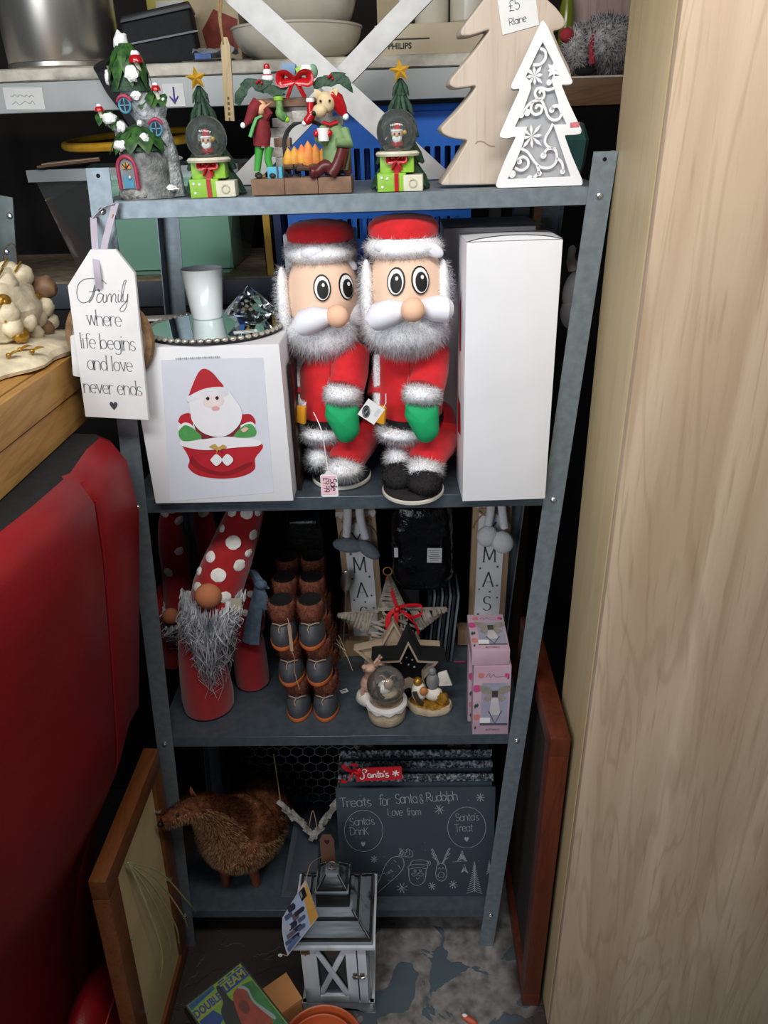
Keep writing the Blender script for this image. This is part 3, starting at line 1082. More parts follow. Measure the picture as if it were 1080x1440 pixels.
# ------------------------------------------------------------------ snow globes with tree and presents
def bow(mb, c, s):
    c = V(c)
    for sg in (-1, 1):
        pts = [c, c + V((sg * s * .6, -.2 * s, s * .5)), c + V((sg * s * 1.15, 0, s * .45)), c + V((sg * s * 1.2, 0, -s * .15)), c + V((sg * s * .6, -.1 * s, -s * .12)), c]
        mb.tube(tri_spline(pts, 4), [s * .2] + [s * .46] * 19 + [s * .2], 8, flat=.4)
        mb.tube(tri_spline([c, c + V((sg * s * .35, -.15 * s, -s * .5)), c + V((sg * s * .75, 0, -s * 1.25))], 4), [s * .2, s * .28, s * .32, s * .34, s * .36, s * .38, s * .38, s * .38, s * .34], 8, flat=.35)
    mb.ell(c + V((0, -.12 * s, 0)), s * .26, seg=10, rings=7)
    return mb


def santa_mini(parent, c, s):
    MB().ell(c + V((0, 0, s * .35)), (s * .5, s * .42, s * .45), seg=12, rings=8).build('santa_body', redg, parent)
    hd = MB().ell(c + V((0, -s * .12, s * 1.0)), (s * .48, s * .42, s * .42), seg=12, rings=8).build('santa_head', skin, parent)
    MB().ell(c + V((0, -s * .3, s * .72)), (s * .42, s * .28, s * .36), nz=.2, nf=2, seg=12, rings=8).build('santa_beard', snow, parent)
    MB().tube([c + V((0, 0, s * 1.25)), c + V((s * .02, 0, s * 1.6)), c + V((s * .05, 0, s * 1.95))], [s * .44, s * .3, s * .1], 10).build('santa_hat', redg, parent)
    MB().lathe([(s * .46, 0), (s * .52, s * .1), (s * .46, s * .2)], c + V((0, -s * .04, s * 1.2)), 12).build('hat_trim', snow, parent)
    for sg in (-1, 1):
        MB().ell(c + V((sg * s * .2, -s * .52, s * 1.08)), s * .09, seg=8, rings=6).build('eye', blackm, hd)
        MB().ell(c + V((sg * s * .32, -s * .25, 0)), (s * .25, s * .3, s * .17), seg=10, rings=6).build('santa_boot', blackm, parent)
    MB().ell(c + V((0, -s * .56, s * .95)), s * .13, seg=8, rings=6).build('nose', skin, hd)


def globe_tree(px, py, label, rz=0.0, starx=-10):
    b = PY(px, py, .03)
    t = thing('snow_globe', label, 'snow globe', (b.x, .045, T1), (0, 0, rz), group='green present snow globes')
    h = mapper(0, 0)
    # fir tree behind the globe
    sx = starx * K1
    for (z0, z1, r0, r1, nb) in ((0, .045, .043, .020, 13), (.032, .074, .035, .015, 12), (.066, .104, .027, .010, 11), (.094, .126, .019, .005, 9), (.118, .141, .012, .002, 7)):
        cx = sx * (z0 + z1) / 2 / .14
        mb = MB()
        mb.lathe([(r0 * .75, z0 + .003), (r1, z1), (0, z1 + .001)], (cx, .022, 0), 14)
        for k in range(nb):
            a = 2 * PI * k / nb + z0 * 40
            d = V((math.cos(a), math.sin(a), 0))
            o = V((cx, .022, 0))
            mb.tube([o + d * r1 * .6 + V((0, 0, z1)), o + d * (r0 * .72) + V((0, 0, z0 + .012)), o + d * r0 + V((0, 0, max(.001, z0 + .002)))], [r0 * .13, r0 * .22, r0 * .05], 6)
        mb.build('fir_tier', leafd, t)
    sc = V((sx, .014, .150))
    mb = MB()
    so = star(5, .0155, .0066, 90 + 6)
    vs = [sc + V((a, 0, b_)) for a, b_ in so] + [sc + V((0, -.006, 0)), sc + V((0, .006, 0))]
    mb.add(vs, [(i, (i + 1) % 10, 10) for i in range(10)] + [((i + 1) % 10, i, 11) for i in range(10)])
    mb.build('star', gold, t, angle=10)
    gc = V((0, -.018, .0755))
    MB().lathe([(.0295, 0), (.031, .003), (.028, .006)], (0, -.018, .045), 24).build('globe_collar', cream, t)
    santa_mini(t, gc + V((0, 0, -.0205)), .0165)
    MB().ell(gc + V((.011, -.012, -.001)), .003, seg=8, rings=6).build('gold_bauble', gold, t)
    MB().ell(gc + V((0, 0, -.0235)), (.014, .014, .004), seg=14, rings=6).build('snow_ground', snow, t)
    MB().ell(gc, .0285, seg=36, rings=24).build('globe', gglass, t)
    # presents
    bx = MB().box((-.0005, -.014, .035), (.047, .036, .022)).build('present', lime, t, bevel=.0012)
    MB().box((-.0005, -.033, .035), (.009, .0025, .0225)).build('ribbon', redg, bx)
    bow(MB(), (-.0005, -.035, .040), .0095).build('bow', redg, bx)
    bx = MB().box((-.008, -.017, .012), (.040, .042, .024)).build('present', lime, t, bevel=.0012)
    MB().box((-.001, -.0385, .012), (.006, .0025, .0235)).build('ribbon', redg, bx)
    mb = MB()
    for (a, c) in ((-.021, .006), (-.014, .017), (-.022, .018)):
        mb.lathe([(0, 0), (.002, 0), (.0015, .0008), (0, .001)], (a, -.0382, c), 8, rot=(PI / 2, 0, 0))
    mb.build('dots', white, bx, kind='stuff')
    bx = MB().box((.022, -.022, .0105), (.027, .034, .021)).build('present', cream, t, bevel=.0012)
    MB().lathe([(.0045, 0), (.006, 0), (.006, .001), (.0045, .001)], (.022, -.0393, .0105), 12, rot=(PI / 2, 0, 0), cap=False).build('seal', mat('beige_paint', '#b9b49b', .7), bx)
    MB().lathe([(.040, 0), (.041, .002), (.038, .004), (0, .0045)], (.004, .018, 0), 18, sy=.55).build('base', leafd, t)
    return t


globe_tree(300, 280, 'santa snow globe on green presents, beside the fairy house', .06, -9)
globe_tree(561, 271, 'santa snow globe on green presents, next to the big wooden tree', -.05, 4)

# ------------------------------------------------------------------ fireplace ornament
b0 = PY(428, 276, .03)
t = thing('fireplace_ornament', 'resin fireplace scene with elf, reindeer and red bow in the middle of the top shelf', 'ornament', (b0.x, .05, T1))
h = mapper(428, 277)
brownp = mat('brown_hearth', '#80634f', .7, var=.2, scale=60)
for k in range(3):
    MB().box(h(381 + 46 * k, 266.5, -.008), (.0468, .062, .021)).build('hearth_slab', brownp, t, bevel=.001)
gst = mat('pale_brick', '#b7b3ad', .8, var=.2, scale=70, bump=.5, bscale=240)
for i in range(6):
    for x in (398, 472):
        MB().box(h(x + (2 if i % 2 else -2), 249 - 12.2 * i, .012), (.023, .022, .0118)).build('brick', gst if i % 3 else brownp, t, bevel=.001)
pts = [(-.0245, 0)] + [(x * .0265, .030 + y * .026) for x, y in arc(0, 0, 1, 1, 180, 0, 14)] + [(.0245, 0)]
o = plate('chimney_breast', [[(-.033, .0), (-.033, .083), (.045, .083), (.045, 0), (.0405, 0)] + [(.007 + .032 * math.cos(math.radians(a)), .036 + .028 * math.sin(math.radians(a))) for a in range(0, 181, 15)] + [(-.0275, 0)]], .02, gst, t, 0)
o.location = h(428, 250, .002)
mb = MB().tube([h(428, 250, -.001) + V((.007 + .033 * math.cos(math.radians(a)), 0, .036 + .029 * math.sin(math.radians(a)))) for a in range(0, 181, 12)], .003, 6)
mb.tube([h(402.5, 255, -.001), h(403, 214, -.001)], .003, 6).tube([h(467, 255, -.001), h(467, 214, -.001)], .003, 6).build('iron_arch', mat('iron', '#3a3d42', .5, .3), t)
MB().box(h(428, 164, .006), (.120, .030, .011)).build('mantel', brownp, t, bevel=.003)
MB().box(h(428, 181, -.001), (.022, .006, .014)).build('keystone', gst, t, bevel=.001)
# flames
fl1 = mat('flame_orange', '#e0703a', .5, scale=60, col2='#e2a33e')
fl2 = mat('flame_yellow', '#d9a13a', .5, scale=60, col2='#c9752f')
for (x, z, s, m) in ((408, 222, .012, fl2), (417, 221, .013, fl2), (427, 219, .014, fl1), (436, 216, .016, fl1), (446, 221, .014, fl1), (455, 225, .011, fl1)):
    MB().lathe([(s * .55, 0), (s * .75, s * .4), (s * .6, s * 1.0), (s * .3, s * 1.6), (0, s * 2.0)], h(x, 242, -.004), 10, sy=.6).build('flame', m, t)
for (x, zz, r) in ((415, 243, 3), (432, 245, -4), (450, 243, 2)):
    MB().tube([h(x - 13, zz, -.008 + r * .001), h(x + 13, zz, -.006 - r * .001)], .0042, 8).build('log', mat('log_brown', '#5d4334', .8, var=.3, scale=80), t)
mb = MB()
for sg in (-1, 1):
    mb.tube(tri_spline([h(416, 240, -.018), h(416, 250, -.02), h(416 + sg * 4, 254, -.021), h(416 + sg * 9, 252, -.021), h(416 + sg * 8, 256, -.021)], 4), .0013, 6)
mb.build('andiron', blackm, t)
# gift in front
g = MB().box(h(391, 249, -.024), (.021, .014, .015)).build('present', mat('turquoise', '#4aa8c4', .5), t, bevel=.0008)
MB().box(h(395, 249, -.0313), (.0025, .0012, .0155)).build('ribbon', mat('purple_ribbon', '#5a2c60', .5), g)
# holly
for (x, y, a) in ((358, 148, .9), (366, 141, .3), (374, 143, 2.6), (384, 143, .2), (392, 149, -.4), (400, 152, -.3), (407, 150, .5), (462, 142, .4), (470, 141, .2), (478, 142, .1), (488, 141, -.3), (494, 146, -.9), (481, 137, .3), (352, 153, 1.1)):
    mb = MB()
    c = h(x, y, -.014)
    d = V((math.cos(a), 0, math.sin(a))) * .011
    leaf(mb, c - d * 1.25, c + d * 1.25, .014, (0, -1, .3), .25, .12)
    mb.v += []
    mb.build('holly_leaf', leafd, t)
for (x, y) in ((376, 140), (379, 138), (382, 141), (471, 137), (474, 135), (476, 139)):
    MB().ell(h(x, y, -.019), .0019, seg=8, rings=6).build('berry', redg, t)
mb = MB()
mb.v = []
bow(mb, h(426, 139, -.016), .0165)
mb.build('bow', redg, t)
# mantel decorations
s_ = MB().ell(h(388, 135, -.002), (.0085, .007, .006), seg=12, rings=8).ell(h(388, 128, -.002), (.0058, .005, .0055), seg=12, rings=8).build('snowman', snow, t)
MB().lathe([(.0042, 0), (.0045, .003), (.003, .006), (0, .007)], h(388, 124, -.002), 12).build('snowman_hat', redg, s_)
MB().tube([h(388, 131, -.002) + V((.0055 * math.cos(a), .0048 * math.sin(a), 0)) for a in [i * PI / 6 for i in range(12)]], .0011, 6, closed=True).build('scarf', redg, s_)
MB().box(h(417, 125, .0), (.019, .012, .014), rot=(0, .12, 0)).build('present', mat('dusty_blue', '#6f8fae', .5), t, bevel=.001)
MB().box(h(433, 128, .0), (.012, .012, .011), rot=(0, -.3, 0)).build('present', lime, t, bevel=.001)
MB().lathe([(.002, 0), (.011, 0), (.008, .006), (0, .009)], h(440, 127, .001), 14).build('white_cap_toadstool', snow, t)
MB().ell(h(449, 128, .0), (.007, .006, .009), nz=.2, seg=12, rings=8).build('green_bauble', mat('pale_green_paint', '#7fa383', .6), t)


def stocking(x, y, m, trim, sg, hgt=26):
    s_ = MB().tube(tri_spline([h(x, y, -.016), h(x + 1 * sg, y + hgt * .45, -.017), h(x + 1 * sg, y + hgt * .75, -.018), h(x - 9 * sg * -1, y + hgt, -.019)], 4), [.0055, .0055, .0052, .005, .005, .005, .0055, .006, .0062, .0062, .006, .0055, .004], 10).build('stocking', m, t)
    MB().lathe([(.0062, -.002), (.0068, 0), (.0062, .003)], h(x, y, -.016), 12).build('stocking_cuff', trim, s_)
    MB().ell(h(x + 10 * sg, y + hgt + 1, -.019), .0038, seg=8, rings=6).build('stocking_toe', trim, s_)


stocking(445, 163, redg, snow, -1)
stocking(402, 160, mat('striped_green', '#6f9c5b', .6, scale=120, col2='#3f6b3a'), lime, 1, 24)
# elf seen from behind
maroon = mat('maroon_wool', '#7a2028', .8, var=.2, scale=90)
mb = MB().tube([h(375, 216, -.022), h(377, 200, -.022), h(377, 185, -.022), h(379, 178, -.020)], [.0115, .0125, .0115, .006], 14)
mb.tube([h(384, 182, -.026), h(390, 176, -.028), h(386, 170, -.030)], [.0055, .005, .004], 8)
mb.build('elf_body', maroon, t)
for (x0, x1) in ((369, 366), (382, 385)):
    MB().tube([h(x0 + 3, 217, -.022), h(x0, 232, -.023), h(x1, 247, -.024)], [.0065, .0052, .0045], 10).build('elf_leg', mat('elf_green', '#3f9a3c', .6), t)
for (x, y) in ((367, 252), (386, 252)):
    MB().ell(h(x + 1, y, -.027), (.0055, .009, .004), rot=(.2, 0, .3), seg=10, rings=7).build('elf_shoe', mat('shoe_dark', '#33302c', .5), t)
hd = MB().ell(h(378, 170, -.022), (.009, .009, .0095), seg=14, rings=10).build('elf_head', skin, t)
for sg, x in ((-1, 368), (1, 389)):
    MB().tube([h(378 + sg * 6, 171, -.023), h(x, 167, -.026), h(x + sg * 5, 164, -.027)], [.0035, .003, .0005], 8, flat=.5).build('ear', skin, hd)
MB().tube([h(376, 164, -.022), h(369, 172, -.026), h(362, 184, -.028), h(356, 190, -.03)], [.0095, .0085, .006, .003], 12).build('elf_hat', maroon, t)
MB().ell(h(354, 190, -.031), .0038, seg=10, rings=7).build('pompom', snow, t)
MB().tube([h(380, 180, -.030), h(373, 183, -.034), h(368, 193, -.036), h(363, 204, -.036)], [.004, .0048, .005, .0055], 8, flat=.5).build('scarf', mat('scarf_green', '#5fae6c', .7), t)
# reindeer with a mug
olive = mat('olive_coat', '#7d9a6a', .75, var=.15, scale=80)
tan = mat('reindeer_cream', '#d9c39a', .65, var=.12, scale=80)
MB().tube([h(474, 247, -.02), h(476, 228, -.02), h(476, 205, -.022), h(474, 192, -.022)], [.018, .0195, .018, .009], 16).build('reindeer_body', olive, t)
for (a, b_, c) in (((462, 198), (456, 210), (463, 212)), ((488, 200), (494, 216), (478, 214))):
    MB().tube([h(*a, -.026), h(*b_, -.036), h(*c, -.043)], [.0075, .0075, .006], 10).build('reindeer_arm', olive, t)
hd = MB().ell(h(466, 166, -.026), (.0125, .011, .0135), rot=(0, -.25, 0), seg=16, rings=12).ell(h(458, 176, -.034), (.010, .010, .0085), seg=14, rings=10).build('reindeer_head', tan, t)
MB().ell(h(451, 179, -.04), .0034, seg=8, rings=6).build('nose', blackm, hd)
for (x, y, sg) in ((452, 152, -1), (483, 152, 1)):
    mb = MB()
    leaf(mb, h(466 + sg * 7, 161, -.026), h(x, y - 2, -.028), .011, (0, -1, 0), .3)
    leaf(mb, h(466 + sg * 7, 161, -.023), h(x, y - 2, -.026), .011, (0, 1, 0), .3)
    mb.build('ear', tan, hd)
for x in (460, 472):
    MB().ell(h(x, 165, -.038), .0017, seg=8, rings=6).build('eye', blackm, hd)
MB().tube([h(471, 158, -.022), h(480, 164, -.02), h(486, 176, -.018), h(490, 182, -.02)], [.010, .0105, .008, .004], 12).build('reindeer_hat', redg, t)
MB().ell(h(491, 184, -.021), .0045, seg=10, rings=7).build('pompom', snow, t)
MB().tube([h(462, 190, -.03), h(470, 193, -.034), h(480, 190, -.03)], .0045, 8, flat=.6).build('collar', redg, t)
mg = MB().lathe([(.0072, 0), (.0085, .016), (.0075, .016), (.006, .004), (0, .003)], h(462, 212, -.046), 16).build('mug', white, t)
for x in (453, 470):
    MB().ell(h(x, 203, -.047), (.0045, .0045, .005), seg=10, rings=7).build('mitten', redg, t)
dkb = mat('maroon_leather', '#5a2426', .35, var=.2, scale=60)
for pts in ([(480, 245), (486, 222), (478, 240), (468, 254)], [(470, 246), (460, 243), (450, 249), (441, 250)]):
    MB().tube(tri_spline([h(x, y, -.03 - .004 * i) for i, (x, y) in enumerate(pts)], 4), [.009, .009, .0095, .0095, .009, .0085, .008, .0075, .0075, .0075, .0075, .008, .007], 10).build('reindeer_leg', dkb, t)
MB().box(h(489, 235, -.006), (.012, .03, .04)).build('chair_back', dkb, t, bevel=.003)

# ------------------------------------------------------------------ wooden tree and white cut-out tree
bw = wood('pale_driftwood', '#cbbdae', '#bcaC9b', '#a18f7d', .6, 'Z', 1.0, .1, 1.2, .14, .15)
yw = .055


def pxo(pts, Y, b):
    return [((PY(x, y, Y) - b).x, (PY(x, y, Y) - b).z) for x, y in pts]


bt = V((PY(708, 264, yw).x, yw, T1))
t = thing('wooden_tree', 'large chunky pale wooden Christmas tree with a handwritten price label', 'ornament', bt, (0, 0, math.radians(4)))
left = [(618, 264), (640, 232), (658, 201), (648, 200), (634, 198), (622, 192), (619, 185), (628, 175), (645, 158), (660, 140), (671, 124), (655, 127), (640, 129), (631, 124), (633, 116), (648, 98), (668, 75), (690, 45), (676, 50), (660, 55), (647, 55), (648, 46), (660, 30), (683, 0), (700, -28), (722, -68)]
right = [(733, -66), (752, -25), (767, 0), (784, 15), (795, 30), (796, 40), (788, 46), (778, 47), (790, 75), (803, 100), (806, 114), (798, 120), (786, 121), (796, 150), (808, 172), (808, 186), (796, 190), (790, 192), (802, 225), (812, 250), (812, 262)]
out = rounded(pxo(left + right, yw, bt), .006, 3)
zmin = min(q[1] for q in out)
out = [(a, c - zmin) for a, c in out]
plate('tree_body', [out], .044, bw, t, 0, .002)
q = PY(729, 18, yw) - bt
lt = MB().box((0, -.0008, 0), (.050, .0006, .040)).xf(Matrix.Translation(q) @ Matrix.Rotation(math.radians(-12), 4, 'Y')).build('price_label', lab, t, label='white paper price label')
mb = MB()
write(mb, '£5', (-.004, -.0013, .004), EX, EZ, .0165, .0009)
write(mb, 'Rlaine', (-.002, -.0013, -.012), EX, EZ, .011, .0008)
mb.xf(Matrix.Translation(q) @ Matrix.Rotation(math.radians(-12), 4, 'Y')).build('handwriting', ink, lt)
mb = MB().strip(tri_spline([(-.004, .0), (.0, .003), (.008, .002), (.016, -.003), (.024, -.004)], 4), .0016)
mb.xf(Matrix.Translation(V(((PY(672, 202, yw) - bt).x, -.0006, (PY(672, 202, yw) - bt).z)))).build('scratch', mat('wood_split', '#9c8a78', .8), t)

yw = .012
bt = V((PY(758, 262, yw).x, yw, T1))
t = thing('white_cutout_tree', 'white wooden tree with cut-out scrolls and snowflakes leaning on the bigger wooden tree', 'ornament', bt, (math.radians(-2.5), 0, 0))
S5 = lambda pts: [(690 + x * .17352, 20 + y * .17361) for x, y in pts]
outer = S5([(437, 35), (470, 80), (560, 290), (675, 540), (660, 560), (620, 565), (580, 562), (640, 710), (742, 930), (738, 962), (700, 972), (602, 975), (660, 1140), (748, 1345), (745, 1382), (60, 1405), (42, 1385), (60, 1320), (130, 1150), (210, 985), (130, 1003), (80, 995), (75, 970), (150, 800), (245, 595), (190, 602), (168, 590), (172, 565), (290, 320), (405, 75), (420, 45)])
inner = S5([(432, 215), (500, 350), (565, 490), (512, 495), (500, 530), (545, 670), (570, 780), (620, 885), (512, 890), (535, 960), (590, 1130), (650, 1310), (140, 1330), (205, 1200), (270, 1030), (300, 905), (200, 907), (240, 825), (270, 770), (335, 590), (330, 540), (290, 500), (345, 385), (390, 290)])
o2, i2 = pxo(outer, yw, bt), pxo(inner, yw, bt)
zm = min(q[1] for q in o2)
o2, i2 = [(a, c - zm) for a, c in o2], [(a, c - zm) for a, c in i2]
plate('tree_front', [rounded(o2, .003, 3), i2], .004, white, t, 0, .0006)
plate('tree_back', [rounded([(a * .97, c * .985 + .0008) for a, c in o2], .003, 3)], .006, mat('grey_pearl', '#a9abb0', .5, var=.1, scale=14), t, .0065)
mb = MB()
s5 = lambda x, y: ((PY(690 + x * .17352, 20 + y * .17361, yw) - bt).x, (PY(690 + x * .17352, 20 + y * .17361, yw) - bt).z - zm)


def scroll(pts, w=.0034):
    mb.strip(tri_spline([s5(*p) for p in pts], 5), w, (0, .0005, 0))


scroll([(410, 265), (450, 290), (450, 350), (410, 395), (350, 400)])
scroll([(520, 590), (470, 605), (420, 590), (380, 600), (365, 640), (390, 680), (430, 670), (440, 630), (415, 610), (400, 635)])
scroll([(270, 790), (300, 740), (350, 700), (410, 690), (440, 740), (470, 820), (510, 850), (560, 840), (580, 800)])
scroll([(350, 700), (330, 760), (360, 805), (410, 790), (420, 745), (385, 730), (370, 760)])
scroll([(580, 790), (560, 740), (520, 740), (500, 770)], .0045)
scroll([(510, 880), (480, 940), (450, 990), (445, 1040), (480, 1075), (530, 1085)])
scroll([(250, 1085), (300, 1110), (350, 1180), (400, 1230), (470, 1240), (520, 1210), (540, 1150), (520, 1090), (460, 1090), (430, 1140)])
scroll([(200, 1240), (250, 1260), (300, 1230), (305, 1180), (270, 1150), (230, 1170), (225, 1200)])
scroll([(540, 1160), (580, 1200), (590, 1270)])
scroll([(380, 1220), (390, 1280), (340, 1325)], .004)
for (x, y, r) in ((500, 770, .0036), (430, 1140, .0042), (235, 1190, .0036), (585, 1270, .0036), (395, 1285, .0036), (175, 1290, .005), (480, 545, .0036), (320, 1330, .005), (300, 790, .0045), (250, 810, .004)):
    a, c = s5(x, y)
    mb.poly([(a + r * math.cos(k * PI / 6), c + r * math.sin(k * PI / 6)) for k in range(12)], (0, .0005, 0))
for (x, y, r) in ((362, 490, .0125), (335, 985, .0165), (520, 440, .009)):
    a, c = s5(x, y)
    for k in range(8):
        g = k * PI / 4 + .1
        L = r * (1.15 if k % 2 else .9)
        d, n_ = (math.cos(g), math.sin(g)), (-math.sin(g), math.cos(g))
        mb.poly([(a, c), (a + d[0] * L * .6 + n_[0] * .0022, c + d[1] * L * .6 + n_[1] * .0022), (a + d[0] * L, c + d[1] * L), (a + d[0] * L * .6 - n_[0] * .0022, c + d[1] * L * .6 - n_[1] * .0022)], (0, .0006 + .0001 * k, 0))
mb.build('scrollwork', white, t)
a, c = s5(685, 890)
MB().box((a, -.0006, c), (.012, .0006, .006), rot=(0, -.05, 0)).build('sale_sticker', mat('pink_sticker', '#d9858e', .6, scale=200, col2='#c64f58'), t)

# teal vase behind the trees
b0 = PY(806, 235, .20)
t = thing('teal_vase', 'small faceted teal glass block behind the white tree at the right of the top shelf', 'vase', (b0.x - .01, .20, T1))
MB().lathe([(.022, 0), (.028, .02), (.032, .055), (.022, .078), (.018, .08), (.018, .07), (.024, .05), (.018, .01), (0, .01)], (0, 0, 0), 8).build('body', mat('teal_glass', '#6fa9a4', .1, var=.2, scale=14, trans=.5, ior=1.4), t, angle=10)
# ================================================================== THINGS ON THE STORAGE SHELVING BEHIND
ZB, ZL = 1.8235, 1.4355
steel = mat('brushed_steel', '#cdc9c0', .32, .95, var=.12, scale=30, stretch=(1, 1, .02))
china = mat('cream_china', '#cfcabb', .3, var=.06, coat=.3)


def bowl(name, label, c, r, ht, m, group=None, foot=.45, cat='bowl'):
    t = thing(name, label, cat, c, (0, 0, 0), group)
    prof = [(r * foot, 0), (r * foot, .006)] + [(r * (foot + (1 - foot) * math.sin(a) ** .9), .006 + (ht - .006) * (1 - math.cos(a))) for a in [i * PI / 2 / 8 for i in range(1, 9)]]
    inner = [(a - .004 if a > .005 else 0, b + .003) for a, b in reversed(prof[2:])]
    MB().lathe(prof + [(r - .001, ht + .001)] + inner + [(0, .011)], (0, 0, 0), 40).build('body', m, t)
    MB().tube([V((r * math.cos(a), r * math.sin(a), ht)) for a in [i * PI / 20 for i in range(40)]], .0026, 6, closed=True).build('rim', m, t)
    return t


c = PY(92, 90, .56)
t = thing('steel_pot', 'large shiny steel cooking pot at the left end of the white board', 'pot', (c.x, .565, ZB))
r = .105
MB().lathe([(r * .94, 0), (r, .008), (r * 1.03, .22), (r * 1.05, .222), (r * 1.0, .22), (r * .97, .012), (0, .010)], (0, 0, 0), 48).build('body', steel, t)
MB().lathe([(r * .95, 0), (r * 1.015, .003), (r * 1.015, .010), (r * .99, .013)], (0, 0, -.0002), 48, cap=False).build('base_band', steel, t)
for sg in (-1, 1):
    MB().tube(tri_spline([V((sg * r * 1.02, -.03, .17)), V((sg * r * 1.3, -.03, .175)), V((sg * r * 1.3, .03, .175)), V((sg * r * 1.02, .03, .17))], 5), .006, 8).build('handle', steel, t)
# black bag with strap
blackf = mat('black_fabric', '#17181c', .75, var=.25, scale=120, bump=.3, bscale=400)
c = PY(232, 82, .57)
t = thing('black_bag', 'black padded bag with a strap dangling over the beam behind the fairy house', 'bag', (c.x, .57, ZB), (0, 0, .15))
MB().hexa([V(p) for p in ((-.085, -.05, 0), (.07, -.05, .004), (.07, .06, .004), (-.085, .06, 0), (-.065, -.045, .075), (.062, -.045, .098), (.062, .06, .098), (-.065, .06, .075))]).build('body', blackf, t, bevel=.008, bseg=3)
MB().hexa([V(p) for p in ((-.068, -.052, .07), (.066, -.052, .092), (.064, .063, .094), (-.066, .063, .072), (-.064, -.05, .082), (.062, -.05, .104), (.062, .06, .104), (-.064, .06, .082))]).build('lid', mat('black_leatherette', '#202126', .4, var=.2), t, bevel=.003)
MB().box((0, -.0525, .045), (.15, .002, .003), rot=(0, -.15, 0)).build('zip', mat('zip_grey', '#5b5d62', .4, .5), t)
sp = [PY(150, 84, .50), PY(140, 92, .436), PY(145, 103, .434), PY(158, 128, .432), PY(176, 152, .430), PY(190, 175, .428)]
sp = [V((-.085, -.03, .02)) + V((.001, 0, 0))] + [Euler((0, 0, -.15)).to_matrix() @ (p - V((c.x, .57, ZB))) for p in sp]
mb = MB()
P = tri_spline(sp, 6)
mb.sheet([[p + V((-.011, -.001, -.002)), p + V((.011, -.001, .002))] for p in P])
mb.sheet([[p + V((.011, .001, .002)), p + V((-.011, .001, -.002))] for p in P])
mb.build('strap', blackf, t)
# boxes and odd stock behind the bag
c = PY(247, 82, .78)
t = thing('yellow_folder', 'pale yellow folder standing behind the black bag', 'folder', (c.x, .80, ZB))
MB().box((0, 0, .09), (.10, .02, .18)).build('cover', mat('pale_yellow', '#d9cf72', .7, var=.08), t, bevel=.001)
MB().box((0, -.0102, .12), (.06, .001, .04)).build('label', lab, t)
c = PY(312, 78, .66)
t = thing('card_carton', 'cream carton with a red patch tilted behind the hanging wooden tag', 'carton', (c.x, .68, ZB), (0, math.radians(0), -.25))
MB().box((0, 0, .07), (.105, .05, .14)).build('body', mat('cream_card', '#b9aa8b', .8, var=.12), t, bevel=.0015)
MB().poly([(-.02, .02), (.045, .03), (.05, .085), (.0, .105), (-.03, .07)], (0, -.0255, 0)).build('print', mat('brick_red_print', '#8a4034', .7, var=.4, scale=40), t)
c = PY(322, 86, .50)
t = thing('plastic_packet', 'crumpled clear packet with a blue label lying on the white board', 'packet', (c.x - .026, .50, ZB + .0045))
mb = MB()
mb.sheet([[V((-.035 + .075 * i / 10, -.03 + .07 * j / 6, .010 + .012 * mnoise.noise(V((i * .5, j * .6, 3))) + .008 * math.sin(PI * j / 6))) for i in range(11)] for j in range(7)])
mb.sheet([[V((-.035 + .075 * i / 10, -.03 + .07 * j / 6, .0005)) for i in range(11)] for j in range(7)])
mb.build('wrapper', mat('cellophane', '#c8ccd2', .15, var=.2, trans=.3), t)
MB().box((-.016, -.026, .006), (.03, .004, .010)).build('label', mat('blue_label', '#3b62a8', .5, var=.3, scale=90), t)
t = thing('magazine', 'thin dark magazine lying flat under the clear packet', 'magazine', (PY(290, 90, .53).x + .03, .55, ZB))
MB().box((0, 0, .0015), (.13, .12, .003)).build('pages', mat('orange_brown_cover', '#8a5a38', .6, var=.3, scale=30), t)
MB().box((0, 0, .0037), (.132, .122, .0010)).build('cover', mat('dark_teal_cover', '#26444a', .4, var=.3, scale=30), t)
# bowls
c = PY(420, 86, .58)
bowl('wide_bowl', 'wide shallow cream bowl at the bottom of the stack behind the crossed stand', (c.x, .585, ZB), .125, .058, china, 'cream bowls in a stack')
bowl('deep_bowl', 'deep cream bowl nested in the wide shallow bowl', (c.x + .012, .585, ZB + .038), .105, .075, china, 'cream bowls in a stack', .4)
bowl('deep_bowl', 'topmost cream bowl of the stack behind the crossed stand', (c.x + .004, .585, ZB + .098), .098, .065, china, 'cream bowls in a stack', .4)
# boxed appliance and mugs
p0, p1 = PY(528, 84, .47), PY(694, 78, .47)
t = thing('appliance_box', 'cream cardboard box with a printed maker name under the white mugs', 'box', ((p0.x + p1.x) / 2, .565, ZB))
w = p1.x - p0.x
MB().box((0, 0, .0235), (w, .19, .047)).build('carton', mat('cream_carton', '#c4b69c', .75, var=.12, scale=8), t, bevel=.0015)
MB().box((-w / 2 + .05, -.0956, .0245), (.098, .001, .0022)).build('printed_line', blackm, t)
tx = font_text('PHILIPS', .0135, .0004)
tx.v = [p + V((-w / 2 + .045, -.0958, .0135)) for p in tx.v]
tx.build('printed_name', blackm, t)
MB().box((0, 0, .0475), (w * .96, .184, .001)).build('lid_flap', MATS['cream_carton'], t)


def mug(px, Y, label, r=.031, ht=.095, hs=-1):
    c = PY(px, 40, Y)
    t = thing('white_mug', label, 'mug', (c.x, Y, ZB + .0485), (0, 0, 0), 'mugs on the cream box')
    MB().lathe([(r * .9, 0), (r, .004), (r, ht), (r - .003, ht), (r - .004, .008), (0, .006)], (0, 0, 0), 32).build('body', china, t)
    MB().tube(tri_spline([V((hs * r * .95, 0, ht * .75)), V((hs * r * 1.7, 0, ht * .78)), V((hs * r * 1.75, 0, ht * .35)), V((hs * r * .95, 0, ht * .2))], 5), .005, 8).build('handle', china, t)


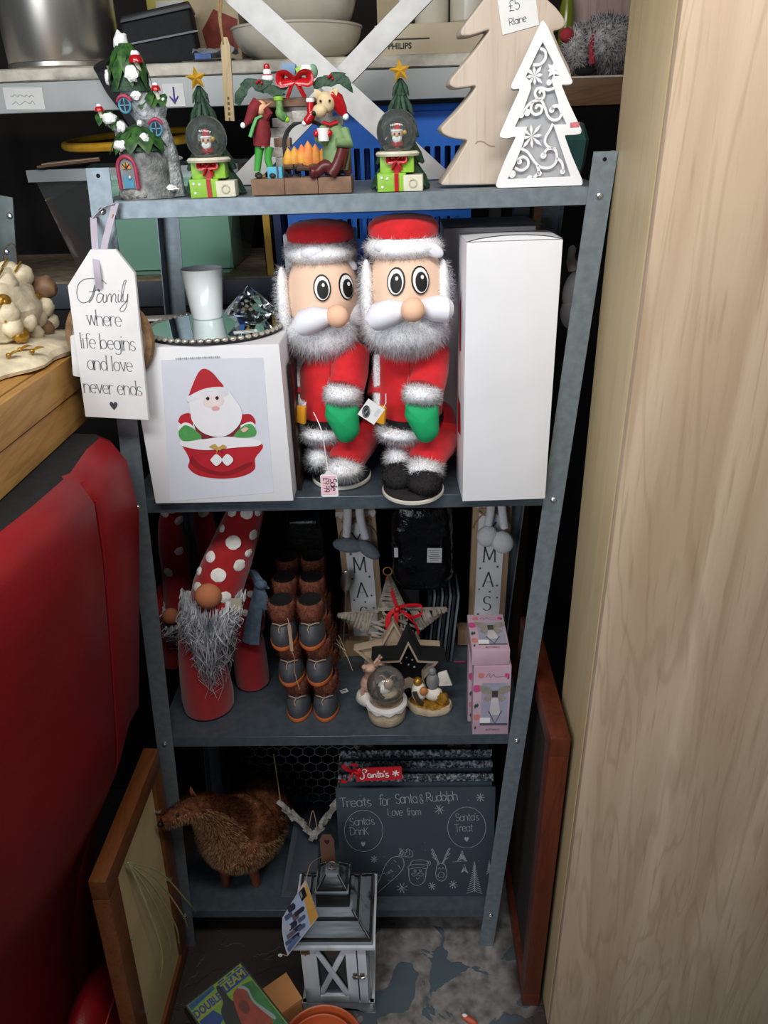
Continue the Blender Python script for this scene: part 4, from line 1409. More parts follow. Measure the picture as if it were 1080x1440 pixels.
mug(607, .52, 'white mug with handle to the left, left of two on the cream box')
mug(660, .515, 'white mug nearest the wooden tree, right of two on the cream box', .036, .1, 1)
c = PY(552, 80, .60)
t = thing('tall_carton', 'tall cream carton behind the left white mug', 'carton', (c.x, .70, ZB))
MB().box((0, 0, .08), (.06, .06, .16)).build('body', MATS['cream_card'], t, bevel=.0015)
MB().box((0, 0, .161), (.056, .056, .002)).build('flap', MATS['cream_carton'], t)
# crossed white stand on the rack
yx = .262
t = thing('crossed_stand', 'white painted wooden stand with two crossed legs at the back of the top shelf', 'stand', (PY(470, 115, yx).x, yx, T1))
b = V((PY(470, 115, yx).x, yx, T1))
wp_ = mat('worn_white_paint', '#dcdcdb', .6, var=.12, scale=30, bump=.1)


def slat(a, b2, Y, w, th):
    p, q = PY(*a, Y) - b, PY(*b2, Y) - b
    d = (q - p).normalized()
    n = V((-d.z, 0, d.x))
    # cut flat on the shelf
    t0 = (0.0006 - q.z) / d.z
    q = q + d * t0
    ex = n * (w / 2)
    k = -ex.z / d.z
    c1, c2 = q + ex + d * k, q - ex - d * k
    f = [p + ex, p - ex, c2, c1]
    mb = MB().add([x for x in f] + [x + V((0, th, 0)) for x in f], [(0, 1, 2, 3), (7, 6, 5, 4), (0, 4, 5, 1), (1, 5, 6, 2), (2, 6, 7, 3), (3, 7, 4, 0)])
    return mb.build('leg', wp_, t, bevel=.0015)


slat((300, -38), (628, 262), yx, .038, .014)
slat((622, -38), (335, 262), yx + .018, .033, .014)
e = PY(463, 115, yx) - b
MB().lathe([(0, -.0), (.006, 0), (.005, .002), (.002, .003), (0, .003)], e + V((0, -.0002, 0)), 12, rot=(PI / 2, 0, 0)).build('screw', boltm, t)
MB().lathe([(0, 0), (.0045, 0), (.0045, .034), (0, .034)], e + V((0, .033, 0)), 10, rot=(PI / 2, 0, 0)).build('pivot', boltm, t)
p, q = PY(300, -38, yx) - b, PY(622, -38, yx) - b
MB().tube([p + V((0, .008, .012)), p + V((0, .2, .012))], .01, 10).build('rail', wp_, t)
# wooden tag on twine hung from the stand
twm = mat('jute_twine', '#a58a63', .9, var=.2, scale=200)
yt = yx - .012
a0 = PY(311, -30, yt)
t = thing('twine_tag', 'slim wooden tag with tiny print hanging on jute twine from the white stand', 'tag', a0)
mb = MB()
for o_ in (-.004, .004):
    mb.tube(tri_spline([V((o_, 0, .0)), PY(309 + o_ * 300, 20, yt) - a0, PY(313, 55, yt) - a0, PY(314, 62, yt) - a0], 8), .0017, 6)
mb.build('twine', twm, t)
tp, bt_ = PY(316, 52, yt) - a0, PY(323, 170, yt) - a0
d = (bt_ - tp).normalized()
n = V((d.z, 0, -d.x)) * .0075
k = .006
MB().add([tp - n * .5, tp + n * .5, tp + n + d * .012, bt_ + n, bt_ - n, tp - n + d * .012] + [x + V((0, k, 0)) for x in (tp - n * .5, tp + n * .5, tp + n + d * .012, bt_ + n, bt_ - n, tp - n + d * .012)], [(0, 1, 2, 3, 4, 5), (11, 10, 9, 8, 7, 6)] + [((i + 1) % 6, i, 6 + i, 6 + (i + 1) % 6) for i in range(6)]).build('tag', wood('tag_wood', '#cdb891', '#bba47c', '#9f875f', .6, 'Z'), t, bevel=.0006)
mb = MB()
for i in range(5):
    mb.box(tp + d * (.085 + i * .0075) + V((0, -.0004, 0)), (.004 if i % 2 else .003, .0004, .0045))
mb.build('print', mat('brown_print', '#6a5a46', .8), t, kind='stuff')

# plush on the brown shelf, board and bottle behind it
c = PY(842, 120, .50)
t = thing('plush_toy', 'curly grey plush toy with a red collar on the brown wooden shelf', 'soft toy', (c.x, .51, 1.7788))
greyp = mat('grey_plush', '#bdb8b8', .9, var=.35, scale=90, sheen=.3)
MB().ell((0.01, 0, .053), (.056, .04, .041), nz=.12, nf=2, seg=24, rings=16).fur(5000, .014, .0016, (0, 0, -.3), .9, .9, 4).build('body', greyp, t)
MB().ell((-.045, -.006, .046), (.026, .028, .036), nz=.15, nf=2, seg=18, rings=12).fur(2000, .012, .0016, (0, 0, -.3), .9, .9, 5).build('head', greyp, t)
MB().tube([V((-.02, -.034, .02)), V((-.026, -.036, .05)), V((-.02, -.03, .072))], .005, 8, flat=.5).build('collar', mat('red_felt', '#a8323c', .8), t)
MB().ell((-.068, -.02, .068), (.014, .012, .012), seg=12, rings=8).build('red_hat', MATS['red_felt'], t)
MB().box((.052, -.035, .062), (.028, .001, .022), rot=(0, .15, .2)).build('swing_tag', lab, t)
MB().ell((-.03, -.02, .0095), (.02, .016, .008), seg=12, rings=8).build('paw', mat('black_plush', '#1d1b1d', .9), t)
c0, c1 = PY(803, 60, .60), PY(876, 60, .60)
t = thing('wood_grain_panel', 'pinkish wood grain panel standing behind the grey plush toy', 'panel', ((c0.x + c1.x) / 2 + .02, .625, 1.7788))
MB().box((0, 0, .13), (c1.x - c0.x + .04, .016, .26)).build('board', wood('pink_wood', '#b49d92', '#9c857b', '#7a655d', .6, 'Z'), t, bevel=.001)
MB().box((-(c1.x - c0.x + .04) / 2 - .001, 0, .13), (.002, .017, .26)).build('edging', mat('grey_edging', '#8f8985', .6), t)
c0 = PY(792, 60, .58)
t = thing('green_bottle', 'olive green bottle beside the wood grain panel', 'bottle', (c0.x + .005, .59, 1.7788))
MB().lathe([(.0, 0), (.013, 0), (.014, .004), (.014, .12), (.006, .15), (.006, .18), (0, .18)], (0, 0, 0), 20).build('body', mat('olive_glass', '#6f7a24', .15, var=.2), t)
MB().lathe([(.0068, 0), (.0068, .02), (0, .02)], (0, 0, .17), 16).build('cap', blackm, t)

# ------------------------------------------------------------------ lower level: tub, crate, books
plast_c = thin_glass('clear_tub_plastic', '#dfe4e2', .9, .07, '#b9c0be', .08)
plast_r = thin_glass('tub_rim_plastic', '#dfe6e6', 1.0, .42, '#b7c2c4', .1)
x0, x1 = PY(40, 240, .5).x, PY(330, 240, .5).x
zr = PY(150, 236, .5).z
t = thing('plastic_tub', 'large clear plastic storage tub behind the rack on the lower board', 'tub', ((x0 + x1) / 2, .68, ZL))
hw, hr = (x1 - x0) / 2, zr - ZL
bw_, bd = hw - .045, .13
top = [V((-hw, -.17, hr)), V((hw, -.17, hr)), V((hw, .17, hr)), V((-hw, .17, hr))]
bot = [V((-bw_, -bd, .001)), V((bw_, -bd, .001)), V((bw_, bd, .001)), V((-bw_, bd, .001))]
mb = MB()
for i in range(4):
    j = (i + 1) % 4
    mb.add([bot[i], bot[j], top[j], top[i]], [(0, 1, 2, 3)])
mb.add(bot, [(3, 2, 1, 0)])
mb.build('body', plast_c, t)
mb = MB()
for i in range(4):
    j = (i + 1) % 4
    a, b2 = top[i] * 1.0, top[j] * 1.0
    dn = V((0, 0, -.022))
    o1 = V((a.x * 1.03, a.y * 1.05, a.z))
    o2 = V((b2.x * 1.03, b2.y * 1.05, b2.z))
    mb.add([a, b2, o2, o1, o1 + dn, o2 + dn], [(0, 1, 2, 3), (3, 2, 5, 4)])
mb.build('rim', plast_r, t)
mint = mat('mint_card', '#b9f2d9', .6, var=.05, scale=6)
t = thing('mint_box', 'mint green box inside the clear plastic tub', 'box', (-.075, .665, ZL + .002))
MB().box((0, 0, .0975), (.25, .12, .195)).build('body', mint, t, bevel=.002)
MB().box((0, 0, .185), (.254, .124, .02)).build('lid', mint, t, bevel=.002)
t = thing('red_vase', 'dark red vase inside the clear tub left of the mint box', 'vase', (-.243, .66, ZL + .002))
MB().lathe([(.02, 0), (.03, .02), (.034, .06), (.02, .11), (.016, .15), (.022, .17), (.018, .168), (.012, .15), (0, .14)], (0, 0, 0), 20).build('body', mat('dark_red_glaze', '#5e1f1c', .15, var=.2), t)
MB().tube([V((.022 * math.cos(a), .022 * math.sin(a), .17)) for a in [i * PI / 8 for i in range(16)]], .0025, 6, closed=True).build('rim', gold, t)
zr2 = ZL + hr
cx = PY(185, 205, .62).x
t = thing('gold_rimmed_tray', 'round dark tray with a gold rim lying across the clear tub', 'tray', (cx, .69, zr2 + .036), (math.radians(5), math.radians(-2), 0))
R_ = .158
MB().tube([V((R_ * math.cos(a), R_ * math.sin(a) * .9, .014)) for a in [i * PI / 24 for i in range(48)]], .0085, 8, closed=True).build('rim', gold, t)
MB().lathe([(R_ * .97, .012), (R_ * .86, .002), (0, 0)], (0, 0, 0), 40, sy=.9, cap=False).build('dish', mat('dark_lacquer', '#221814', .25), t)
t = thing('white_plate', 'white plate edge tilted on the clear tub below the gold rim', 'plate', (PY(225, 220, .55).x - .02, .555, zr2 + .009), (math.radians(3), math.radians(7), 0))
MB().lathe([(.02, 0), (.03, 0), (.06, .008), (.062, .010), (.055, .0095), (.03, .003), (0, .003)], (0, 0, 0), 32).build('dish', white, t)
MB().tube([V((.061 * math.cos(a), .061 * math.sin(a), .009)) for a in [i * PI / 16 for i in range(32)]], .0014, 6, closed=True).build('rim', white, t)
t = thing('brown_folder', 'brown folded card lying on the rim at the left of the clear tub', 'folder', (PY(90, 215, .55).x, .58, zr2 + .006), (0, math.radians(-4), .3))
MB().box((0, 0, .004), (.12, .16, .004)).build('cover', mat('brown_card', '#5f4030', .7, var=.2), t)
MB().box((.004, 0, .0075), (.11, .15, .002)).build('sheet', mat('pale_card', '#9a8470', .8), t)
t = thing('metal_hinge_plate', 'grey metal plate with bolts at the far left beside the clear tub', 'bracket', (PY(6, 300, .53).x - .035, .53, ZL))
MB().hexa([V(p) for p in ((-.06, 0, 0), (.03, 0, 0), (.03, .006, 0), (-.06, .006, 0), (-.06, 0, .19), (.06, 0, .165), (.06, .006, .165), (-.06, .006, .19))]).build('plate', mat('zinc', '#616b6a', .45, .5, var=.25), t, bevel=.001)
for q in ((.02, .15), (.045, .13), (.0, .11), (.02, .06)):
    MB().lathe([(0, 0), (.007, 0), (.005, .004), (0, .005)], (q[0], -.0002, q[1]), 10, rot=(PI / 2, 0, 0)).build('bolt', boltm, t)
# blue crate
cb = mat('blue_plastic', '#2a78e6', .4, var=.08)
xa, xb = PY(404, 300, .52).x, PY(664, 200, .52).x
W_, H_, D_ = xb - xa, .309, .26
t = thing('blue_crate', 'bright blue slotted plastic crate behind the fireplace ornament', 'crate', ((xa + xb) / 2, .52 + D_ / 2, ZL))


def slotted(w):
    outs = [[(-w / 2, 0), (w / 2, 0), (w / 2, H_), (-w / 2, H_)]]
    n = int(w / .021)
    for r_, (z0, z1) in enumerate(((.035, .105), (.15, .235))):
        for i in range(n):
            x = -w / 2 + .018 + (w - .036) * (i + .5) / n
            outs.append(rounded([(x - .006, z0), (x + .006, z0), (x + .006, z1), (x - .006, z1)], .003, 2))
    return outs


plate('front_panel', slotted(W_), .004, cb, t, -D_ / 2)
plate('back_panel', slotted(W_), .004, cb, t, D_ / 2 - .004)
for sg in (-1, 1):
    o = plate('side_panel', slotted(D_ - .008), .004, cb, t, 0)
    o.rotation_euler = (0, 0, PI / 2)
    o.location = (sg * (W_ / 2 - .002) + .002, 0, 0)
MB().box((0, 0, .003), (W_ - .008, D_ - .008, .004)).build('bottom_panel', cb, t)
MB().box((0, -D_ / 2 - .004, H_ - .006), (W_ + .01, .009, .012)).box((0, -D_ / 2 - .003, .125), (W_ + .004, .006, .012)).build('rim', cb, t, bevel=.002)
for (px, Y, w, col, nm, lb) in ((376, .50, .018, '#c99a2e', 'mustard_cover', 'mustard yellow book standing between the tub and the blue crate'), (391, .50, .019, '#1d3564', 'navy_cover', 'navy blue book standing against the blue crate')):
    t = thing('book', lb, 'book', (PY(px, 330, Y).x, Y + .075, ZL), (0, 0, 0), 'books beside the blue crate')
    m = mat(nm, col, .5, var=.1)
    MB().box((0, -.0735, .12), (w, .003, .24)).box((-w / 2 + .001, 0, .12), (.002, .15, .24)).box((w / 2 - .001, 0, .12), (.002, .15, .24)).build('cover', m, t)
    MB().box((0, .002, .12), (w - .004, .142, .23)).build('pages', mat('page_block', '#d5cdb8', .8), t)

# ------------------------------------------------------------------ cream resin ornament on the pine boxes
zo = 1.4035
b0 = V((-.19, .0, zo))
t = thing('resin_ornament', 'cream and gold resin ornament of clustered berries on the pine boxes', 'ornament', b0)
resin = mat('cream_resin', '#e3d6b8', .4, var=.25, scale=40, bump=.3, bscale=120)
mb = MB()
ring = []
n = 40
for (rr, z) in ((.98, 0), (1.0, .006), (.95, .014), (.7, .022), (.3, .028)):
    ring.append([V(((.095 + .008 * math.sin(9 * a)) * rr * math.cos(a), (.15 + .01 * math.sin(9 * a)) * rr * math.sin(a), z + .004 * mnoise.noise(V((a * 2, z * 40, 1))))) for a in [2 * PI * i / n for i in range(n + 1)]])
mb.sheet(ring)
mb.add(ring[-1][:-1], [tuple(range(n))])
mb.add(ring[0][:-1], [tuple(reversed(range(n)))])
mb.build('base_slab', resin, t)
goldr = mat('antique_gold', '#b88a35', .35, .6, var=.4, scale=120)
brn = mat('brown_resin', '#8a6a50', .5, var=.3, scale=60)
spots = [(30, 388, .05, .016, resin), (12, 384, .05, .017, resin), (6, 400, .0, .018, resin), (63, 404, .08, .017, brn), (26, 412, .03, .012, goldr), (40, 430, .04, .016, resin), (22, 436, .0, .018, resin), (60, 432, .07, .016, resin), (8, 440, -.03, .018, resin), (36, 452, .0, .015, resin), (52, 448, .05, .014, resin), (16, 458, -.03, .015, resin), (70, 452, .08, .013, resin), (46, 420, .05, .01, goldr), (64, 464, .06, .013, brn), (28, 470, -.02, .012, goldr), (4, 425, -.03, .012, goldr), (50, 470, .03, .012, resin)]
for (px, py, Y, r, m) in spots:
    p = PY(px, py, Y) - b0
    p.z = max(p.z, .03)
    r *= 1.12
    MB().ell(p, (r, r * .95, r * .95), nz=.16, nf=1.8, seg=16, rings=12).build('berry' if m is not goldr else 'gold_blossom', m, t)
    if m is resin:
        MB().tube(tri_spline([p + V((0, -r, r * .5)), p + V((r * .3, -r * .6, r)), p + V((r * .2, 0, r * 1.15))], 3), .0016, 5).build('stalk', goldr, t)
MB().ell((0, .02, .072), (.052, .085, .058), nz=.2, nf=2, seg=20, rings=14).build('core', resin, t)
for (px, py, Y) in ((12, 500, -.08), (28, 492, -.05), (45, 494, -.04), (8, 486, -.06)):
    p = PZ(px, py, zo + .024) - b0
    mb = MB()
    leaf(mb, p, p + V((.018, .006, .004)), .010, (0, -.3, 1), .3)
    mb.ell(p, .004, seg=8, rings=6)
    mb.build('gold_leaf', goldr, t)
mb = MB().tube(tri_spline([PY(2, 372, .05) - b0, PY(8, 348, .05) - b0, PY(20, 345, .05) - b0, PY(24, 372, .05) - b0], 6), .0012, 5)
mb.build('wire_loop', mat('wire', '#59493a', .5, .5), t)
# ================================================================== SECOND SHELF
from mathutils.bvhtree import BVHTree


def bvh(mb):
    return BVHTree.FromPolygons([tuple(p) for p in mb.v], [tuple(q) for q in mb.f])


def hit(tree, px, py, b):
    """where the line of sight through a pixel meets a surface given in coordinates relative to b"""
    d = ray(px, py).normalized()
    loc, nrm, ix, dist = tree.ray_cast(CAM - V(b), d)
    if loc is None:
        loc, nrm, ix, dist = tree.find_nearest(CAM - V(b) + d * 1.3)
    if nrm.dot(d) > 0:
        nrm = -nrm
    return loc, nrm


def on_plane(px, py, O, N):
    d = ray(px, py)
    return CAM + d * ((V(O) - CAM).dot(V(N)) / d.dot(V(N)))


def disc(mb, p, n, rx, rz, th=.0015, up=EZ, seg=18):
    """small domed disc lying on a surface"""
    n = V(n).normalized()
    u = V(up).cross(n).normalized()
    w = n.cross(u)
    vs = []
    for (k, h_) in ((1, -.001), (1, th * .4), (.75, th * .85), (0.001, th)):
        vs += [V(p) + u * (math.cos(2 * PI * i / seg) * rx * k) + w * (math.sin(2 * PI * i / seg) * rz * k) + n * h_ for i in range(seg)]
    fs = [(r * seg + i, r * seg + (i + 1) % seg, (r + 1) * seg + (i + 1) % seg, (r + 1) * seg + i) for r in range(3) for i in range(seg)]
    return mb.add(vs, fs)


def fur_mat(name, c1, c2, tr=.35, scale=60):
    mat(name + '_skin', c1, .9, col2=c2, scale=scale)
    m = mat(name, c1, .9, col2=c2, scale=scale)
    nt = m.node_tree
    b_ = nt.nodes['Principled BSDF']
    src = b_.inputs['Base Color'].links[0].from_socket
    b_.inputs['Specular IOR Level'].default_value = .1
    tl = nt.nodes.new('ShaderNodeBsdfTranslucent')
    nt.links.new(src, tl.inputs[0])
    mx = nt.nodes.new('ShaderNodeMixShader')
    mx.inputs[0].default_value = tr
    nt.links.new(b_.outputs[0], mx.inputs[1])
    nt.links.new(tl.outputs[0], mx.inputs[2])
    tp = nt.nodes.new('ShaderNodeBsdfTransparent')
    m2 = nt.nodes.new('ShaderNodeMixShader')
    m2.inputs[0].default_value = .45
    nt.links.new(mx.outputs[0], m2.inputs[1])
    nt.links.new(tp.outputs[0], m2.inputs[2])
    nt.links.new(m2.outputs[0], nt.nodes['Material Output'].inputs[0])
    return m


wfur = fur_mat('white_fur', '#fbfbfd', '#f4f4f8')
rplush = mat('red_plush', '#d0141f', .8, var=.14, scale=55, bump=.15, bscale=420, sheen=.25)
face_m = mat('peach_felt', '#f0cdb4', .85, var=.04)
nose_m = mat('nose_felt', '#f2c3a4', .85, var=.04)
must_m = mat('lilac_white_felt', '#e9e9f2', .85, var=.04)
green_m = mat('green_felt', '#15a566', .8, var=.05)
bplush = mat('black_plush', '#0c0c0e', .95, var=.3, scale=90)
orange_m = mat('orange_felt', '#e8a022', .8, var=.06)


HD = .040


def plush_santa(b, O, H, F, label, seed, side=True):
    """O = pixel offset of the body, H of the head, F of the face features"""
    t = thing('plush_santa', label, 'soft toy', b, (0, 0, 0), 'plush santas on the second shelf')

    def hp(px, py, dy, o=O):
        return PY(px + o[0], py + o[1], b.y + dy + (HD if o is H else 0)) - b
    # base and boots
    MB().lathe([(.050, 0), (.052, .002), (.052, .006), (.049, .008)], (0, .004, 0), 40, sy=1.12).build('base_rim', mat('cream_plastic', '#cfcabd', .5), t)
    MB().lathe([(.0495, .006), (.050, .010), (.046, .016), (.03, .019), (0, .02)], (0, .004, 0), 40, sy=1.12).build('base', bplush, t)
    for x, y, z in ((hp(596, 680, -.03).x, -.020, .029), (hp(562, 668, .0).x, .002, .030)):
        MB().ell((x, y, z), (.029, .034, .0215), seg=20, rings=14, nz=.03).fur(1440, .005, 0.0010, (0, 0, 0), .6, 0, seed).build('boot', bplush, t)
    # legs, seat and hem
    MB().tube(tri_spline([hp(621, 596, .05), hp(618, 618, .035), hp(606, 634, -.005), hp(597, 652, -.026)], 4), [.031] * 4 + [.033] * 4 + [.032] * 4 + [.027], 16).build('trouser_leg', rplush, t)
    MB().tube(tri_spline([hp(590, 600, .05), hp(575, 612, .02), hp(563, 632, .006)], 4), [.03] * 4 + [.026] * 4 + [.022], 16).build('trouser_leg', rplush, t)
    MB().ell(hp(617, 592, .07), (.031, .036, .036), seg=20, rings=14).build('seat', rplush, t)
    MB().ell(hp(596, 660, -.042), (.0285, .026, .016), seg=20, rings=12).fur(3520, .011, 0.0010, (0, 0, -.35), .5, .5, seed + 1).build('trouser_trim', wfur, t)
    MB().ell(hp(560, 645, -.012), (.019, .020, .019), seg=18, rings=12).fur(2240, .011, 0.0010, (0, 0, -.35), .5, .5, seed + 2).build('trouser_trim', wfur, t)
    MB().ell(hp(566, 606, .0), (.040, .038, .014), seg=24, rings=12).fur(4160, .011, 0.0010, (0, 0, -.35), .5, .5, seed + 3).build('coat_trim', wfur, t)
    # coat
    mb = MB()
    c0, c1 = hp(578, 600, .022), hp(576, 475, .048)
    prof = [(.046, 0), (.052, .10), (.0545, .3), (.054, .6), (.050, .85), (.040, 1.0)]
    pts = [c0.lerp(c1, q) for _, q in prof]
    mb.tube(pts, [r for r, _ in prof], 28, up=V((1, 0, 0)))
    coat = bvh(mb)
    mb.build('coat', rplush, t, angle=70)
    bl = c0.lerp(c1, .13)
    MB().lathe([(.0535, -.007), (.0555, -.006), (.0555, .006), (.0535, .007)], bl, 32, cap=False).build('belt', mat('black_vinyl', '#101012', .45), t)
    p = hp(536, 583, -.036)
    MB().box(p, (.016, .007, .030), rot=(0, .12, -.5)).build('buckle', orange_m, t, bevel=.002)
    mb = MB()
    pl = [hit(coat, 533 + O[0], y + O[1], b)[0] for y in (500, 520, 540, 560, 574)]
    mb.tube(pl, .0095, 12, flat=.55, up=V((0, 1, 0)))
    mb.fur(2400, .0045, 0.0009, (0, 0, -.1), .6, .2, seed + 4).build('placket', wfur, t)
    MB().tube([hp(576, y, -.0345 + (545 - y) * .0003) for y in (505, 525, 545)], .0012, 5).build('seam', mat('dark_red_thread', '#a80f1a', .8), t)
    # arm held down in front, cuff and mitten
    MB().tube(tri_spline([hp(607, 492, .020), hp(604, 520, -.004), hp(597, 548, -.030)], 5), [.030] * 5 + [.031] * 5 + [.029], 18).build('sleeve', rplush, t)
    MB().tube([hp(595, 545, -.038), hp(594, 554, -.041), hp(593, 566, -.044)], [.026, .0285, .0275], 20).fur(3840, .0075, 0.0010, (0, 0, -.2), .6, .3, seed + 5).build('cuff', wfur, t)
    mb = MB()
    oc = [(570, 574), (572, 566), (594, 563), (615, 568), (617, 590), (617, 608), (610, 617), (600, 622), (590, 619), (582, 608), (574, 594), (569, 584)]
    ctr = hp(594, 590, -.050)
    rows = []
    for k, (s, dy) in enumerate(((.0, -.021), (.5, -.019), (.8, -.014), (.97, -.006), (1.0, .0), (.95, .007), (.7, .014), (.0, .017))):
        rr = [ctr + (hp(x, y, -.050) - ctr) * max(s, .002) + V((0, dy, 0)) for x, y in tri_spline(oc + [oc[0]], 3)]
        rows.append(rr)
    mb.sheet(rows)
    mb.build('mitten', green_m, t, angle=80)
    MB().tube(tri_spline([hp(553, 505, .05), hp(540, 530, .045), hp(536, 556, .03)], 4), .024, 14).build('sleeve', rplush, t)
    # head
    fc = hp(572, 408, -.008, H)
    mb = MB().ell(fc, (.059, .055, .078), seg=32, rings=24)
    ftree = bvh(mb)
    mb.build('face', face_m, t)
    hc = hp(571, 418, .022, H)
    MB().ell(hc, (.060, .046, .084), seg=28, rings=20).fur(5500, .011, 0.0011, (0, -.15, -.35), .5, .5, seed + 6, keep=lambda c, n: n.y > -.72).build('hair', wfur, t)
    for sg, px in ((-1, 517), (1, 623))[:2 if side else 1]:
        q = hp(px, 420, -.02, H)
        MB().ell(q, (.011, .022, .058), seg=14, rings=14).fur(1600, .010, 0.0010, (0, -.1, -.4), .5, .5, seed + 7).build('sideburn', wfur, t)
    q = hp(570, 462, -.030, H)
    MB().ell(q + V((0, 0, -.002)), (.0595, .036, .036), seg=28, rings=16).fur(5200, .015, 0.0011, (0, -.1, -.7), .45, .8, seed + 8).build('beard', wfur, t)
    q = hp(568, 346, -.004, H)
    MB().ell(q, (.0575, .057, .0215), seg=32, rings=14).fur(3200, .009, 0.0010, (0, 0, -.15), .6, .3, seed + 9).build('hat_trim', wfur, t)
    q2 = hp(567, 322, .004, H)
    MB().lathe([(.052, -.008), (.0535, .003), (.051, .010), (.042, .017), (.02, .021), (0, .022)], q2, 30, sy=1.0).build('hat', rplush, t)
    # eyebrows, eyes, moustache and nose
    ft2 = ftree

    def onface(px, py, lift=0.0):
        p_, n_ = hit(ft2, px + F[0], py + F[1], b)
        return p_ + n_ * lift, n_
    for (px, py, w, a) in ((546, 351, .0185, .05), (606, 356, .0165, -.5)):
        p_, n_ = onface(px, py, .004)
        MB().ell(p_ + V((0, -.015, .004)), (w, .006, .0095), rot=(0, -a, 0), seg=16, rings=10).build('eyebrow', must_m, t)
    for (px, py) in ((557, 396), (591, 394)):
        p_, n_ = onface(px, py)
        e = disc(MB(), p_, n_, .0138, .0205, .0012).build('eye', blackm, t)
        disc(MB(), p_ + n_ * .0016 - V((0, 0, .0004)), n_, .0118, .0180, .0010).build('eye_white', white, e)
        disc(MB(), p_ + n_ * .0029 + V((.0008, 0, -.0026)), n_, .0090, .0142, .0008).build('pupil', mat('black_gloss', '#08080a', .6), e)
        disc(MB(), p_ + n_ * .0039 + V((.002, 0, .0040)), n_, .0023, .0030, .0006).build('glint', white, e)
    q, _ = onface(548, 436)
    MB().tube([q + V((.022, -.012, .002)), q + V((.004, -.014, 0)), q + V((-.016, -.012, -.007)), q + V((-.027, -.010, -.015))], [.014, .0225, .0245, .017], 18, flat=.85).build('moustache', must_m, t)
    q, _ = onface(612, 431)
    MB().tube([q + V((-.022, -.012, .002)), q + V((-.004, -.014, 0)), q + V((.013, -.010, -.002)), q + V((.021, -.007, -.003))], [.014, .0215, .0235, .016], 18, flat=.85).build('moustache', must_m, t)
    q, _ = onface(580, 431)
    MB().ell(q + V((0, -.024, 0)), (.0175, .017, .0175), seg=20, rings=14).build('nose', nose_m, t)
    return t


bR = V((PY(581, 690, 0).x, .014, T2))
plush_santa(bR, (0, 0), (0, 0), (0, 0), 'plush santa facing forward, beside the tall white box', 20)
bL = V((PY(478, 684, .035).x, .078, T2))
plush_santa(bL, (-112, 0), (-117, 7), (-104, 9), 'plush santa on the left with a pink sale tag, face turned aside', 60, False)

# tags on the toys
pk = mat('pink_label', '#f0c3cf', .7, var=.03)
twn = mat('white_string', '#e6dfe2', .8)
o = PY(463, 681, -.058)
t = thing('price_tag', 'white price tag with pink sticker and handwritten price hanging from the left santa', 'tag', o)
MB().prism(rounded([(-.0135, -.0215), (.0135, -.0215), (.0135, .0155), (.005, .018), (.004, .0225), (-.004, .0225), (-.005, .018), (-.0135, .0155)], .002, 2), .0012).build('card', white, t)
MB().box((-.001, -.0004, -.001), (.022, .0006, .032)).build('sticker', pk, t)
mb = MB()
write(mb, 'Sale', (.002, -.0010, -.001), V((0, 0, -1)), V((1, 0, 0)), .0135, .0011)
write(mb, '£9.99', (-.009, -.0010, -.001), V((0, 0, -1)), V((1, 0, 0)), .0125, .0011)
mb.build('handwriting', mat('marker', '#2d1c2c', .7), t)
MB().tube(tri_spline([V((0, 0, .0205)), PY(458, 640, -.05) - o, PY(452, 605, -.045) - o, PY(441, 580, .004) - o], 6), .0009, 6).build('string', twn, t)
o = PY(522, 579, -.045)
t = thing('swing_tag', 'square white swing tag with a black oval emblem between the two santas', 'tag', o, (0, math.radians(36), 0))
MB().box((0, 0, 0), (.030, .001, .030)).build('card', white, t)
mb = MB().poly([(-.004 + .0062 * math.cos(a), .0102 * math.sin(a)) for a in [i * PI / 12 for i in range(24)]], (-.003, -.0008, -.002), V((.86, 0, .5)), V((-.5, 0, .86)))
em = mb.build('emblem', mat('emblem_black', '#24262b', .6), t)
mb = MB()
mb.strip([(.0045 * math.cos(a), .0080 * math.sin(a)) for a in [i * PI / 10 for i in range(20)]], .0006, (-.006, -.0011, -.004), V((.86, 0, .5)), V((-.5, 0, .86)), closed=True)
for k in range(5):
    mb.box((-.0062 + .0006 * k - .001, -.0011, -.0095 + .0028 * k), (.0034, .0003, .0012), rot=(0, .9, 0))
mb.build('emblem_lettering', mat('emblem_grey', '#9a9ca2', .6), em, kind='stuff')
mb = MB()
for k in range(4):
    mb.box((.006 + .0016 * k, -.0008, .004), (.0004, .0003, .014))
mb.build('small_print', mat('faint_print', '#b9bcc4', .7), t, kind='stuff')
MB().tube([V((.012, .001, .012)), V((.012, .008, .022)), V((.006, .022, .03))], .0007, 5).build('string', twn, t)

# ------------------------------------------------------------------ toy box with printed santa
wcard = mat('white_card', '#e4e4e8', .55, var=.04, scale=8)
yb = -.012
xa, xb = PY(212, 705, yb).x + .0075, PY(412, 697, yb).x
hb = PY(300, 487, yb).z - T2
b = V(((xa + xb) / 2, yb, T2))
t = thing('toy_box', 'white cardboard box printed with a santa in a red sack, under the mirror plate', 'box', b)
wB = xb - xa
MB().box((0, .10, hb / 2), (wB, .20, hb)).build('carton', wcard, t, bevel=.0015)
MB().box((0, .10, hb + .0004), (wB - .002, .198, .0008)).build('lid_flap', wcard, t)
hx = lambda px, py: ((PY(px, py, yb) - b).x, (PY(px, py, yb) - b).z)
pr = [0]


def printed(name, pts, m, sp=True, par=None):
    pr[0] += 1
    P = [hx(*p) for p in (tri_spline(pts + [pts[0]], 5)[:-1] if sp else pts)]
    return MB().poly(P, (0, -.0003 - .00012 * pr[0], 0)).build(name, m, par or t)


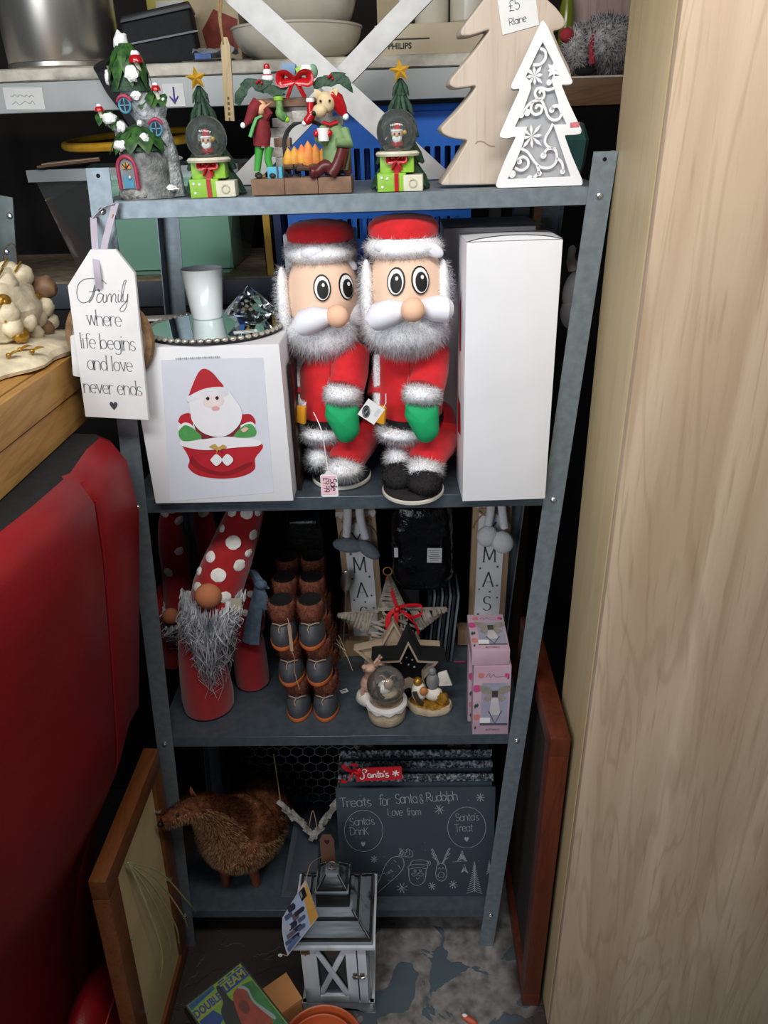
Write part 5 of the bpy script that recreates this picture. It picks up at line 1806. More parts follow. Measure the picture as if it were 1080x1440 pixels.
S4 = lambda L: [(180 + x * .25, 360 + y * .25) for x, y in L]
ground = printed('photo_panel', S4([(185, 585), (760, 570), (820, 1330), (240, 1380)]), mat('print_blue_white', '#d3d6e2', .55, var=.03), False)
pred, pgreen, pwhite = mat('print_red', '#b41f2b', .5, var=.1, scale=30), mat('print_green', '#4f9b52', .5, var=.15, scale=40), mat('print_white', '#e6e6ea', .55, var=.03)
printed('printed_sack', S4([(300, 1060), (735, 1050), (715, 1140), (712, 1200), (640, 1240), (520, 1252), (400, 1235), (340, 1190), (345, 1140)]), pred)
printed('printed_fold', S4([(360, 1120), (420, 1180), (540, 1215), (680, 1160), (690, 1180), (560, 1235), (420, 1210), (350, 1160)]), mat('print_dark_red', '#8d1722', .5))
printed('printed_sleeve', S4([(282, 930), (300, 895), (350, 885), (365, 950), (320, 960)]), pred)
printed('printed_sleeve', S4([(640, 890), (690, 890), (718, 930), (700, 960), (630, 950)]), pred)
printed('printed_coat', S4([(370, 940), (640, 930), (610, 1025), (420, 1030)]), mat('print_maroon', '#7c2230', .5))
printed('printed_band', S4([(298, 1040), (420, 1030), (560, 1015), (735, 1035), (735, 1065), (620, 1075), (430, 1090), (300, 1065)]), pwhite)
printed('printed_cuff', S4([(282, 960), (320, 935), (360, 950), (350, 985), (290, 985)]), pwhite)
printed('printed_cuff', S4([(635, 950), (690, 930), (718, 955), (700, 980), (640, 975)]), pwhite)
printed('printed_mitten', S4([(285, 985), (320, 950), (370, 970), (415, 1020), (330, 1040), (292, 1020)]), pgreen)
printed('printed_mitten', S4([(590, 1015), (640, 960), (690, 942), (720, 975), (712, 1010), (640, 1020)]), pgreen)
printed('printed_hat', S4([(340, 790), (370, 710), (400, 650), (430, 632), (470, 650), (510, 695), (535, 740), (440, 770), (350, 800)]), pred)
printed('printed_beard', S4([(345, 800), (420, 750), (540, 738), (600, 800), (640, 870), (630, 940), (570, 1000), (500, 1015), (420, 990), (365, 930), (350, 860)]), pwhite)
printed('printed_hat_trim', S4([(335, 790), (430, 745), (535, 735), (568, 765), (540, 790), (440, 790), (345, 820)]), mat('print_soft_white', '#dddde4', .55))
printed('printed_face', S4([(430, 790), (520, 780), (540, 820), (500, 850), (430, 840)]), mat('print_pale_skin', '#e6d9d6', .55))
printed('printed_nose', S4([(470, 850), (495, 842), (515, 850), (510, 865), (480, 866)]), mat('print_pink', '#e0a5a8', .55))
for x, y in ((450, 799), (502, 796)):
    e = printed('printed_eye', S4([(x - 11, y), (x, y - 11), (x + 11, y), (x, y + 11)]), blackm)
printed('printed_bow', S4([(455, 1070), (490, 1055), (510, 1072), (535, 1058), (556, 1072), (520, 1090), (545, 1110), (510, 1088), (500, 1115), (497, 1088)]), mat('print_gold', '#c19a4f', .5))
for x, y in ((498, 1144), (560, 1143)):
    printed('printed_pompom', S4([(x - 34, y), (x, y - 33), (x + 34, y), (x, y + 33)]), pwhite)
printed('printed_button', S4([(635, 975), (660, 960), (680, 968), (655, 988)]), mat('print_cream_pink', '#e3b7a8', .5))
mb = MB()
for r in range(1):
    for k in range(22):
        x, z = hx(248 + k * 2.9, 504 - k * .12)
        mb.box((x, -.0018, z), (.0017, .0002, .0016 + .0008 * (k % 3)))
mb.build('small_print', mat('print_grey', '#9c9ea6', .6), t, kind='stuff')
# mirror plate with its things
zm = T2 + hb + .0012
cm = PZ(304, 458, zm + .006)
t = thing('mirror_plate', 'round mirror plate with a beaded rim on the santa toy box', 'plate', (cm.x, cm.y, zm))
R_ = .112
MB().lathe([(R_ * .9, 0), (R_, .003), (R_ * 1.0, .006), (R_ * .95, .0072), (0, .0072)], (0, 0, 0), 64).build('backing', mat('dark_metal_tray', '#39393a', .4, .5), t)
MB().lathe([(R_ * .93, .0074), (R_ * .93, .0082), (0, .0082)], (0, 0, 0), 64).build('mirror', mat('mirror_glass', '#e3eeee', .02, 1.0, var=.0), t)
n = 56
bead = MB().ell((0, 0, 0), (.0058, .0044, .0038), seg=8, rings=5)
o0 = None
for i in range(n):
    a = 2 * PI * i / n
    if o0 is None:
        o0 = bead.build('bead', mat('grey_bead', '#b9b3a6', .15, .4, var=.3, scale=90, coat=.5), t)
        oo = o0
    else:
        oo = o0.copy()
        C.objects.link(oo)
    oo.location = (R_ * .975 * math.cos(a), R_ * .975 * math.sin(a), .0072)
    oo.rotation_euler = (0, 0, a + PI / 2)
zt = zm + .0084
c = PZ(292, 446, zt)
t = thing('candle_cup', 'plain white glass candle cup standing on the mirror plate', 'cup', c)
MB().lathe([(.0, 0), (.0235, 0), (.0255, .002), (.0345, .079), (.0335, .0795), (.0318, .078), (.024, .01), (0, .009)], (0, 0, 0), 48).build('glass', mat('white_glass', '#f6fafc', .2, var=.0, coat=.2), t, angle=60)
MB().tube([V((.0337 * math.cos(a), .0337 * math.sin(a), .0795)) for a in [i * PI / 24 for i in range(48)]], .0012, 6, closed=True).build('rim', MATS['white_glass'], t)
c = PZ(354, 452, zt)
t = thing('glass_diamond', 'clear cut glass diamond standing point up on the mirror plate', 'paperweight', (c.x, c.y, zt + .0002))
mb = MB()
nn = 8
r0 = [V((.024 * math.cos(2 * PI * i / nn), .024 * math.sin(2 * PI * i / nn), 0)) for i in range(nn)]
r1 = [V((.042 * math.cos(2 * PI * (i + .5) / nn), .042 * math.sin(2 * PI * (i + .5) / nn), .016)) for i in range(nn)]
r2 = [V((.0425 * math.cos(2 * PI * (i) / nn), .0425 * math.sin(2 * PI * (i) / nn), .018)) for i in range(nn)]
r3 = [V((.019 * math.cos(2 * PI * (i + .5) / nn), .019 * math.sin(2 * PI * (i + .5) / nn), .042)) for i in range(nn)]
mb.add(r0 + r1 + r2 + r3 + [V((0, 0, .058))], [tuple(reversed(range(nn)))] + [(i, (i + 1) % nn, nn + i) for i in range(nn)] + [((i + 1) % nn, nn + (i + 1) % nn, nn + i) for i in range(nn)] + [(nn + i, 2 * nn + (i + 1) % nn, 2 * nn + i) for i in range(nn)] + [(nn + i, nn + (i + 1) % nn, 2 * nn + (i + 1) % nn) for i in range(nn)] + [(2 * nn + i, 2 * nn + (i + 1) % nn, 3 * nn + i) for i in range(nn)] + [(2 * nn + (i + 1) % nn, 3 * nn + (i + 1) % nn, 3 * nn + i) for i in range(nn)] + [(3 * nn + i, 3 * nn + (i + 1) % nn, 4 * nn) for i in range(nn)])
gm = mat('cut_glass', '#f2fafa', .0, var=0, trans=1.0, ior=1.5)
tag_o = mb.build('facets', gm, t, angle=1)
t = thing('small_label', 'tiny white sticker lying on the mirror plate in front of the glass diamond', 'label', PZ(345, 466, zt + .0003), (0, 0, .35))
MB().box((0, 0, .0003), (.036, .012, .0006)).build('paper', lab, t)
MB().box((.004, 0, .0008), (.02, .003, .0003)).build('print', ink, t)
c = PZ(238, 428, T2 + hb + .002)
t = thing('grey_card', 'pale grey card lying behind the mirror plate', 'card', (c.x + .01, .20 - .016, T2 + hb + .0014), (0, 0, .1))
MB().box((0, 0, .002), (.10, .03, .004)).build('sheet', mat('grey_card_m', '#a59f98', .8), t, bevel=.0005)
MB().box((0, -.0152, .002), (.098, .0006, .003)).build('edge', lab, t)

# ------------------------------------------------------------------ white boxes at the right
xa, xb = PY(650, 704, -.022).x, PY(770, 703, -.022).x
zt2 = PY(735, 339, -.026).z
t = thing('tall_white_box', 'tall plain white box at the right end of the second shelf, front face blank', 'box', ((xa + xb) / 2 - .002, -.024, T2), (0, 0, math.radians(2)))
wB, hB, dB = xb - xa - .004, zt2 - T2, .105
MB().box((0, dB / 2, hB / 2), (wB, dB, hB)).build('carton', wcard, t, bevel=.0012)
mb = MB()
mb.sheet([[V((-wB / 2 + wB * i / 8, .002 + (dB - .002) * j / 4, hB + .0012 + .0075 * math.sin(PI * i / 8) ** .7 * (1 - j / 4))) for i in range(9)] for j in range(5)])
mb.sheet([[V((-wB / 2 + wB * i / 8, .002, hB + (.0008 if k else .0005) + (.0075 * math.sin(PI * i / 8) ** .7 - .0008) * k)) for i in range(9)] for k in range(2)])
mb.build('lid_flap', wcard, t)
mb = MB()
mb.box((0, .0035, hB + .0004), (wB * .95, .003, .0012))
mb.build('flap_gap', mat('gap_dark', '#16161a', .9), t)
Ux = V((0, 1, 0))
for pts in ([(.0, .0)], ):
    m = printed
mb = MB().poly([(.052, .235), (.072, .23), (.078, .30), (.06, .325)], (-wB / 2 - .0004, 0, 0), Ux, EZ).poly([(.04, .10), (.085, .09), (.085, .15), (.05, .15)], (-wB / 2 - .0004, 0, 0), Ux, EZ)
mb.build('side_print', pred, t)
MB().poly([(.05, .16), (.085, .16), (.085, .225), (.055, .22)], (-wB / 2 - .0004, 0, 0), Ux, EZ).build('side_print', pwhite, t)
p0 = PY(624, 330, .16)
t = thing('white_box', 'white box behind the tall plain white box, its grey lid flap raised', 'box', (p0.x + .075, .228, T2))
MB().box((0, 0, .20), (.15, .12, .40)).build('carton', wcard, t, bevel=.0015)
MB().hexa([V(p) for p in ((-.075, -.058, .402), (.075, -.058, .402), (.075, .058, .402), (-.075, .058, .402), (-.075, -.058, .404), (.085, -.075, .404), (.075, .058, .404), (-.075, .058, .404))]).build('lid_flap', mat('grey_board', '#a9a4a2', .8), t)
p0 = PY(395, 330, .22)
t = thing('white_box', 'white box half hidden behind the left plush santa', 'box', (p0.x + .062, .28, T2))
MB().box((0, 0, .195), (.124, .08, .39)).build('carton', wcard, t, bevel=.0015)
MB().box((0, 0, .3907), (.12, .076, .001)).build('lid_flap', wcard, t)
c = PY(806, 420, .14)
t = thing('cow_toy', 'black and white plush cow peeping out behind the tall white box', 'soft toy', (c.x, .15, T2))
hp = lambda px, py, dy=0: PY(px, py, .15 + dy) - V((c.x, .15, T2))
z0 = .09
MB().ell((.0, 0, z0), (.026, .05, z0), nz=.08, seg=18, rings=14).build('body', bplush, t)
hd = MB().ell(hp(802, 440), (.016, .028, .026), seg=16, rings=12).build('head', wfur, t)
MB().ell(hp(806, 408), (.016, .022, .032), rot=(0, .2, 0), seg=16, rings=12).build('white_patch', wfur, t)
MB().tube(tri_spline([hp(806, 380), hp(803, 362), hp(806, 345)], 4), [.008] * 4 + [.006] * 4 + [.002], 10).build('horn', mat('horn_cream', '#cfcabd', .6), t)
c = PY(409, 690, .03)
t = thing('dark_wood_frame', 'dark wooden frame standing edge on between the toy box and left santa', 'picture frame', (.2425, .115, T2))
for c_, s_ in (((0, 0, .011), (.006, .17, .022)), ((0, 0, .209), (.006, .17, .022)), ((0, -.074, .11), (.006, .022, .176)), ((0, .074, .11), (.006, .022, .176))):
    MB().box(c_, s_).build('rail', mat('ebony', '#2c1a16', .35, var=.2, scale=30), t, bevel=.001)
MB().box((0, 0, .11), (.004, .128, .178)).build('panel', mat('dark_panel', '#2b2622', .7), t)

# ------------------------------------------------------------------ hanging family sign
ys = -.042
o = PY(139, 409, ys)
ra = .078
t = thing('hanging_sign', 'white wooden tag sign with grey lettering about family, hung by ribbon from the rack', 'sign', o, (0, ra, 0))
Ri = Euler((0, ra, 0)).to_matrix().inverted()
loc = lambda px, py: Ri @ (PY(px, py, ys) - o)
l2 = lambda px, py: (loc(px, py).x, loc(px, py).z)
out = [l2(*p) for p in ((95, 402), (127, 351), (162, 351), (189, 384), (209, 591), (120, 586))]
plate('board', [out, [(.0018 * math.cos(a), .0018 * math.sin(a)) for a in [i * PI / 6 for i in range(12)]]], .007, white, t, 0, .0006)
gi = mat('sign_grey_ink', '#767980', .7, var=.05)
mb = MB()
for s, px, py, sz, sx in (('where', 148, 458, .0278, .82), ('life begins', 153, 491, .0278, .82), ('and love', 156, 521, .0278, .80), ('never ends', 160, 554, .0278, .80)):
    a = l2(px, py)
    write(mb, s, (a[0], -.0005, a[1]), EX, EZ, sz, .0014, sx, .0006, .05)
mb.build('lettering', gi, t)
mb = MB()
fq = lambda L: [l2(x * .38889, 200 + y * .38889) for x, y in L]
for L, w in (
        ([(385, 512), (366, 497), (335, 492), (305, 496), (285, 512), (278, 540), (282, 565), (298, 580), (320, 574), (334, 550), (342, 520), (350, 500)], .0011),
        ([(350, 500), (344, 530), (336, 560), (322, 580)], .0016), ([(322, 540), (340, 538), (356, 530)], .0009),
        ([(374, 552), (362, 545), (352, 555), (350, 572), (358, 580), (368, 570), (375, 550), (373, 572), (378, 580), (384, 574)], .0011),
        ([(384, 550), (386, 578), (390, 558), (398, 547), (402, 556), (402, 578), (406, 558), (414, 547), (419, 556), (418, 574), (424, 580)], .0011),
        ([(428, 549), (427, 573), (432, 579)], .0012), ([(430, 536), (430, 538)], .0016),
        ([(433, 578), (444, 550), (452, 515), (457, 500), (449, 503), (442, 530), (438, 560), (440, 577), (446, 574)], .0010),
        ([(446, 548), (445, 568), (452, 578), (460, 566), (463, 548), (460, 580), (452, 604), (440, 612), (434, 604), (444, 590), (462, 572)], .0010)):
    mb.strip(fq(tri_spline(L, 5)), w, (0, -.0005, 0))
mb.build('script_lettering', gi, t)
hc = l2(160, 570)
mb = MB()
hpts = [(0, -.0075), (-.0045, -.002), (-.0062, .0022), (-.0048, .0055), (-.0022, .0058), (0, .003), (.0022, .0058), (.0048, .0055), (.0062, .0022), (.0045, -.002)]
mb.poly([(hc[0] + a, hc[1] + c_) for a, c_ in hpts], (0, -.0005, 0))
mb.build('heart', mat('heart_grey', '#3f424a', .7), t)
rib = mat('lilac_ribbon', '#b3aab8', .6, var=.06)
mb = MB()
for pth in ([(131, 306, -.006), (133, 340, -.03), (136, 380, -.048), (139, 406, -.046)], [(162, 286, -.008), (156, 308, -.014), (149, 335, -.03), (146, 352, -.034), (140, 408, -.033)]):
    P = tri_spline([V(Ri @ (PY(x, y, Y) - o)) for x, y, Y in pth], 6)
    mb.sheet([[p + V((-.0046, 0, 0)), p + V((.0046, .0008, 0))] for p in P])
    mb.sheet([[p + V((.0046, .0014, 0)), p + V((-.0046, .0006, 0))] for p in P])
a, b_ = Ri @ (PY(131, 306, -.006) - o), Ri @ (PY(162, 286, -.008) - o)
mb.tube(tri_spline([a, a.lerp(b_, .5) + V((0, -.0, .004)), b_], 4), .0035, 6, flat=.3)
mb.build('ribbon', rib, t)
# log slice and a second white tag behind the sign
c = PY(155, 476, -.0195)
t = thing('log_slice', 'round bark edged wood slice hanging behind the family sign', 'plaque', c, (0, .05, 0))
MB().lathe([(.064, -.006), (.067, 0), (.064, .006), (.055, .0065), (.055, -.0065)], (0, 0, 0), 40, rot=(PI / 2, 0, 0), cap=False).build('bark_rim', mat('bark_brown', '#8a6a4c', .8, var=.3, scale=60, bump=.4, bscale=160), t)
MB().lathe([(0, .005), (.0555, .005), (.0555, -.005), (0, -.005)], (0, 0, 0), 40, rot=(PI / 2, 0, 0)).build('face', mat('pale_slice', '#b69f93', .35, var=.2, scale=14), t)
mb = MB()
for k, r in enumerate((.014, .027, .040)):
    mb.tube([V((r * math.cos(a), -.0051, r * math.sin(a))) for a in [i * PI / 16 for i in range(32)]], .0005, 4, closed=True)
mb.build('growth_rings', MATS['bark_brown'], t, kind='stuff')
MB().tube([V((.0, 0, .064)), V((.0, .004, .1)), PY(150, 300, -.012) - c], .0012, 5).build('string', twm, t)
c = PY(108, 500, -.0300)
t = thing('blank_tag', 'small blank white tag sticking out left of the family sign', 'tag', c, (0, .08, 0))
MB().prism(rounded([(-.010, -.032), (.016, -.034), (.016, .034), (-.006, .030)], .003, 2), .003).build('card', white, t)
MB().tube([V((.012, .0, .033)), V((.022, .002, .08)), PY(140, 320, -.010) - c], .0009, 5).build('string', rib, t)
# ================================================================== THIRD SHELF
gred = mat('gnome_red_felt', '#9a0d16', .9, var=.12, scale=60, sheen=.3)
dotm = mat('white_felt_dot', '#e8e4e0', .9, var=.08, scale=120, bump=.3, bscale=400)
gnose = mat('gnome_nose', '#b5714c', .85, var=.1)
gbeard = mat('grey_beard', '#c4c5ca', .8, col2='#7d7f86', scale=30)


def strands(mb, roots, tips, n, w, wave, seed):
    """long wavy locks as ribbons from a root curve to a bunch of tips"""
    rg = np.random.default_rng(seed)
    R_, T_ = tri_spline(roots, 8), tri_spline(tips, 8)
    for i in range(n):
        u = rg.random()
        v_ = min(1, max(0, u + rg.normal(0, .14)))
        a = R_[min(len(R_) - 1, int(u * len(R_)))] + V(rg.normal(0, .004, 3))
        e = T_[min(len(T_) - 1, int(v_ * len(T_)))] + V(rg.normal(0, .007, 3))
        L = .55 + .45 * rg.random()
        e = a.lerp(e, L)
        ph, fr, am = rg.random() * 6.3, 1.5 + rg.random() * 2.0, wave * (.4 + rg.random())
        out = V((0, -1, 0)) * (.010 + .012 * rg.random())
        pts = []
        for k in range(9):
            t_ = k / 8
            p = a.lerp(e, t_) + out * math.sin(PI * min(1, t_ * 1.1)) + V((math.sin(ph + fr * t_ * 6.3), .4 * math.cos(ph * 2 + fr * t_ * 6.3), 0)) * am * t_ ** .6
            pts.append(p)
        sd = V((rg.normal(0, 1), rg.normal(0, .6), .2)).normalized()
        vs = []
        for k, p in enumerate(pts):
            ww = w * (1 - .75 * k / 8)
            vs += [p - sd * ww / 2, p + sd * ww / 2]
        mb.add(vs, [(2 * k, 2 * k + 1, 2 * k + 3, 2 * k + 2) for k in range(8)])
    return mb


def gnome(base, label, body, hat, nose=None, beard=None, dots=(), seed=1):
    t = thing('gnome', label, 'gnome', base, (0, 0, 0), 'polka dot hat gnomes')
    MB().lathe(body, (0, 0, 0), 32).build('body', gred, t)
    mb = MB().tube(tri_spline([h_[0] for h_ in hat], 6), [r for a, b_ in zip(hat[:-1], hat[1:]) for r in [a[1] + (b_[1] - a[1]) * k / 6 for k in range(6)]] + [hat[-1][1]], 22)
    tr = bvh(mb)
    mb.build('hat', gred, t)
    for (x, y, r) in dots:
        p, n_ = hit(tr, x, y, base)
        m2 = disc(MB(), p - n_ * .001, n_, r, r * .92, .0028, seg=16)
        m2.v = [q + V((mnoise.noise(q * 300), mnoise.noise(q * 310), mnoise.noise(q * 290))) * .0012 for q in m2.v]
        m2.build('hat_dot', dotm, t)
    if nose:
        MB().ell(nose[0], nose[1], seg=20, rings=14).build('nose', gnose, t)
    if beard:
        strands(MB(), beard[0], beard[1], beard[2], .0030, .013, seed).build('beard', gbeard, t)
    return t


# front gnome
gb = PZ(290, 1016, T3)
gb = V((gb.x - .004, gb.y + .050, T3))
hp = lambda px, py, dy=0.0: PY(px, py, gb.y + dy) - gb
gnome(gb, 'front gnome with a red white-dotted hat, orange nose and long grey beard',
      [(.040, 0), (.051, .006), (.053, .03), (.050, .08), (.044, .14), (.036, .2), (.02, .24), (0, .25)],
      [(hp(303, 852, -.02), .046), (hp(307, 825, -.014), .048), (hp(322, 785, .004), .044), (hp(337, 745, .02), .038), (hp(348, 712, .035), .032), (hp(354, 690, .045), .026), (hp(358, 672, .05), .018)],
      (hp(293, 838, -.062), (.025, .022, .024)),
      ([hp(258, 832, -.03), hp(275, 850, -.055), hp(300, 856, -.06), hp(325, 845, -.05), hp(340, 832, -.03)], [hp(262, 920, -.035), hp(285, 958, -.05), hp(300, 978, -.055), hp(312, 955, -.05), hp(322, 900, -.045)], 420),
      ((326, 720, .010), (347, 722, .0115), (328, 763, .0145), (357, 752, .011), (296, 783, .012), (307, 809, .0145), (337, 795, .0125), (278, 827, .012), (316, 840, .0125), (364, 720, .009), (312, 743, .008), (350, 778, .009), (280, 803, .009)), 5)
o = PY(332, 852, gb.y - .055)
t = thing('cloth_label', 'cream folded cloth label hanging beside the front gnome beard', 'label', o, (0, .1, .2))
MB().box((0, 0, 0), (.020, .0015, .032)).build('front', mat('label_cloth', '#b3ac98', .85), t)
MB().box((.003, .003, -.014), (.016, .0012, .022), rot=(.1, 0, 0)).build('fold', MATS['label_cloth'], t)
# second gnome
g2 = PZ(352, 975, T3)
g2 = V((g2.x, g2.y + .036, T3))
hp = lambda px, py, dy=0.0: PY(px, py, g2.y + dy) - g2
t2 = gnome(g2, 'slim red gnome between the front gnome and the fur boots, with a blue scarf',
           [(.030, 0), (.036, .006), (.037, .03), (.035, .1), (.030, .16), (.022, .2), (0, .215)],
           [(hp(352, 880, -.0), .030), (hp(353, 855, .0), .029), (hp(355, 830, .004), .023), (hp(357, 812, .008), .014), (hp(358, 802, .010), .006)],
           None, None, ((352, 835, .008), (345, 862, .008)), 9)
den = mat('blue_grey_cloth', '#5c6e82', .9, var=.2, scale=70, col2='#4b5a6c')
mb = MB()
for P_, w in (([(352, 800, -.036), (362, 815, -.046), (368, 826, -.048)], .03), ([(366, 822, -.05), (362, 845, -.052), (356, 875, -.052), (352, 905, -.050)], .034), ([(364, 822, -.048), (370, 838, -.05), (372, 856, -.05)], .022)):
    Q = tri_spline([hp(*q) for q in P_], 5)
    for off in (0, .0022):
        mb.sheet([[q + V((-w / 2 * (.55 + .5 * i / len(Q)), off + .003, .004)), q + V((0, off - .004, 0)), q + V((w / 2 * (.55 + .5 * i / len(Q)), off + .002, -.005))] for i, q in enumerate(Q)])
mb.build('scarf', den, t2)
MB().ell(hp(367, 822, -.05), (.012, .009, .010), nz=.2, nf=2).build('scarf_knot', den, t2)
# two more in the shade behind
for (px, py, lb, hat_px, dts) in ((246, 935, 'gnome in deep shade at the back left corner of the third shelf', [(250, 850, .030), (248, 805, .030), (242, 765, .028), (240, 735, .024), (244, 712, .018)], ((252, 732, .011), (222, 762, .011), (252, 775, .010), (236, 805, .011), (232, 722, .009))),
                                (300, 930, 'gnome in shade directly behind the front gnome hat', [(306, 850, .027), (303, 805, .027), (294, 765, .025), (287, 735, .022), (286, 712, .017)], ((272, 757, .0095), (268, 735, .0085), (285, 722, .009), (266, 790, .01)))):
    g3 = V((PZ(px, py, T3).x, .245, T3))
    hq = lambda a, c_, g=g3: PY(a, c_, g.y - .01) - g
    hb3 = [(hq(a, c_), r) for a, c_, r in hat_px]
    gnome(g3, lb, [(.026, 0), (.032, .006), (.033, .03), (.031, .1), (.027, .18), (0, .21)], hb3, (hq(hat_px[0][0] - 2, 850) + V((0, -.045, 0)), (.018, .017, .018)), ([hq(hat_px[0][0] - 16, 840), hq(hat_px[0][0], 862) + V((0, -.045, 0)), hq(hat_px[0][0] + 16, 840)], [hq(hat_px[0][0] - 8, 885), hq(hat_px[0][0], 898) + V((0, -.03, 0)), hq(hat_px[0][0] + 8, 885)], 160), dts, 11)

# ------------------------------------------------------------------ fur boots, stacked three high and three deep
brf = fur_mat('brown_fur', '#955843', '#643627', .2, 50)
grl = mat('charcoal_leather', '#43454a', .5, var=.2, scale=50, bump=.1)
ors = mat('orange_sole', '#c2622c', .6, var=.12)
lace = mat('lace_cream', '#b3967c', .8, var=.1)
drk = mat('boot_inside', '#0b0a0b', .95)
boot = thing('mini_boot', 'left boot of the lowest pair in the front stack', 'boot', (0, 0, 0), (0, 0, 0), 'small fur cuffed boots stacked in pairs')
out = [(.0265 * math.sin(a) * (1 - .10 * math.cos(a)), -.038 * math.cos(a)) for a in [2 * PI * i / 24 for i in range(24)]]
MB().prism(out, .008, (0, 0, .008), EX, V((0, 1, 0))).build('sole', ors, boot, bevel=.0015)
mb = MB()
rows = []
for k, (z, s, yo) in enumerate(((.008, .96, 0), (.02, .98, -.0005), (.032, .92, .002), (.042, .80, .007), (.050, .70, .011), (.060, .66, .013))):
    rows.append([V((a * s, b_ * s * (1 if k < 3 else .92) + yo, z)) for a, b_ in out + [out[0]]])
mb.sheet(rows)
mb.build('shoe', grl, boot, angle=60)
mb = MB()
mb.lathe([(.020, .046), (.0230, .050), (.0250, .060), (.0262, .074), (.0258, .083), (.0225, .0875)], (0, .011, 0), 24, sy=1.1, cap=False)
mb.fur(1300, .007, .0011, (0, 0, -.1), .7, .3, 3)
mb.build('fur_cuff', brf, boot)
MB().lathe([(.0228, .0873), (.0215, .082), (.016, .077), (0, .076)], (0, .011, 0), 20, sy=1.1, cap=False).build('opening', drk, boot)
mb = MB()
mb.tube(tri_spline([V((-.017, -.012, .047)), V((-.008, -.019, .050)), V((.0, -.021, .048)), V((.010, -.019, .051)), V((.017, -.012, .047))], 4), .0012, 6)
mb.tube(tri_spline([V((0, -.020, .048)), V((-.004, -.025, .042)), V((-.002, -.028, .034))], 4), .001, 5)
mb.build('lace', lace, boot)
p1, p2 = PZ(418, 1016, T3), PZ(457, 1014, T3)
yb0 = (p1.y + p2.y) / 2 + .036
HB = .0885
rowsn = ['lowest', 'middle', 'top']
cols = ['front', 'second', 'rear']
first = True
SP = .0560
for c_ in range(3):
    for r in range(3):
        xs = (p1.x + p2.x) / 2 + (-.008 * r) + (-.006 * c_)
        for sd, nm in ((-1, 'left'), (1, 'right')):
            L = V((xs + sd * SP / 2 + rnd.uniform(-.0005, .0005), yb0 + c_ * .084 + (.002 if r == 1 else 0), T3 + r * HB))
            lb = '%s boot of the %s pair in the %s stack of brown fur boots' % (nm, rowsn[r], cols[c_])
            if first:
                boot.location, boot['label'] = L, lb
                first = False
            else:
                copy_tree(boot, L, (0, 0, rnd.uniform(-.05, .05)), lb)
o = V(((p1.x + p2.x) / 2 - .016 - .008, yb0 - .040, T3 + 2 * HB + .052))
t = thing('boot_tag', 'narrow cream tag on string hanging between the front pairs of boots', 'tag', o)
MB().prism(rounded([(-.003, -.05), (.0035, -.05), (.0035, .01), (0, .013), (-.003, .01)], .001, 2), .0012).build('card', lace, t)
MB().tube(tri_spline([V((0, .001, .012)), V((-.002, .006, .02)), V((-.006, .018, .014))], 4), .0008, 5).build('string', lace, t)
MB().tube(tri_spline([V((0, 0, -.05)), V((.004, -.002, -.065)), V((.002, .0, -.10)), V((.008, -.002, -.14))], 5), .0008, 5).build('loose_string', lace, t)

# ------------------------------------------------------------------ letter signs with dangling legs
lw = wood('pale_block_wood', '#b39878', '#a3876a', '#86694c', .6, 'Z', 1.1, .08)
chr_ = mat('letter_grey', '#4b4f57', .7, var=.05)
lacem = mat('lace_ribbon', '#d5ccc9', .9, var=.15, scale=200)
wk = mat('white_knit', '#e3e3e6', .9, var=.08, scale=120, bump=.4, bscale=500)
gk = mat('grey_knit', '#7c8590', .9, var=.15, scale=120, bump=.4, bscale=500)


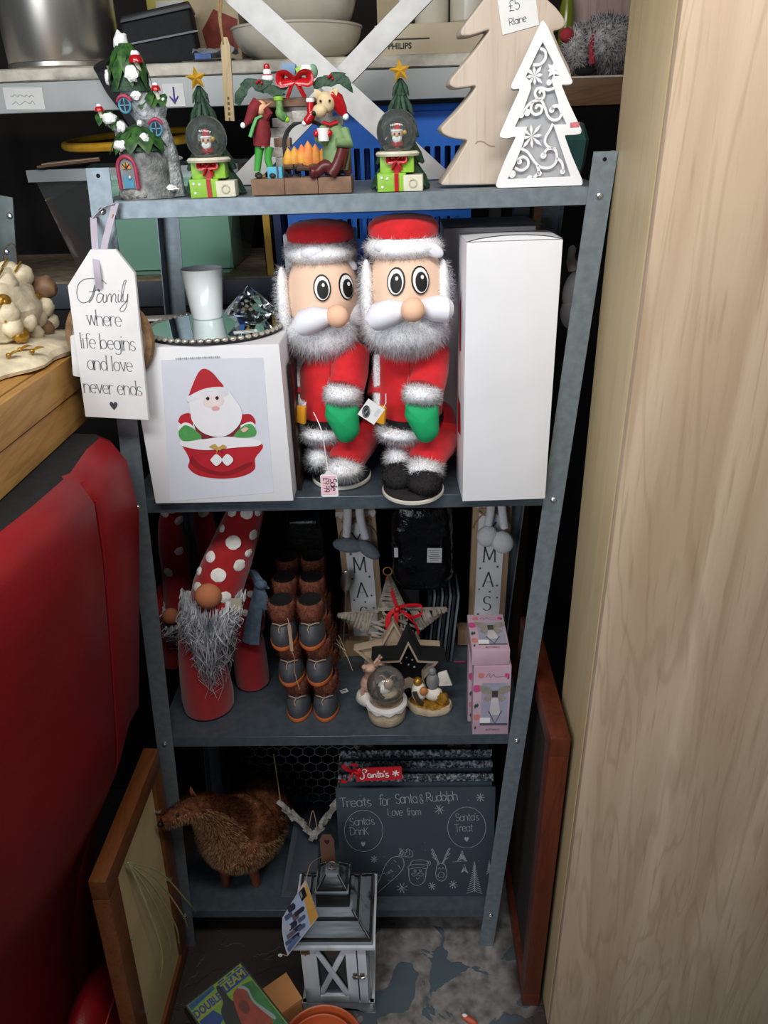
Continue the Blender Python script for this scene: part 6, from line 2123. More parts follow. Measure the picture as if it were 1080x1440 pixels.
def letter_sign(px, pyb, label, tilt, foot_m, flabel, seed, legs_px):
    b = PZ(px, pyb, T3)
    b.y += .008
    b.z = T3 + .0016
    t = thing('letter_sign', label, 'sign', b, (0, math.radians(tilt), 0), 'upright letter signs')
    w, H = .082, .395
    MB().box((0, 0, H / 2), (w, .018, H)).build('board', lw, t, bevel=.0015)
    MB().box((-.012, .0, .020), (w + .022, .034, .040)).build('foot', lw, t, bevel=.0015)
    MB().box((0, -.0100, .195), (.056, .002, .285)).build('letter_panel', white, t)
    for ch, z in (('X', .278), ('M', .218), ('A', .155), ('S', .092)):
        write(MB(), ch, (0, -.0115, z), EX, EZ, .050, .0034, .8, .0013, .055).build('letter', chr_, t)
    for (sx, sz, sr) in ((-.018, .264, .0045), (.018, .206, .0042), (-.020, .202, .0036), (.004, .142, .0036), (-.020, .148, .0034), (.021, .126, .0032), (-.020, .082, .0048), (.012, .079, .0034), (.020, .258, .0034), (.019, .158, .0036)):
        mb = MB().poly([(sx + a, sz + c_) for a, c_ in star(5, sr, sr * .45, 90 + sx * 900)], (0, -.0114, 0))
        mb.build('printed_star', chr_, t)
    mb = MB()
    mb.sheet([[V((-w / 2 - .0008 + (w + .0016) * i / 30, -.0098, .352 + .0035 * math.sin(i * 1.3))) for i in range(31)], [V((-w / 2 - .0008 + (w + .0016) * i / 30, -.0098, .364)) for i in range(31)]])
    mb.build('lace_band', lacem, t)
    mb = MB()
    for sg in (-1, 1):
        mb.tube(tri_spline([V((0, -.013, .345)), V((sg * .02, -.018, .338)), V((sg * .036, -.014, .318)), V((sg * .040, -.012, .300))], 5), .0016, 6)
        mb.tube(tri_spline([V((0, -.013, .345)), V((sg * .018, -.02, .352)), V((sg * .030, -.016, .345)), V((sg * .015, -.018, .335)), V((0, -.013, .345))], 5), .0014, 6)
    mb.build('twine_bow', twm, t)
    # long legged figure seated on top
    top = b + V((H * math.sin(math.radians(tilt)), 0, H * math.cos(math.radians(tilt)) + .0008))
    f = thing('dangling_figure', flabel, 'soft toy', top, (0, 0, 0), 'long legged figures sitting on the letter signs')
    MB().ell((0, .002, .038), (.032, .026, .029), seg=20, rings=14, nz=.05).fur(2500, .010, .0012, (0, 0, -.4), .6, .5, seed).build('body', wfur, f)
    MB().ell((0, .004, .072), (.019, .018, .017), seg=18, rings=12).build('head', wk, f)
    MB().lathe([(.021, 0), (.020, .006), (.012, .014), (0, .018)], (0, .004, .078), 18).build('hat', gk, f)
    for k, (pts, fp, fr, ft) in enumerate(legs_px):
        Q = [V((q[0], q[1], q[2])) for q in pts]
        lg = MB().tube(tri_spline(Q, 6), [.0095 - .001 * (i / (6 * (len(Q) - 1))) for i in range(6 * (len(Q) - 1) + 1)], 12).build('leg', wk, f)
        MB().ell(V(fp), fr, rot=ft, seg=18, rings=12).build('foot', foot_m, f)
    return t


letter_sign(518, 920, 'upright wooden letter sign behind the wicker star, partly hidden', -2.0, gk, 'long white legs with grey slippers dangling over the left letter sign', 31,
            ([[(-.010, -.015, .02), (-.012, -.032, -.005), (-.014, -.036, -.04), (-.018, -.036, -.075)], (-.014, -.045, -.092), (.033, .016, .0155), (0, .15, 0)],
             [[(.010, -.015, .02), (.012, -.032, -.005), (.014, -.036, -.04), (.022, -.036, -.080)], (.028, -.046, -.103), (.029, .016, .015), (0, .75, 0)]))
letter_sign(682, 905, 'upright wooden letter sign behind the pink butterfly boxes, its lower letters clear', 1.0, wk, 'long white legs with white knitted feet dangling over the right letter sign', 33,
            ([[(-.008, -.015, .02), (-.008, -.032, -.005), (-.008, -.036, -.04), (-.012, -.036, -.072)], (-.014, -.044, -.096), (.022, .018, .024), (0, .3, 0)],
             [[(.010, -.015, .02), (.012, -.034, -.005), (.016, -.040, -.04), (.022, -.040, -.078)], (.018, -.050, -.108), (.023, .018, .026), (0, -.35, 0)]))

# ------------------------------------------------------------------ black wrapped bundle and stack of cases
c = PZ(592, 895, T3)
t = thing('black_case_stack', 'black box under the plastic wrapped bundle at the back of the third shelf', 'box', (c.x - .036, .285, T3))
MB().box((0, 0, .095), (.064, .08, .19)).build('carton', mat('black_carton', '#15161a', .6), t, bevel=.002)
MB().box((0, 0, .191), (.062, .078, .002)).build('lid', MATS['black_carton'], t)
sl = mat('smoky_case', '#7d868c', .2, var=.4, scale=30, stretch=(1, 1, .1))
c = PY(612, 880, .23)
for i in range(8):
    t = thing('clear_case', 'thin smoky case on edge under the black bundle, %s from the left' % ('first second third fourth fifth sixth seventh eighth'.split()[i]), 'case', (c.x + .0085 * i - .024, .280, T3 + .0004), (0, math.radians(5), 0), 'row of thin clear cases')
    MB().box((0, 0, .0875), (.004, .09, .175)).build('shell', sl if i % 2 else mat('dark_case', '#2c3136', .2, var=.4, scale=30), t, bevel=.0006)
    MB().box((-.0024, -.001, .0875), (.0008, .08, .16)).build('insert', mat('case_insert', '#555e66', .3, var=.5, scale=40, stretch=(1, 1, .1)), t)
c = PY(596, 770, .23)
t = thing('wrapped_bundle', 'black garment bundle in shiny plastic with a white printed label, behind the stars', 'bundle', (c.x - .004, .272, T3 + .194))
mb = MB()
n1, n2 = 26, 22
rows = []
for j in range(n2 + 1):
    vv = j / n2
    z = .19 * vv
    row = []
    for i in range(n1 + 1):
        a = 2 * PI * i / n1
        ex, ey = abs(math.cos(a)) ** .5 * math.copysign(1, math.cos(a)), abs(math.sin(a)) ** .5 * math.copysign(1, math.sin(a))
        k = (1 - abs(2 * vv - 1) ** 6) ** .5 * .15 + .85
        p = V((ex * .064 * k, ey * .048 * k, z))
        nn_ = mnoise.noise(p * 38) * .006 + mnoise.noise(p * 90) * .003
        p += V((ex, ey, 0)) * nn_ if i < n1 else V((ex, ey, 0)) * nn_
        row.append(p)
    rows.append(row)
mb.sheet(rows)
mb.add(rows[-1][:-1], [tuple(range(n1))])
mb.add(rows[0][:-1], [tuple(reversed(range(n1)))])
mb.build('wrapping', mat('black_polythene', '#0d0e11', .12, var=.2, bump=.7, bscale=70), t, angle=70)
q = PY(611, 781, .215) - V(t.location)
lb = MB().box(q, (.030, .001, .034), rot=(0, .03, 0)).build('label', lab, t)
mb = MB()
for k in range(6):
    mb.box(q + V((0, -.0008, .012 - .0046 * k)), (.024 - .003 * (k % 3), .0003, .0012))
mb.build('label_print', ink, lb, kind='stuff')
q = PY(557, 777, .215) - V(t.location)
MB().box(q, (.008, .001, .022)).build('sticker', lab, t)

# ------------------------------------------------------------------ stars
twig = mat('bleached_twig', '#a39a8d', .8, scale=50, col2='#6f675c', bump=.3, bscale=200)


def star_frame(px, py, Y, z=None):
    return PY(px, py, Y)


ys_ = .165
o = PY(556, 872, ys_)
bz = T3 + .115
t = thing('wicker_star', 'grey woven wicker star with a red ribbon bow leaning behind the plain wooden star', 'star', (o.x, ys_ + .024, T3 + .004), (math.radians(-9), math.radians(-3), 0))
R1, R2 = .122, .050
cz = .112
SO = [(a, cz + c_) for a, c_ in star(5, R1, R2, 90)]
mb = MB()
for i in range(10):
    a, b_ = SO[i], SO[(i + 1) % 10]
    mb.tube([V((a[0], 0, a[1])), V((b_[0], 0, b_[1]))], .004, 6)
mb.build('outline_cane', twig, t)
rg = random.Random(5)
for k in range(5):
    tip, a, b_ = SO[2 * k], SO[2 * k - 1], SO[(2 * k + 1) % 10]
    for j in range(11):
        s0, s1 = (j + .5) / 12, (j + .5 + rg.uniform(-.7, .7)) / 12
        p, q = V((tip[0] + (a[0] - tip[0]) * s0, -.004, tip[1] + (a[1] - tip[1]) * s0)), V((tip[0] + (b_[0] - tip[0]) * min(1, max(.02, s1)), -.004, tip[1] + (b_[1] - tip[1]) * min(1, max(.02, s1))))
        mb = MB().tube([p, p.lerp(q, .5) + V((0, -.006, 0)), q], .0043, 6)
        mb.build('wicker_strand', twig, t)
for j in range(16):
    a = rg.uniform(0, 6.28)
    d = V((math.cos(a), 0, math.sin(a)))
    nn_ = V((-d.z, 0, d.x)) * rg.uniform(-.03, .03)
    c_ = V((0, -.006 - .0005 * j, cz)) + nn_
    MB().tube([c_ - d * rg.uniform(.035, .055), c_ + V((0, -.003, 0)), c_ + d * rg.uniform(.035, .055)], .0028, 6).build('wicker_strand', twig, t)
rr = mat('red_satin', '#c3121c', .35, var=.1)
mb = MB()


def ribbon(pts, w):
    P = tri_spline([V(p) for p in pts], 6)
    for off in (0, .0008):
        mb.sheet([[p + V((-w / 2, off, w * .12)), p + V((w / 2, off + .0005, -w * .12))] for p in P])


rc = V((.012, -.016, cz + .052))
ribbon([(-.004, -.006, cz + R1 - .004), (.002, -.012, cz + .095), rc], .007)
ribbon([rc, rc + V((-.018, -.008, -.012)), rc + V((-.022, -.012, -.038)), rc + V((-.016, -.012, -.052)), rc + V((-.008, -.012, -.036)), rc], .010)
P = tri_spline([rc, rc + V((.022, -.006, .008)), rc + V((.050, -.008, .006)), rc + V((.052, -.010, -.008)), rc + V((.034, -.010, -.018)), rc + V((.012, -.008, -.006)), rc], 6)
for off in (0, .0008):
    mb.sheet([[p + V((0, off, -.0035)), p + V((0, off, .0035))] for p in P])
ribbon([rc, rc + V((.02, -.01, -.016)), rc + V((.036, -.010, -.035)), rc + V((.042, -.008, -.06))], .0045)
ribbon([rc, rc + V((-.004, -.01, -.028)), rc + V((-.008, -.010, -.056))], .009)
mb.ell(rc + V((0, -.006, 0)), (.006, .005, .006), seg=10, rings=7)
mb.build('ribbon_bow', rr, t)
MB().tube([V((-.002 + .009 * math.cos(a), -.002, cz + R1 + .009 + .009 * math.sin(a))) for a in [i * PI / 12 for i in range(24)]], .0011, 5, closed=True).build('hanging_ring', gold, t)
# plain wooden star
ys_ = .148
pc = [(553, 862), (571, 893), (619, 895), (596, 921), (600, 950), (556, 940), (512, 950), (524, 922), (496, 900), (536, 892)]
b = V((PY(556, 915, ys_).x, ys_, T3 + .0016))
oo = [((PY(x, y, ys_) - b).x, (PY(x, y, ys_) - b).z) for x, y in pc]
dz = min(q[1] for q in oo)
oo = [(a, c_ - dz) for a, c_ in oo]
t = thing('wooden_star', 'plain pale wooden star dish standing between the wicker star and the black star', 'star', b, (math.radians(-4), 0, 0))
pw = wood('pale_star_wood', '#bba890', '#ab967d', '#8c765c', .55, 'X', 1.0, .08)
ctr = (sum(q[0] for q in oo) / 10, sum(q[1] for q in oo) / 10)
inn = [(ctr[0] + (a - ctr[0]) * .9, ctr[1] + (c_ - ctr[1]) * .9) for a, c_ in oo]
plate('rim', [oo, inn], .022, pw, t, 0, .0006)
plate('dish', [inn], .006, pw, t, .010)
# black star box with a pale inner outline
ys_ = .098
pc = [(574, 897), (592, 930), (627, 932), (601, 962), (612, 990), (576, 975), (538, 990), (548, 960), (522, 932), (558, 930)]
b = V((PY(575, 940, ys_).x, ys_, T3 + .0024))
oo = [((PY(x, y, ys_) - b).x, (PY(x, y, ys_) - b).z) for x, y in pc]
dz = min(q[1] for q in oo)
oo = [(a, c_ - dz) for a, c_ in oo]
ctr = (sum(q[0] for q in oo) / 10, sum(q[1] for q in oo) / 10)
sc_ = lambda k: [(ctr[0] + (a - ctr[0]) * k, ctr[1] + (c_ - ctr[1]) * k) for a, c_ in oo]
t = thing('black_star', 'black star shaped box with a pale wooden inner outline behind the two cream figures', 'star', b, (math.radians(-3), 0, 0))
vb = mat('black_velvet', '#0b0b0c', .95)
plate('outer_star', [oo, sc_(.80)], .045, vb, t, 0)
plate('pale_outline', [sc_(.80), sc_(.70)], .030, mat('pale_rim_wood', '#9d8d79', .6, var=.1), t, -.001)
plate('back', [sc_(.79)], .003, vb, t, .040)
for k, (a, c_) in enumerate(((-.004, .010), (.008, .004), (.0, -.008), (.012, -.014), (-.016, -.004))):
    MB().ell((ctr[0] + a, .039, ctr[1] + c_), (.0022, .001, .0022), seg=8, rings=6).build('gem', white, t)

# ------------------------------------------------------------------ cream figures in front
crm = mat('cream_figure', '#c9b699', .55, scale=40, col2='#a8937a', bump=.3, bscale=160)
pkc = mat('pinkish_resin', '#c4a08c', .6, scale=50, col2='#9f7b68', bump=.3, bscale=160)
wht = mat('ivory_resin', '#d9d2c6', .5, var=.15, scale=50, bump=.3, bscale=160)
dkr = mat('dark_bronze', '#3a2b20', .45, var=.3, scale=60)
b = PZ(544, 1020, T3)
b = V((b.x, b.y + .026, T3))
t = thing('cream_snow_globe', 'cream snow globe with a reindeer climbing its left side, front of the third shelf', 'snow globe', b)
MB().lathe([(.033, 0), (.037, .004), (.039, .02), (.037, .036), (.03, .040), (0, .04)], (0, 0, 0), 36).build('base', crm, t)
mb = MB()
n = 40
rows = [[V((r * math.cos(2 * PI * i / n), r * math.sin(2 * PI * i / n), z + (.003 * math.sin(i * 2 * PI * 10 / n) if j in (0, 1) else 0))) for i in range(n + 1)] for j, (r, z) in enumerate(((.039, .034), (.0425, .037), (.042, .043), (.034, .047)))]
mb.sheet(rows)
mb.build('ruffled_collar', mat('lace_white_resin', '#d5d2d2', .5), t)
gz = .081
MB().ell((0, 0, gz), .0385, seg=40, rings=26).build('globe', gglass, t)
MB().ell((0, 0, gz - .026), (.026, .026, .012), nz=.1, seg=18, rings=10).build('inner_snow', crm, t)
MB().ell((-.004, 0, gz - .008), (.015, .012, .016), nz=.2, nf=2, seg=16, rings=12).build('inner_figure', wht, t)
MB().ell((.006, -.006, gz + .008), (.010, .009, .012), nz=.2, nf=2, seg=16, rings=12).build('inner_reindeer', pkc, t)
MB().tube(tri_spline([V((-.016, -.012, gz + .004)), V((-.014, -.014, gz - .012)), V((-.004, -.018, gz - .020))], 4), .004, 8).build('inner_scarf', dkr, t)
for sg in (-1, 1):
    MB().tube(tri_spline([V((.004 + sg * .003, -.004, gz + .018)), V((.004 + sg * .010, -.004, gz + .026)), V((.004 + sg * .016, -.002, gz + .024))], 4), .0016, 6).build('inner_antler', pkc, t)
MB().ell((-.042, .012, .042), (.020, .022, .018), nz=.2, seg=16, rings=12).build('snow_bank', wht, t)
MB().ell((-.036, .016, .072), (.016, .016, .022), nz=.1, seg=16, rings=12).build('reindeer_body', pkc, t)
MB().tube(tri_spline([V((-.034, .016, .088)), V((-.030, .012, .105)), V((-.026, .008, .116))], 4), [.010] * 4 + [.009] * 4 + [.008], 10).build('reindeer_neck', pkc, t)
hd = MB().ell((-.030, .004, .120), (.013, .010, .009), rot=(0, -.3, 0), seg=14, rings=10).ell((-.041, .002, .124), (.006, .006, .005), seg=10, rings=8).build('reindeer_head', pkc, t)
for sg in (-1, 1):
    MB().tube(tri_spline([V((-.022, .006 + sg * .004, .126)), V((-.014, .006 + sg * .009, .135)), V((-.010, .006 + sg * .008, .144))], 4), [.0032] * 4 + [.0026] * 4 + [.0015], 7).build('antler', pkc, hd)
    MB().tube([V((-.016, .006 + sg * .008, .133)), V((-.006, .006 + sg * .012, .136))], .0022, 6).build('antler', pkc, hd)
for x, z in ((-.046, .058), (-.030, .055)):
    MB().tube([V((x, .006, z + .012)), V((x - .002, .000, z - .008))], .0045, 8).build('reindeer_leg', pkc, t)
b = PZ(605, 1006, T3)
b = V((b.x, b.y + .024, T3))
t = thing('nativity_figure', 'cream and gold figure group on a bark base, right of the cream snow globe', 'figurine', b, (0, 0, -.1))
mb = MB()
n = 28
rows = [[V((rx * math.cos(2 * PI * i / n) * (1 + .06 * mnoise.noise(V((i * .9, j, 3)))), ry * math.sin(2 * PI * i / n) * (1 + .06 * mnoise.noise(V((i * .7, j, 8)))), z)) for i in range(n)] for j, (rx, ry, z) in enumerate(((.044, .028, 0), (.047, .030, .008), (.044, .028, .016)))]
for r in rows:
    r.append(r[0])
mb.sheet(rows)
mb.add(rows[-1][:-1], [tuple(range(n))])
mb.add(rows[0][:-1], [tuple(reversed(range(n)))])
mb.build('base', crm, t)
MB().ell((0, 0, .017), (.041, .026, .004), nz=.2, nf=3, seg=18, rings=8).build('gold_straw', goldr, t)
MB().ell((-.022, 0, .040), (.016, .015, .024), nz=.1, seg=16, rings=12).build('kneeling_body', wht, t)
h1 = MB().ell((-.024, -.003, .068), (.009, .009, .010), seg=14, rings=10).build('head', goldr, t)
MB().ell((-.012, -.010, .050), (.009, .008, .010), seg=12, rings=8).build('orange_shawl', mat('amber_resin', '#b8773a', .5), t)
MB().tube(tri_spline([V((-.030, -.014, .050)), V((-.024, -.018, .035)), V((-.014, -.018, .024))], 4), .005, 8).build('dark_robe', dkr, t)
MB().ell((.008, .002, .034), (.018, .014, .016), nz=.15, seg=16, rings=12).build('lamb', wht, t)
MB().ell((.006, .004, .066), (.013, .012, .022), nz=.1, seg=16, rings=12).build('standing_body', mat('grey_resin', '#80807e', .5, var=.3, scale=60), t)
MB().ell((.005, .002, .092), (.008, .008, .009), seg=14, rings=10).build('head', MATS['grey_resin'], t)
MB().hexa([V(p) for p in ((.018, .004, .052), (.046, .004, .056), (.046, .010, .056), (.018, .010, .052), (.016, .004, .084), (.034, .004, .092), (.034, .010, .092), (.016, .010, .084))]).build('stable_wall', wht, t, bevel=.002)
MB().ell((.026, -.006, .030), (.013, .012, .013), nz=.25, nf=2, seg=14, rings=10).build('manger', goldr, t)

# ------------------------------------------------------------------ pink butterfly boxes
pbox = mat('pink_blossom_card', '#c6adb9', .5, scale=9, col2='#b494a3')
pwin = mat('lilac_photo', '#9c9cb0', .45, var=.15, scale=10)
pdk = mat('leaf_print', '#2f4a45', .6)
phot = mat('magenta_print', '#c14a80', .55, var=.2, scale=40)
pcor = mat('coral_print', '#c97a78', .55, var=.2, scale=40)
bw2 = mat('butterfly_silver', '#a9a195', .35, .3, var=.2, scale=60)


def pink_box(t, w, d, hh, up=False):
    """front at local y=0; window, blossoms and printed butterfly on it"""
    MB().box((0, d / 2, hh / 2), (w, d, hh)).build('carton', pbox, t, bevel=.0015)
    k = hh / .128
    x0 = -w / 2
    MB().poly(rounded([(x0 + .016, .020 * k), (w / 2 - .004, .020 * k), (w / 2 - .004, .098 * k), (x0 + .016, .098 * k)], .004, 3), (0, -.0003, 0)).build('window_print', pwin, t)
    MB().poly(rounded([(x0 + .014, .018 * k), (w / 2 - .003, .018 * k), (w / 2 - .003, .022 * k), (x0 + .014, .022 * k)], .001, 2), (0, -.0005, 0)).build('window_edge', mat('dusk_print', '#4d4a5c', .5), t)
    mb = MB()
    cx, cz_ = .006, .080 * k
    for sg in (-1, 1):
        mb.poly([(cx, cz_), (cx + sg * .012, cz_ + .014), (cx + sg * .030, cz_ + .018), (cx + sg * .028, cz_ + .004), (cx + sg * .016, cz_ - .004)], (0, -.0007, 0))
        mb.poly([(cx, cz_ - .004), (cx + sg * .016, cz_ - .006), (cx + sg * .022, cz_ - .014), (cx + sg * .013, cz_ - .022), (cx + sg * .005, cz_ - .014)], (0, -.0007, 0))
    mb.build('butterfly', bw2, t)
    MB().box((cx, -.0012, cz_ - .002), (.011, .0012, .014)).build('gem', mat('smoky_gem', '#4a443f', .15), t)
    MB().poly([(cx - .006, cz_ - .012), (cx + .006, cz_ - .012), (cx + .013, cz_ - .042 * k), (cx - .010, cz_ - .042 * k)], (0, -.0009, 0)).build('ribbon_print', mat('pale_print', '#c3c0c2', .5), t)
    mb = MB()
    mb.strip([(cx - .011, cz_ - .034 * k), (cx + .002, cz_ - .058 * k), (cx + .014, cz_ - .034 * k)], .003, (0, -.0011, 0))
    mb.build('clip_print', mat('clip_grey', '#6a6770', .4), t)
    for (a, c_, r, m) in ((x0 + .006, .088 * k, .009, phot), (x0 + .008, .034 * k, .007, pcor), (x0 + .014, .112 * k, .006, pcor), (w / 2 - .008, .112 * k, .005, phot)):
        MB().poly([(max(x0 + .0005, a + r * math.cos(i * PI / 5) * (1 + .2 * math.sin(i * 2.2))), c_ + r * math.sin(i * PI / 5)) for i in range(10)], (0, -.0006, 0)).build('blossom', m, t)
    for (a, c_, s) in ((x0 + .004, .05 * k, .014), (x0 + .008, .052 * k, .012), (x0 + .005, .010 * k, .010), (w / 2 - .006, .104 * k, .009)):
        MB().poly([(a, c_), (a + s * .25, c_ + s * .5), (a + s * .1, c_ + s), (a - s * .15, c_ + s * .5)], (0, -.0008, 0)).build('leaf_print', pdk, t)
    MB().box((x0 + .024, -.0008, .028 * k), (.020, .0006, .012)).build('price_sticker', lab, t)
    tx = font_text('BUTTERFLY', .0065, .0001, .8)
    tx.v = [p + V((.004, -.0006, .0095 * k)) for p in tx.v]
    tx.build('printed_name', mat('mauve_ink', '#7b5a70', .6), t)
    mb = MB()
    mb.strip(tri_spline([(-.012, .109 * k), (-.006, .116 * k), (-.004, .108 * k), (.002, .114 * k), (.006, .109 * k), (.022, .110 * k)], 5), .0008, (0, -.0006, 0))
    mb.build('script_print', MATS['mauve_ink'], t)


a, c_ = PZ(664, 1034, T3), PZ(728, 1033, T3)
xr = .6335 - .0185
xl = a.x
wP = xr - xl
b = V(((xl + xr) / 2, a.y + .002, T3))
t = thing('butterfly_box', 'pink blossom printed box with a butterfly, standing at the front right of the third shelf', 'box', b, (0, 0, 0), 'pink butterfly boxes')
hP = (PY(690, 937, b.y) - b).z
pink_box(t, wP, .034, hP)
t = thing('butterfly_box', 'pink blossom printed box standing directly behind the front butterfly box', 'box', b + V((-.006, .037, 0)), (0, 0, 0), 'pink butterfly boxes')
pink_box(t, wP, .034, hP)
t = thing('butterfly_box', 'pink blossom printed box standing at the back under the tilted one', 'box', b + V((-.003, .075, 0)), (0, 0, 0), 'pink butterfly boxes')
pink_box(t, wP, .034, hP - .001)
t = thing('butterfly_box', 'pink butterfly box lying face up on top of the standing ones', 'box', b + V((-.004, .002, hP + .0352)), (math.radians(-90), 0, 0), 'pink butterfly boxes')
pink_box(t, wP, .034, .118)
t = thing('pink_ribbon_end', 'thin pink ribbon stretched out left of the pink boxes', 'ribbon', PZ(645, 931, T3 + .0008), (0, 0, .05))
MB().box((.004, 0, .0006), (.022, .004, .0012)).build('band', phot, t)
MB().box((-.008, 0, .0008), (.004, .0042, .0016)).build('end_fold', phot, t)
t = thing('small_tag', 'tiny white tag lying on the third shelf right of the boots', 'tag', PZ(484, 972, T3 + .0004), (0, 0, .5))
MB().box((0, 0, .0004), (.016, .012, .0006)).build('card', lab, t)
MB().box((0, .001, .0009), (.010, .003, .0003)).build('print', ink, t)
# dark goods in the shade at the back
t = thing('black_handbag', 'black leather bag in the shade behind the fur boots', 'bag', (.215, .314, T3))
lea = mat('black_leather', '#121214', .3, var=.3, scale=30, bump=.3)
MB().hexa([V(p) for p in ((-.065, -.018, 0), (.030, -.018, 0), (.030, .018, 0), (-.065, .018, 0), (-.065, -.012, .33), (.030, -.012, .33), (.030, .016, .33), (-.065, .016, .33))]).build('body', lea, t, bevel=.012, bseg=3)
MB().tube(tri_spline([V((-.05, -.012, .31)), V((-.04, -.015, .38)), V((.01, -.015, .38)), V((.02, -.012, .31))], 6), .006, 8).build('handle', lea, t)
t = thing('tan_leather_case', 'tan leather case standing behind the left letter sign', 'case', (.275, .322, T3 + .002), (0, .10, 0))
MB().box((0, 0, .19), (.03, .03, .38)).build('body', mat('tan_leather', '#7b4a2b', .45, var=.2, scale=30), t, bevel=.004)
MB().box((0, -.0155, .30), (.031, .001, .03)).build('strap', lea, t)
t = thing('steel_spoon', 'steel spoon shape standing in the shade right of the fur boots', 'spoon', (PY(474, 840, .24).x, .252, T3), (math.radians(4), .1, 0))
MB().tube([V((0, 0, 0)), V((0, 0, .12)), V((0, 0, .19))], [.003, .003, .0025], 8).build('handle', steel, t)
MB().ell((0, 0, .215), (.012, .004, .028), seg=16, rings=12).build('bowl', steel, t)
t = thing('dried_stem', 'dried pale stems lying right of the fur boots', 'dried stems', PZ(484, 930, T3 + .002))
for k in range(3):
    e = [PZ(484, 930, T3 + .004), PY(470 + 3 * k, 905 - 6 * k, .16), PY(486 + 5 * k, 915 + 14 * k, .13)]
    MB().tube(tri_spline([V(p) - V(t.location) for p in e], 6), .0007, 5).build('stem', lace, t)
# ================================================================== BOTTOM SHELF
coir_b = fur_mat('brown_bristle', '#7c4a2b', '#4f2b14', .2, 60)
coir_t = fur_mat('tan_bristle', '#ffdcae', '#e6b47c', .25, 60)
legw = wood('leg_wood', '#8a4526', '#733518', '#4c2110', .5, 'Z', 2.0, .1)
ba = V((PY(342, 1275, .05).x, .085, T4))
hp = lambda px, py, dy=0.0: PY(px, py, ba.y + dy) - ba
t = thing('bristle_deer', 'brown and tan bristle deer figure looking left, on the bottom shelf', 'animal figure', ba)
# one body: rump to chest, neck and muzzle as a continuous skin, brown above and tan below
spine = [(hp(378, 1120, .10), .035), (hp(368, 1135, .08), .072), (hp(352, 1158, .045), .086), (hp(335, 1172, .0), .083), (hp(318, 1166, -.02), .068), (hp(303, 1150, -.055), .045), (hp(289, 1140, -.092), .031), (PY(272, 1137, -.035) - ba, .0235), (PY(253, 1144, -.052) - ba, .019), (PY(238, 1152, -.064) - ba, .0145), (PY(229, 1156, -.070) - ba, .010)]
pts = tri_spline([p for p, r in spine], 4)
rr_ = [p.x for p in tri_spline([V((r, 0, 0)) for p, r in spine], 4)]
body = MB().tube(pts, rr_, 24)
body.ell(hp(367, 1138, .078), (.070, .074, .072), seg=24, rings=16)
bt_ = [(p, r) for p, r in zip(pts, rr_)]


def under(c, n):
    return n.z < -.02 + .2 * mnoise.noise(c * 40) + (.62 * max(0, -n.y) if c.x > -.07 else 0)


b2 = MB()
b2.v, b2.f = list(body.v), [list(q) for q in body.f]
body.fur(22000, .0075, .0010, (0, 0, -.05), .2, .02, 11, keep=lambda c, n: not under(c, n))
body.build('body_bristle', coir_b, t, label='dark brown bristle back')
b2.fur(22000, .0075, .0010, (0, 0, -.05), .16, .02, 12, keep=under)
b2.f, b2.nb = b2.f[b2.nb:], 0
b2.build('belly_bristle', coir_t, t, label='tan bristle belly and jaw')
for sg in (-1, 1):
    e = PY(268, 1129, -.038) - ba + V((0, .02 if sg > 0 else -.014, 0))
    mb = MB()
    leaf(mb, e + V((.004, 0, -.006)), e + V((-.004, sg * .006, .020)), .014, (-.3, -1, 0), .2)
    mb.build('ear', mat('ear_leather', '#8a4a33', .7), t)
MB().ell(PY(229, 1156, -.070) - ba + V((-.004, -.006, 0)), (.006, .006, .006), seg=12, rings=8).build('nose', blackm, t)
MB().ell(PY(253, 1139, -.054) - ba + V((0, -.016, .004)), .0035, seg=10, rings=7).build('eye', MATS['black_gloss'], t)
for (x, y, xo) in ((316, -.012, -.004), (352, -.012, .004), (345, .10, -.002), (375, .10, .006)):
    p = hp(x, 1210, y)
    MB().tube([V((p.x, y, .11)), V((p.x + xo, y, .05)), V((p.x + xo * 1.6, y, .0006))], [.017, .013, .0105], 12).build('leg', legw, t)
# slate panel
slate = mat('slate', '#27313a', .55, var=.15, scale=20)
cr = [V((.114, .034, T4 + .001)), V((.202, .034, T4 + .001)), PY(452, 1184, .135), PY(414, 1153, .140)]
o = V((.15, .034, T4))
t = thing('slate_panel', 'dark blue grey slate panel leaning between the bristle deer and the chalkboard', 'panel', o)
n_ = (cr[1] - cr[0]).cross(cr[3] - cr[0]).normalized()
f_ = [p - o for p in cr]
flat_ = lambda p: V((p.x, p.y, f_[0].z))
MB().hexa([f_[0], f_[1], flat_(f_[1] - n_ * .007), flat_(f_[0] - n_ * .007), f_[3], f_[2], f_[2] - n_ * .007, f_[3] - n_ * .007]).build('slate', slate, t, bevel=.001)
MB().tube([f_[3] - n_ * .0035, f_[2] - n_ * .0035], .0042, 6).build('edge', mat('slate_edge', '#3b4650', .6), t)
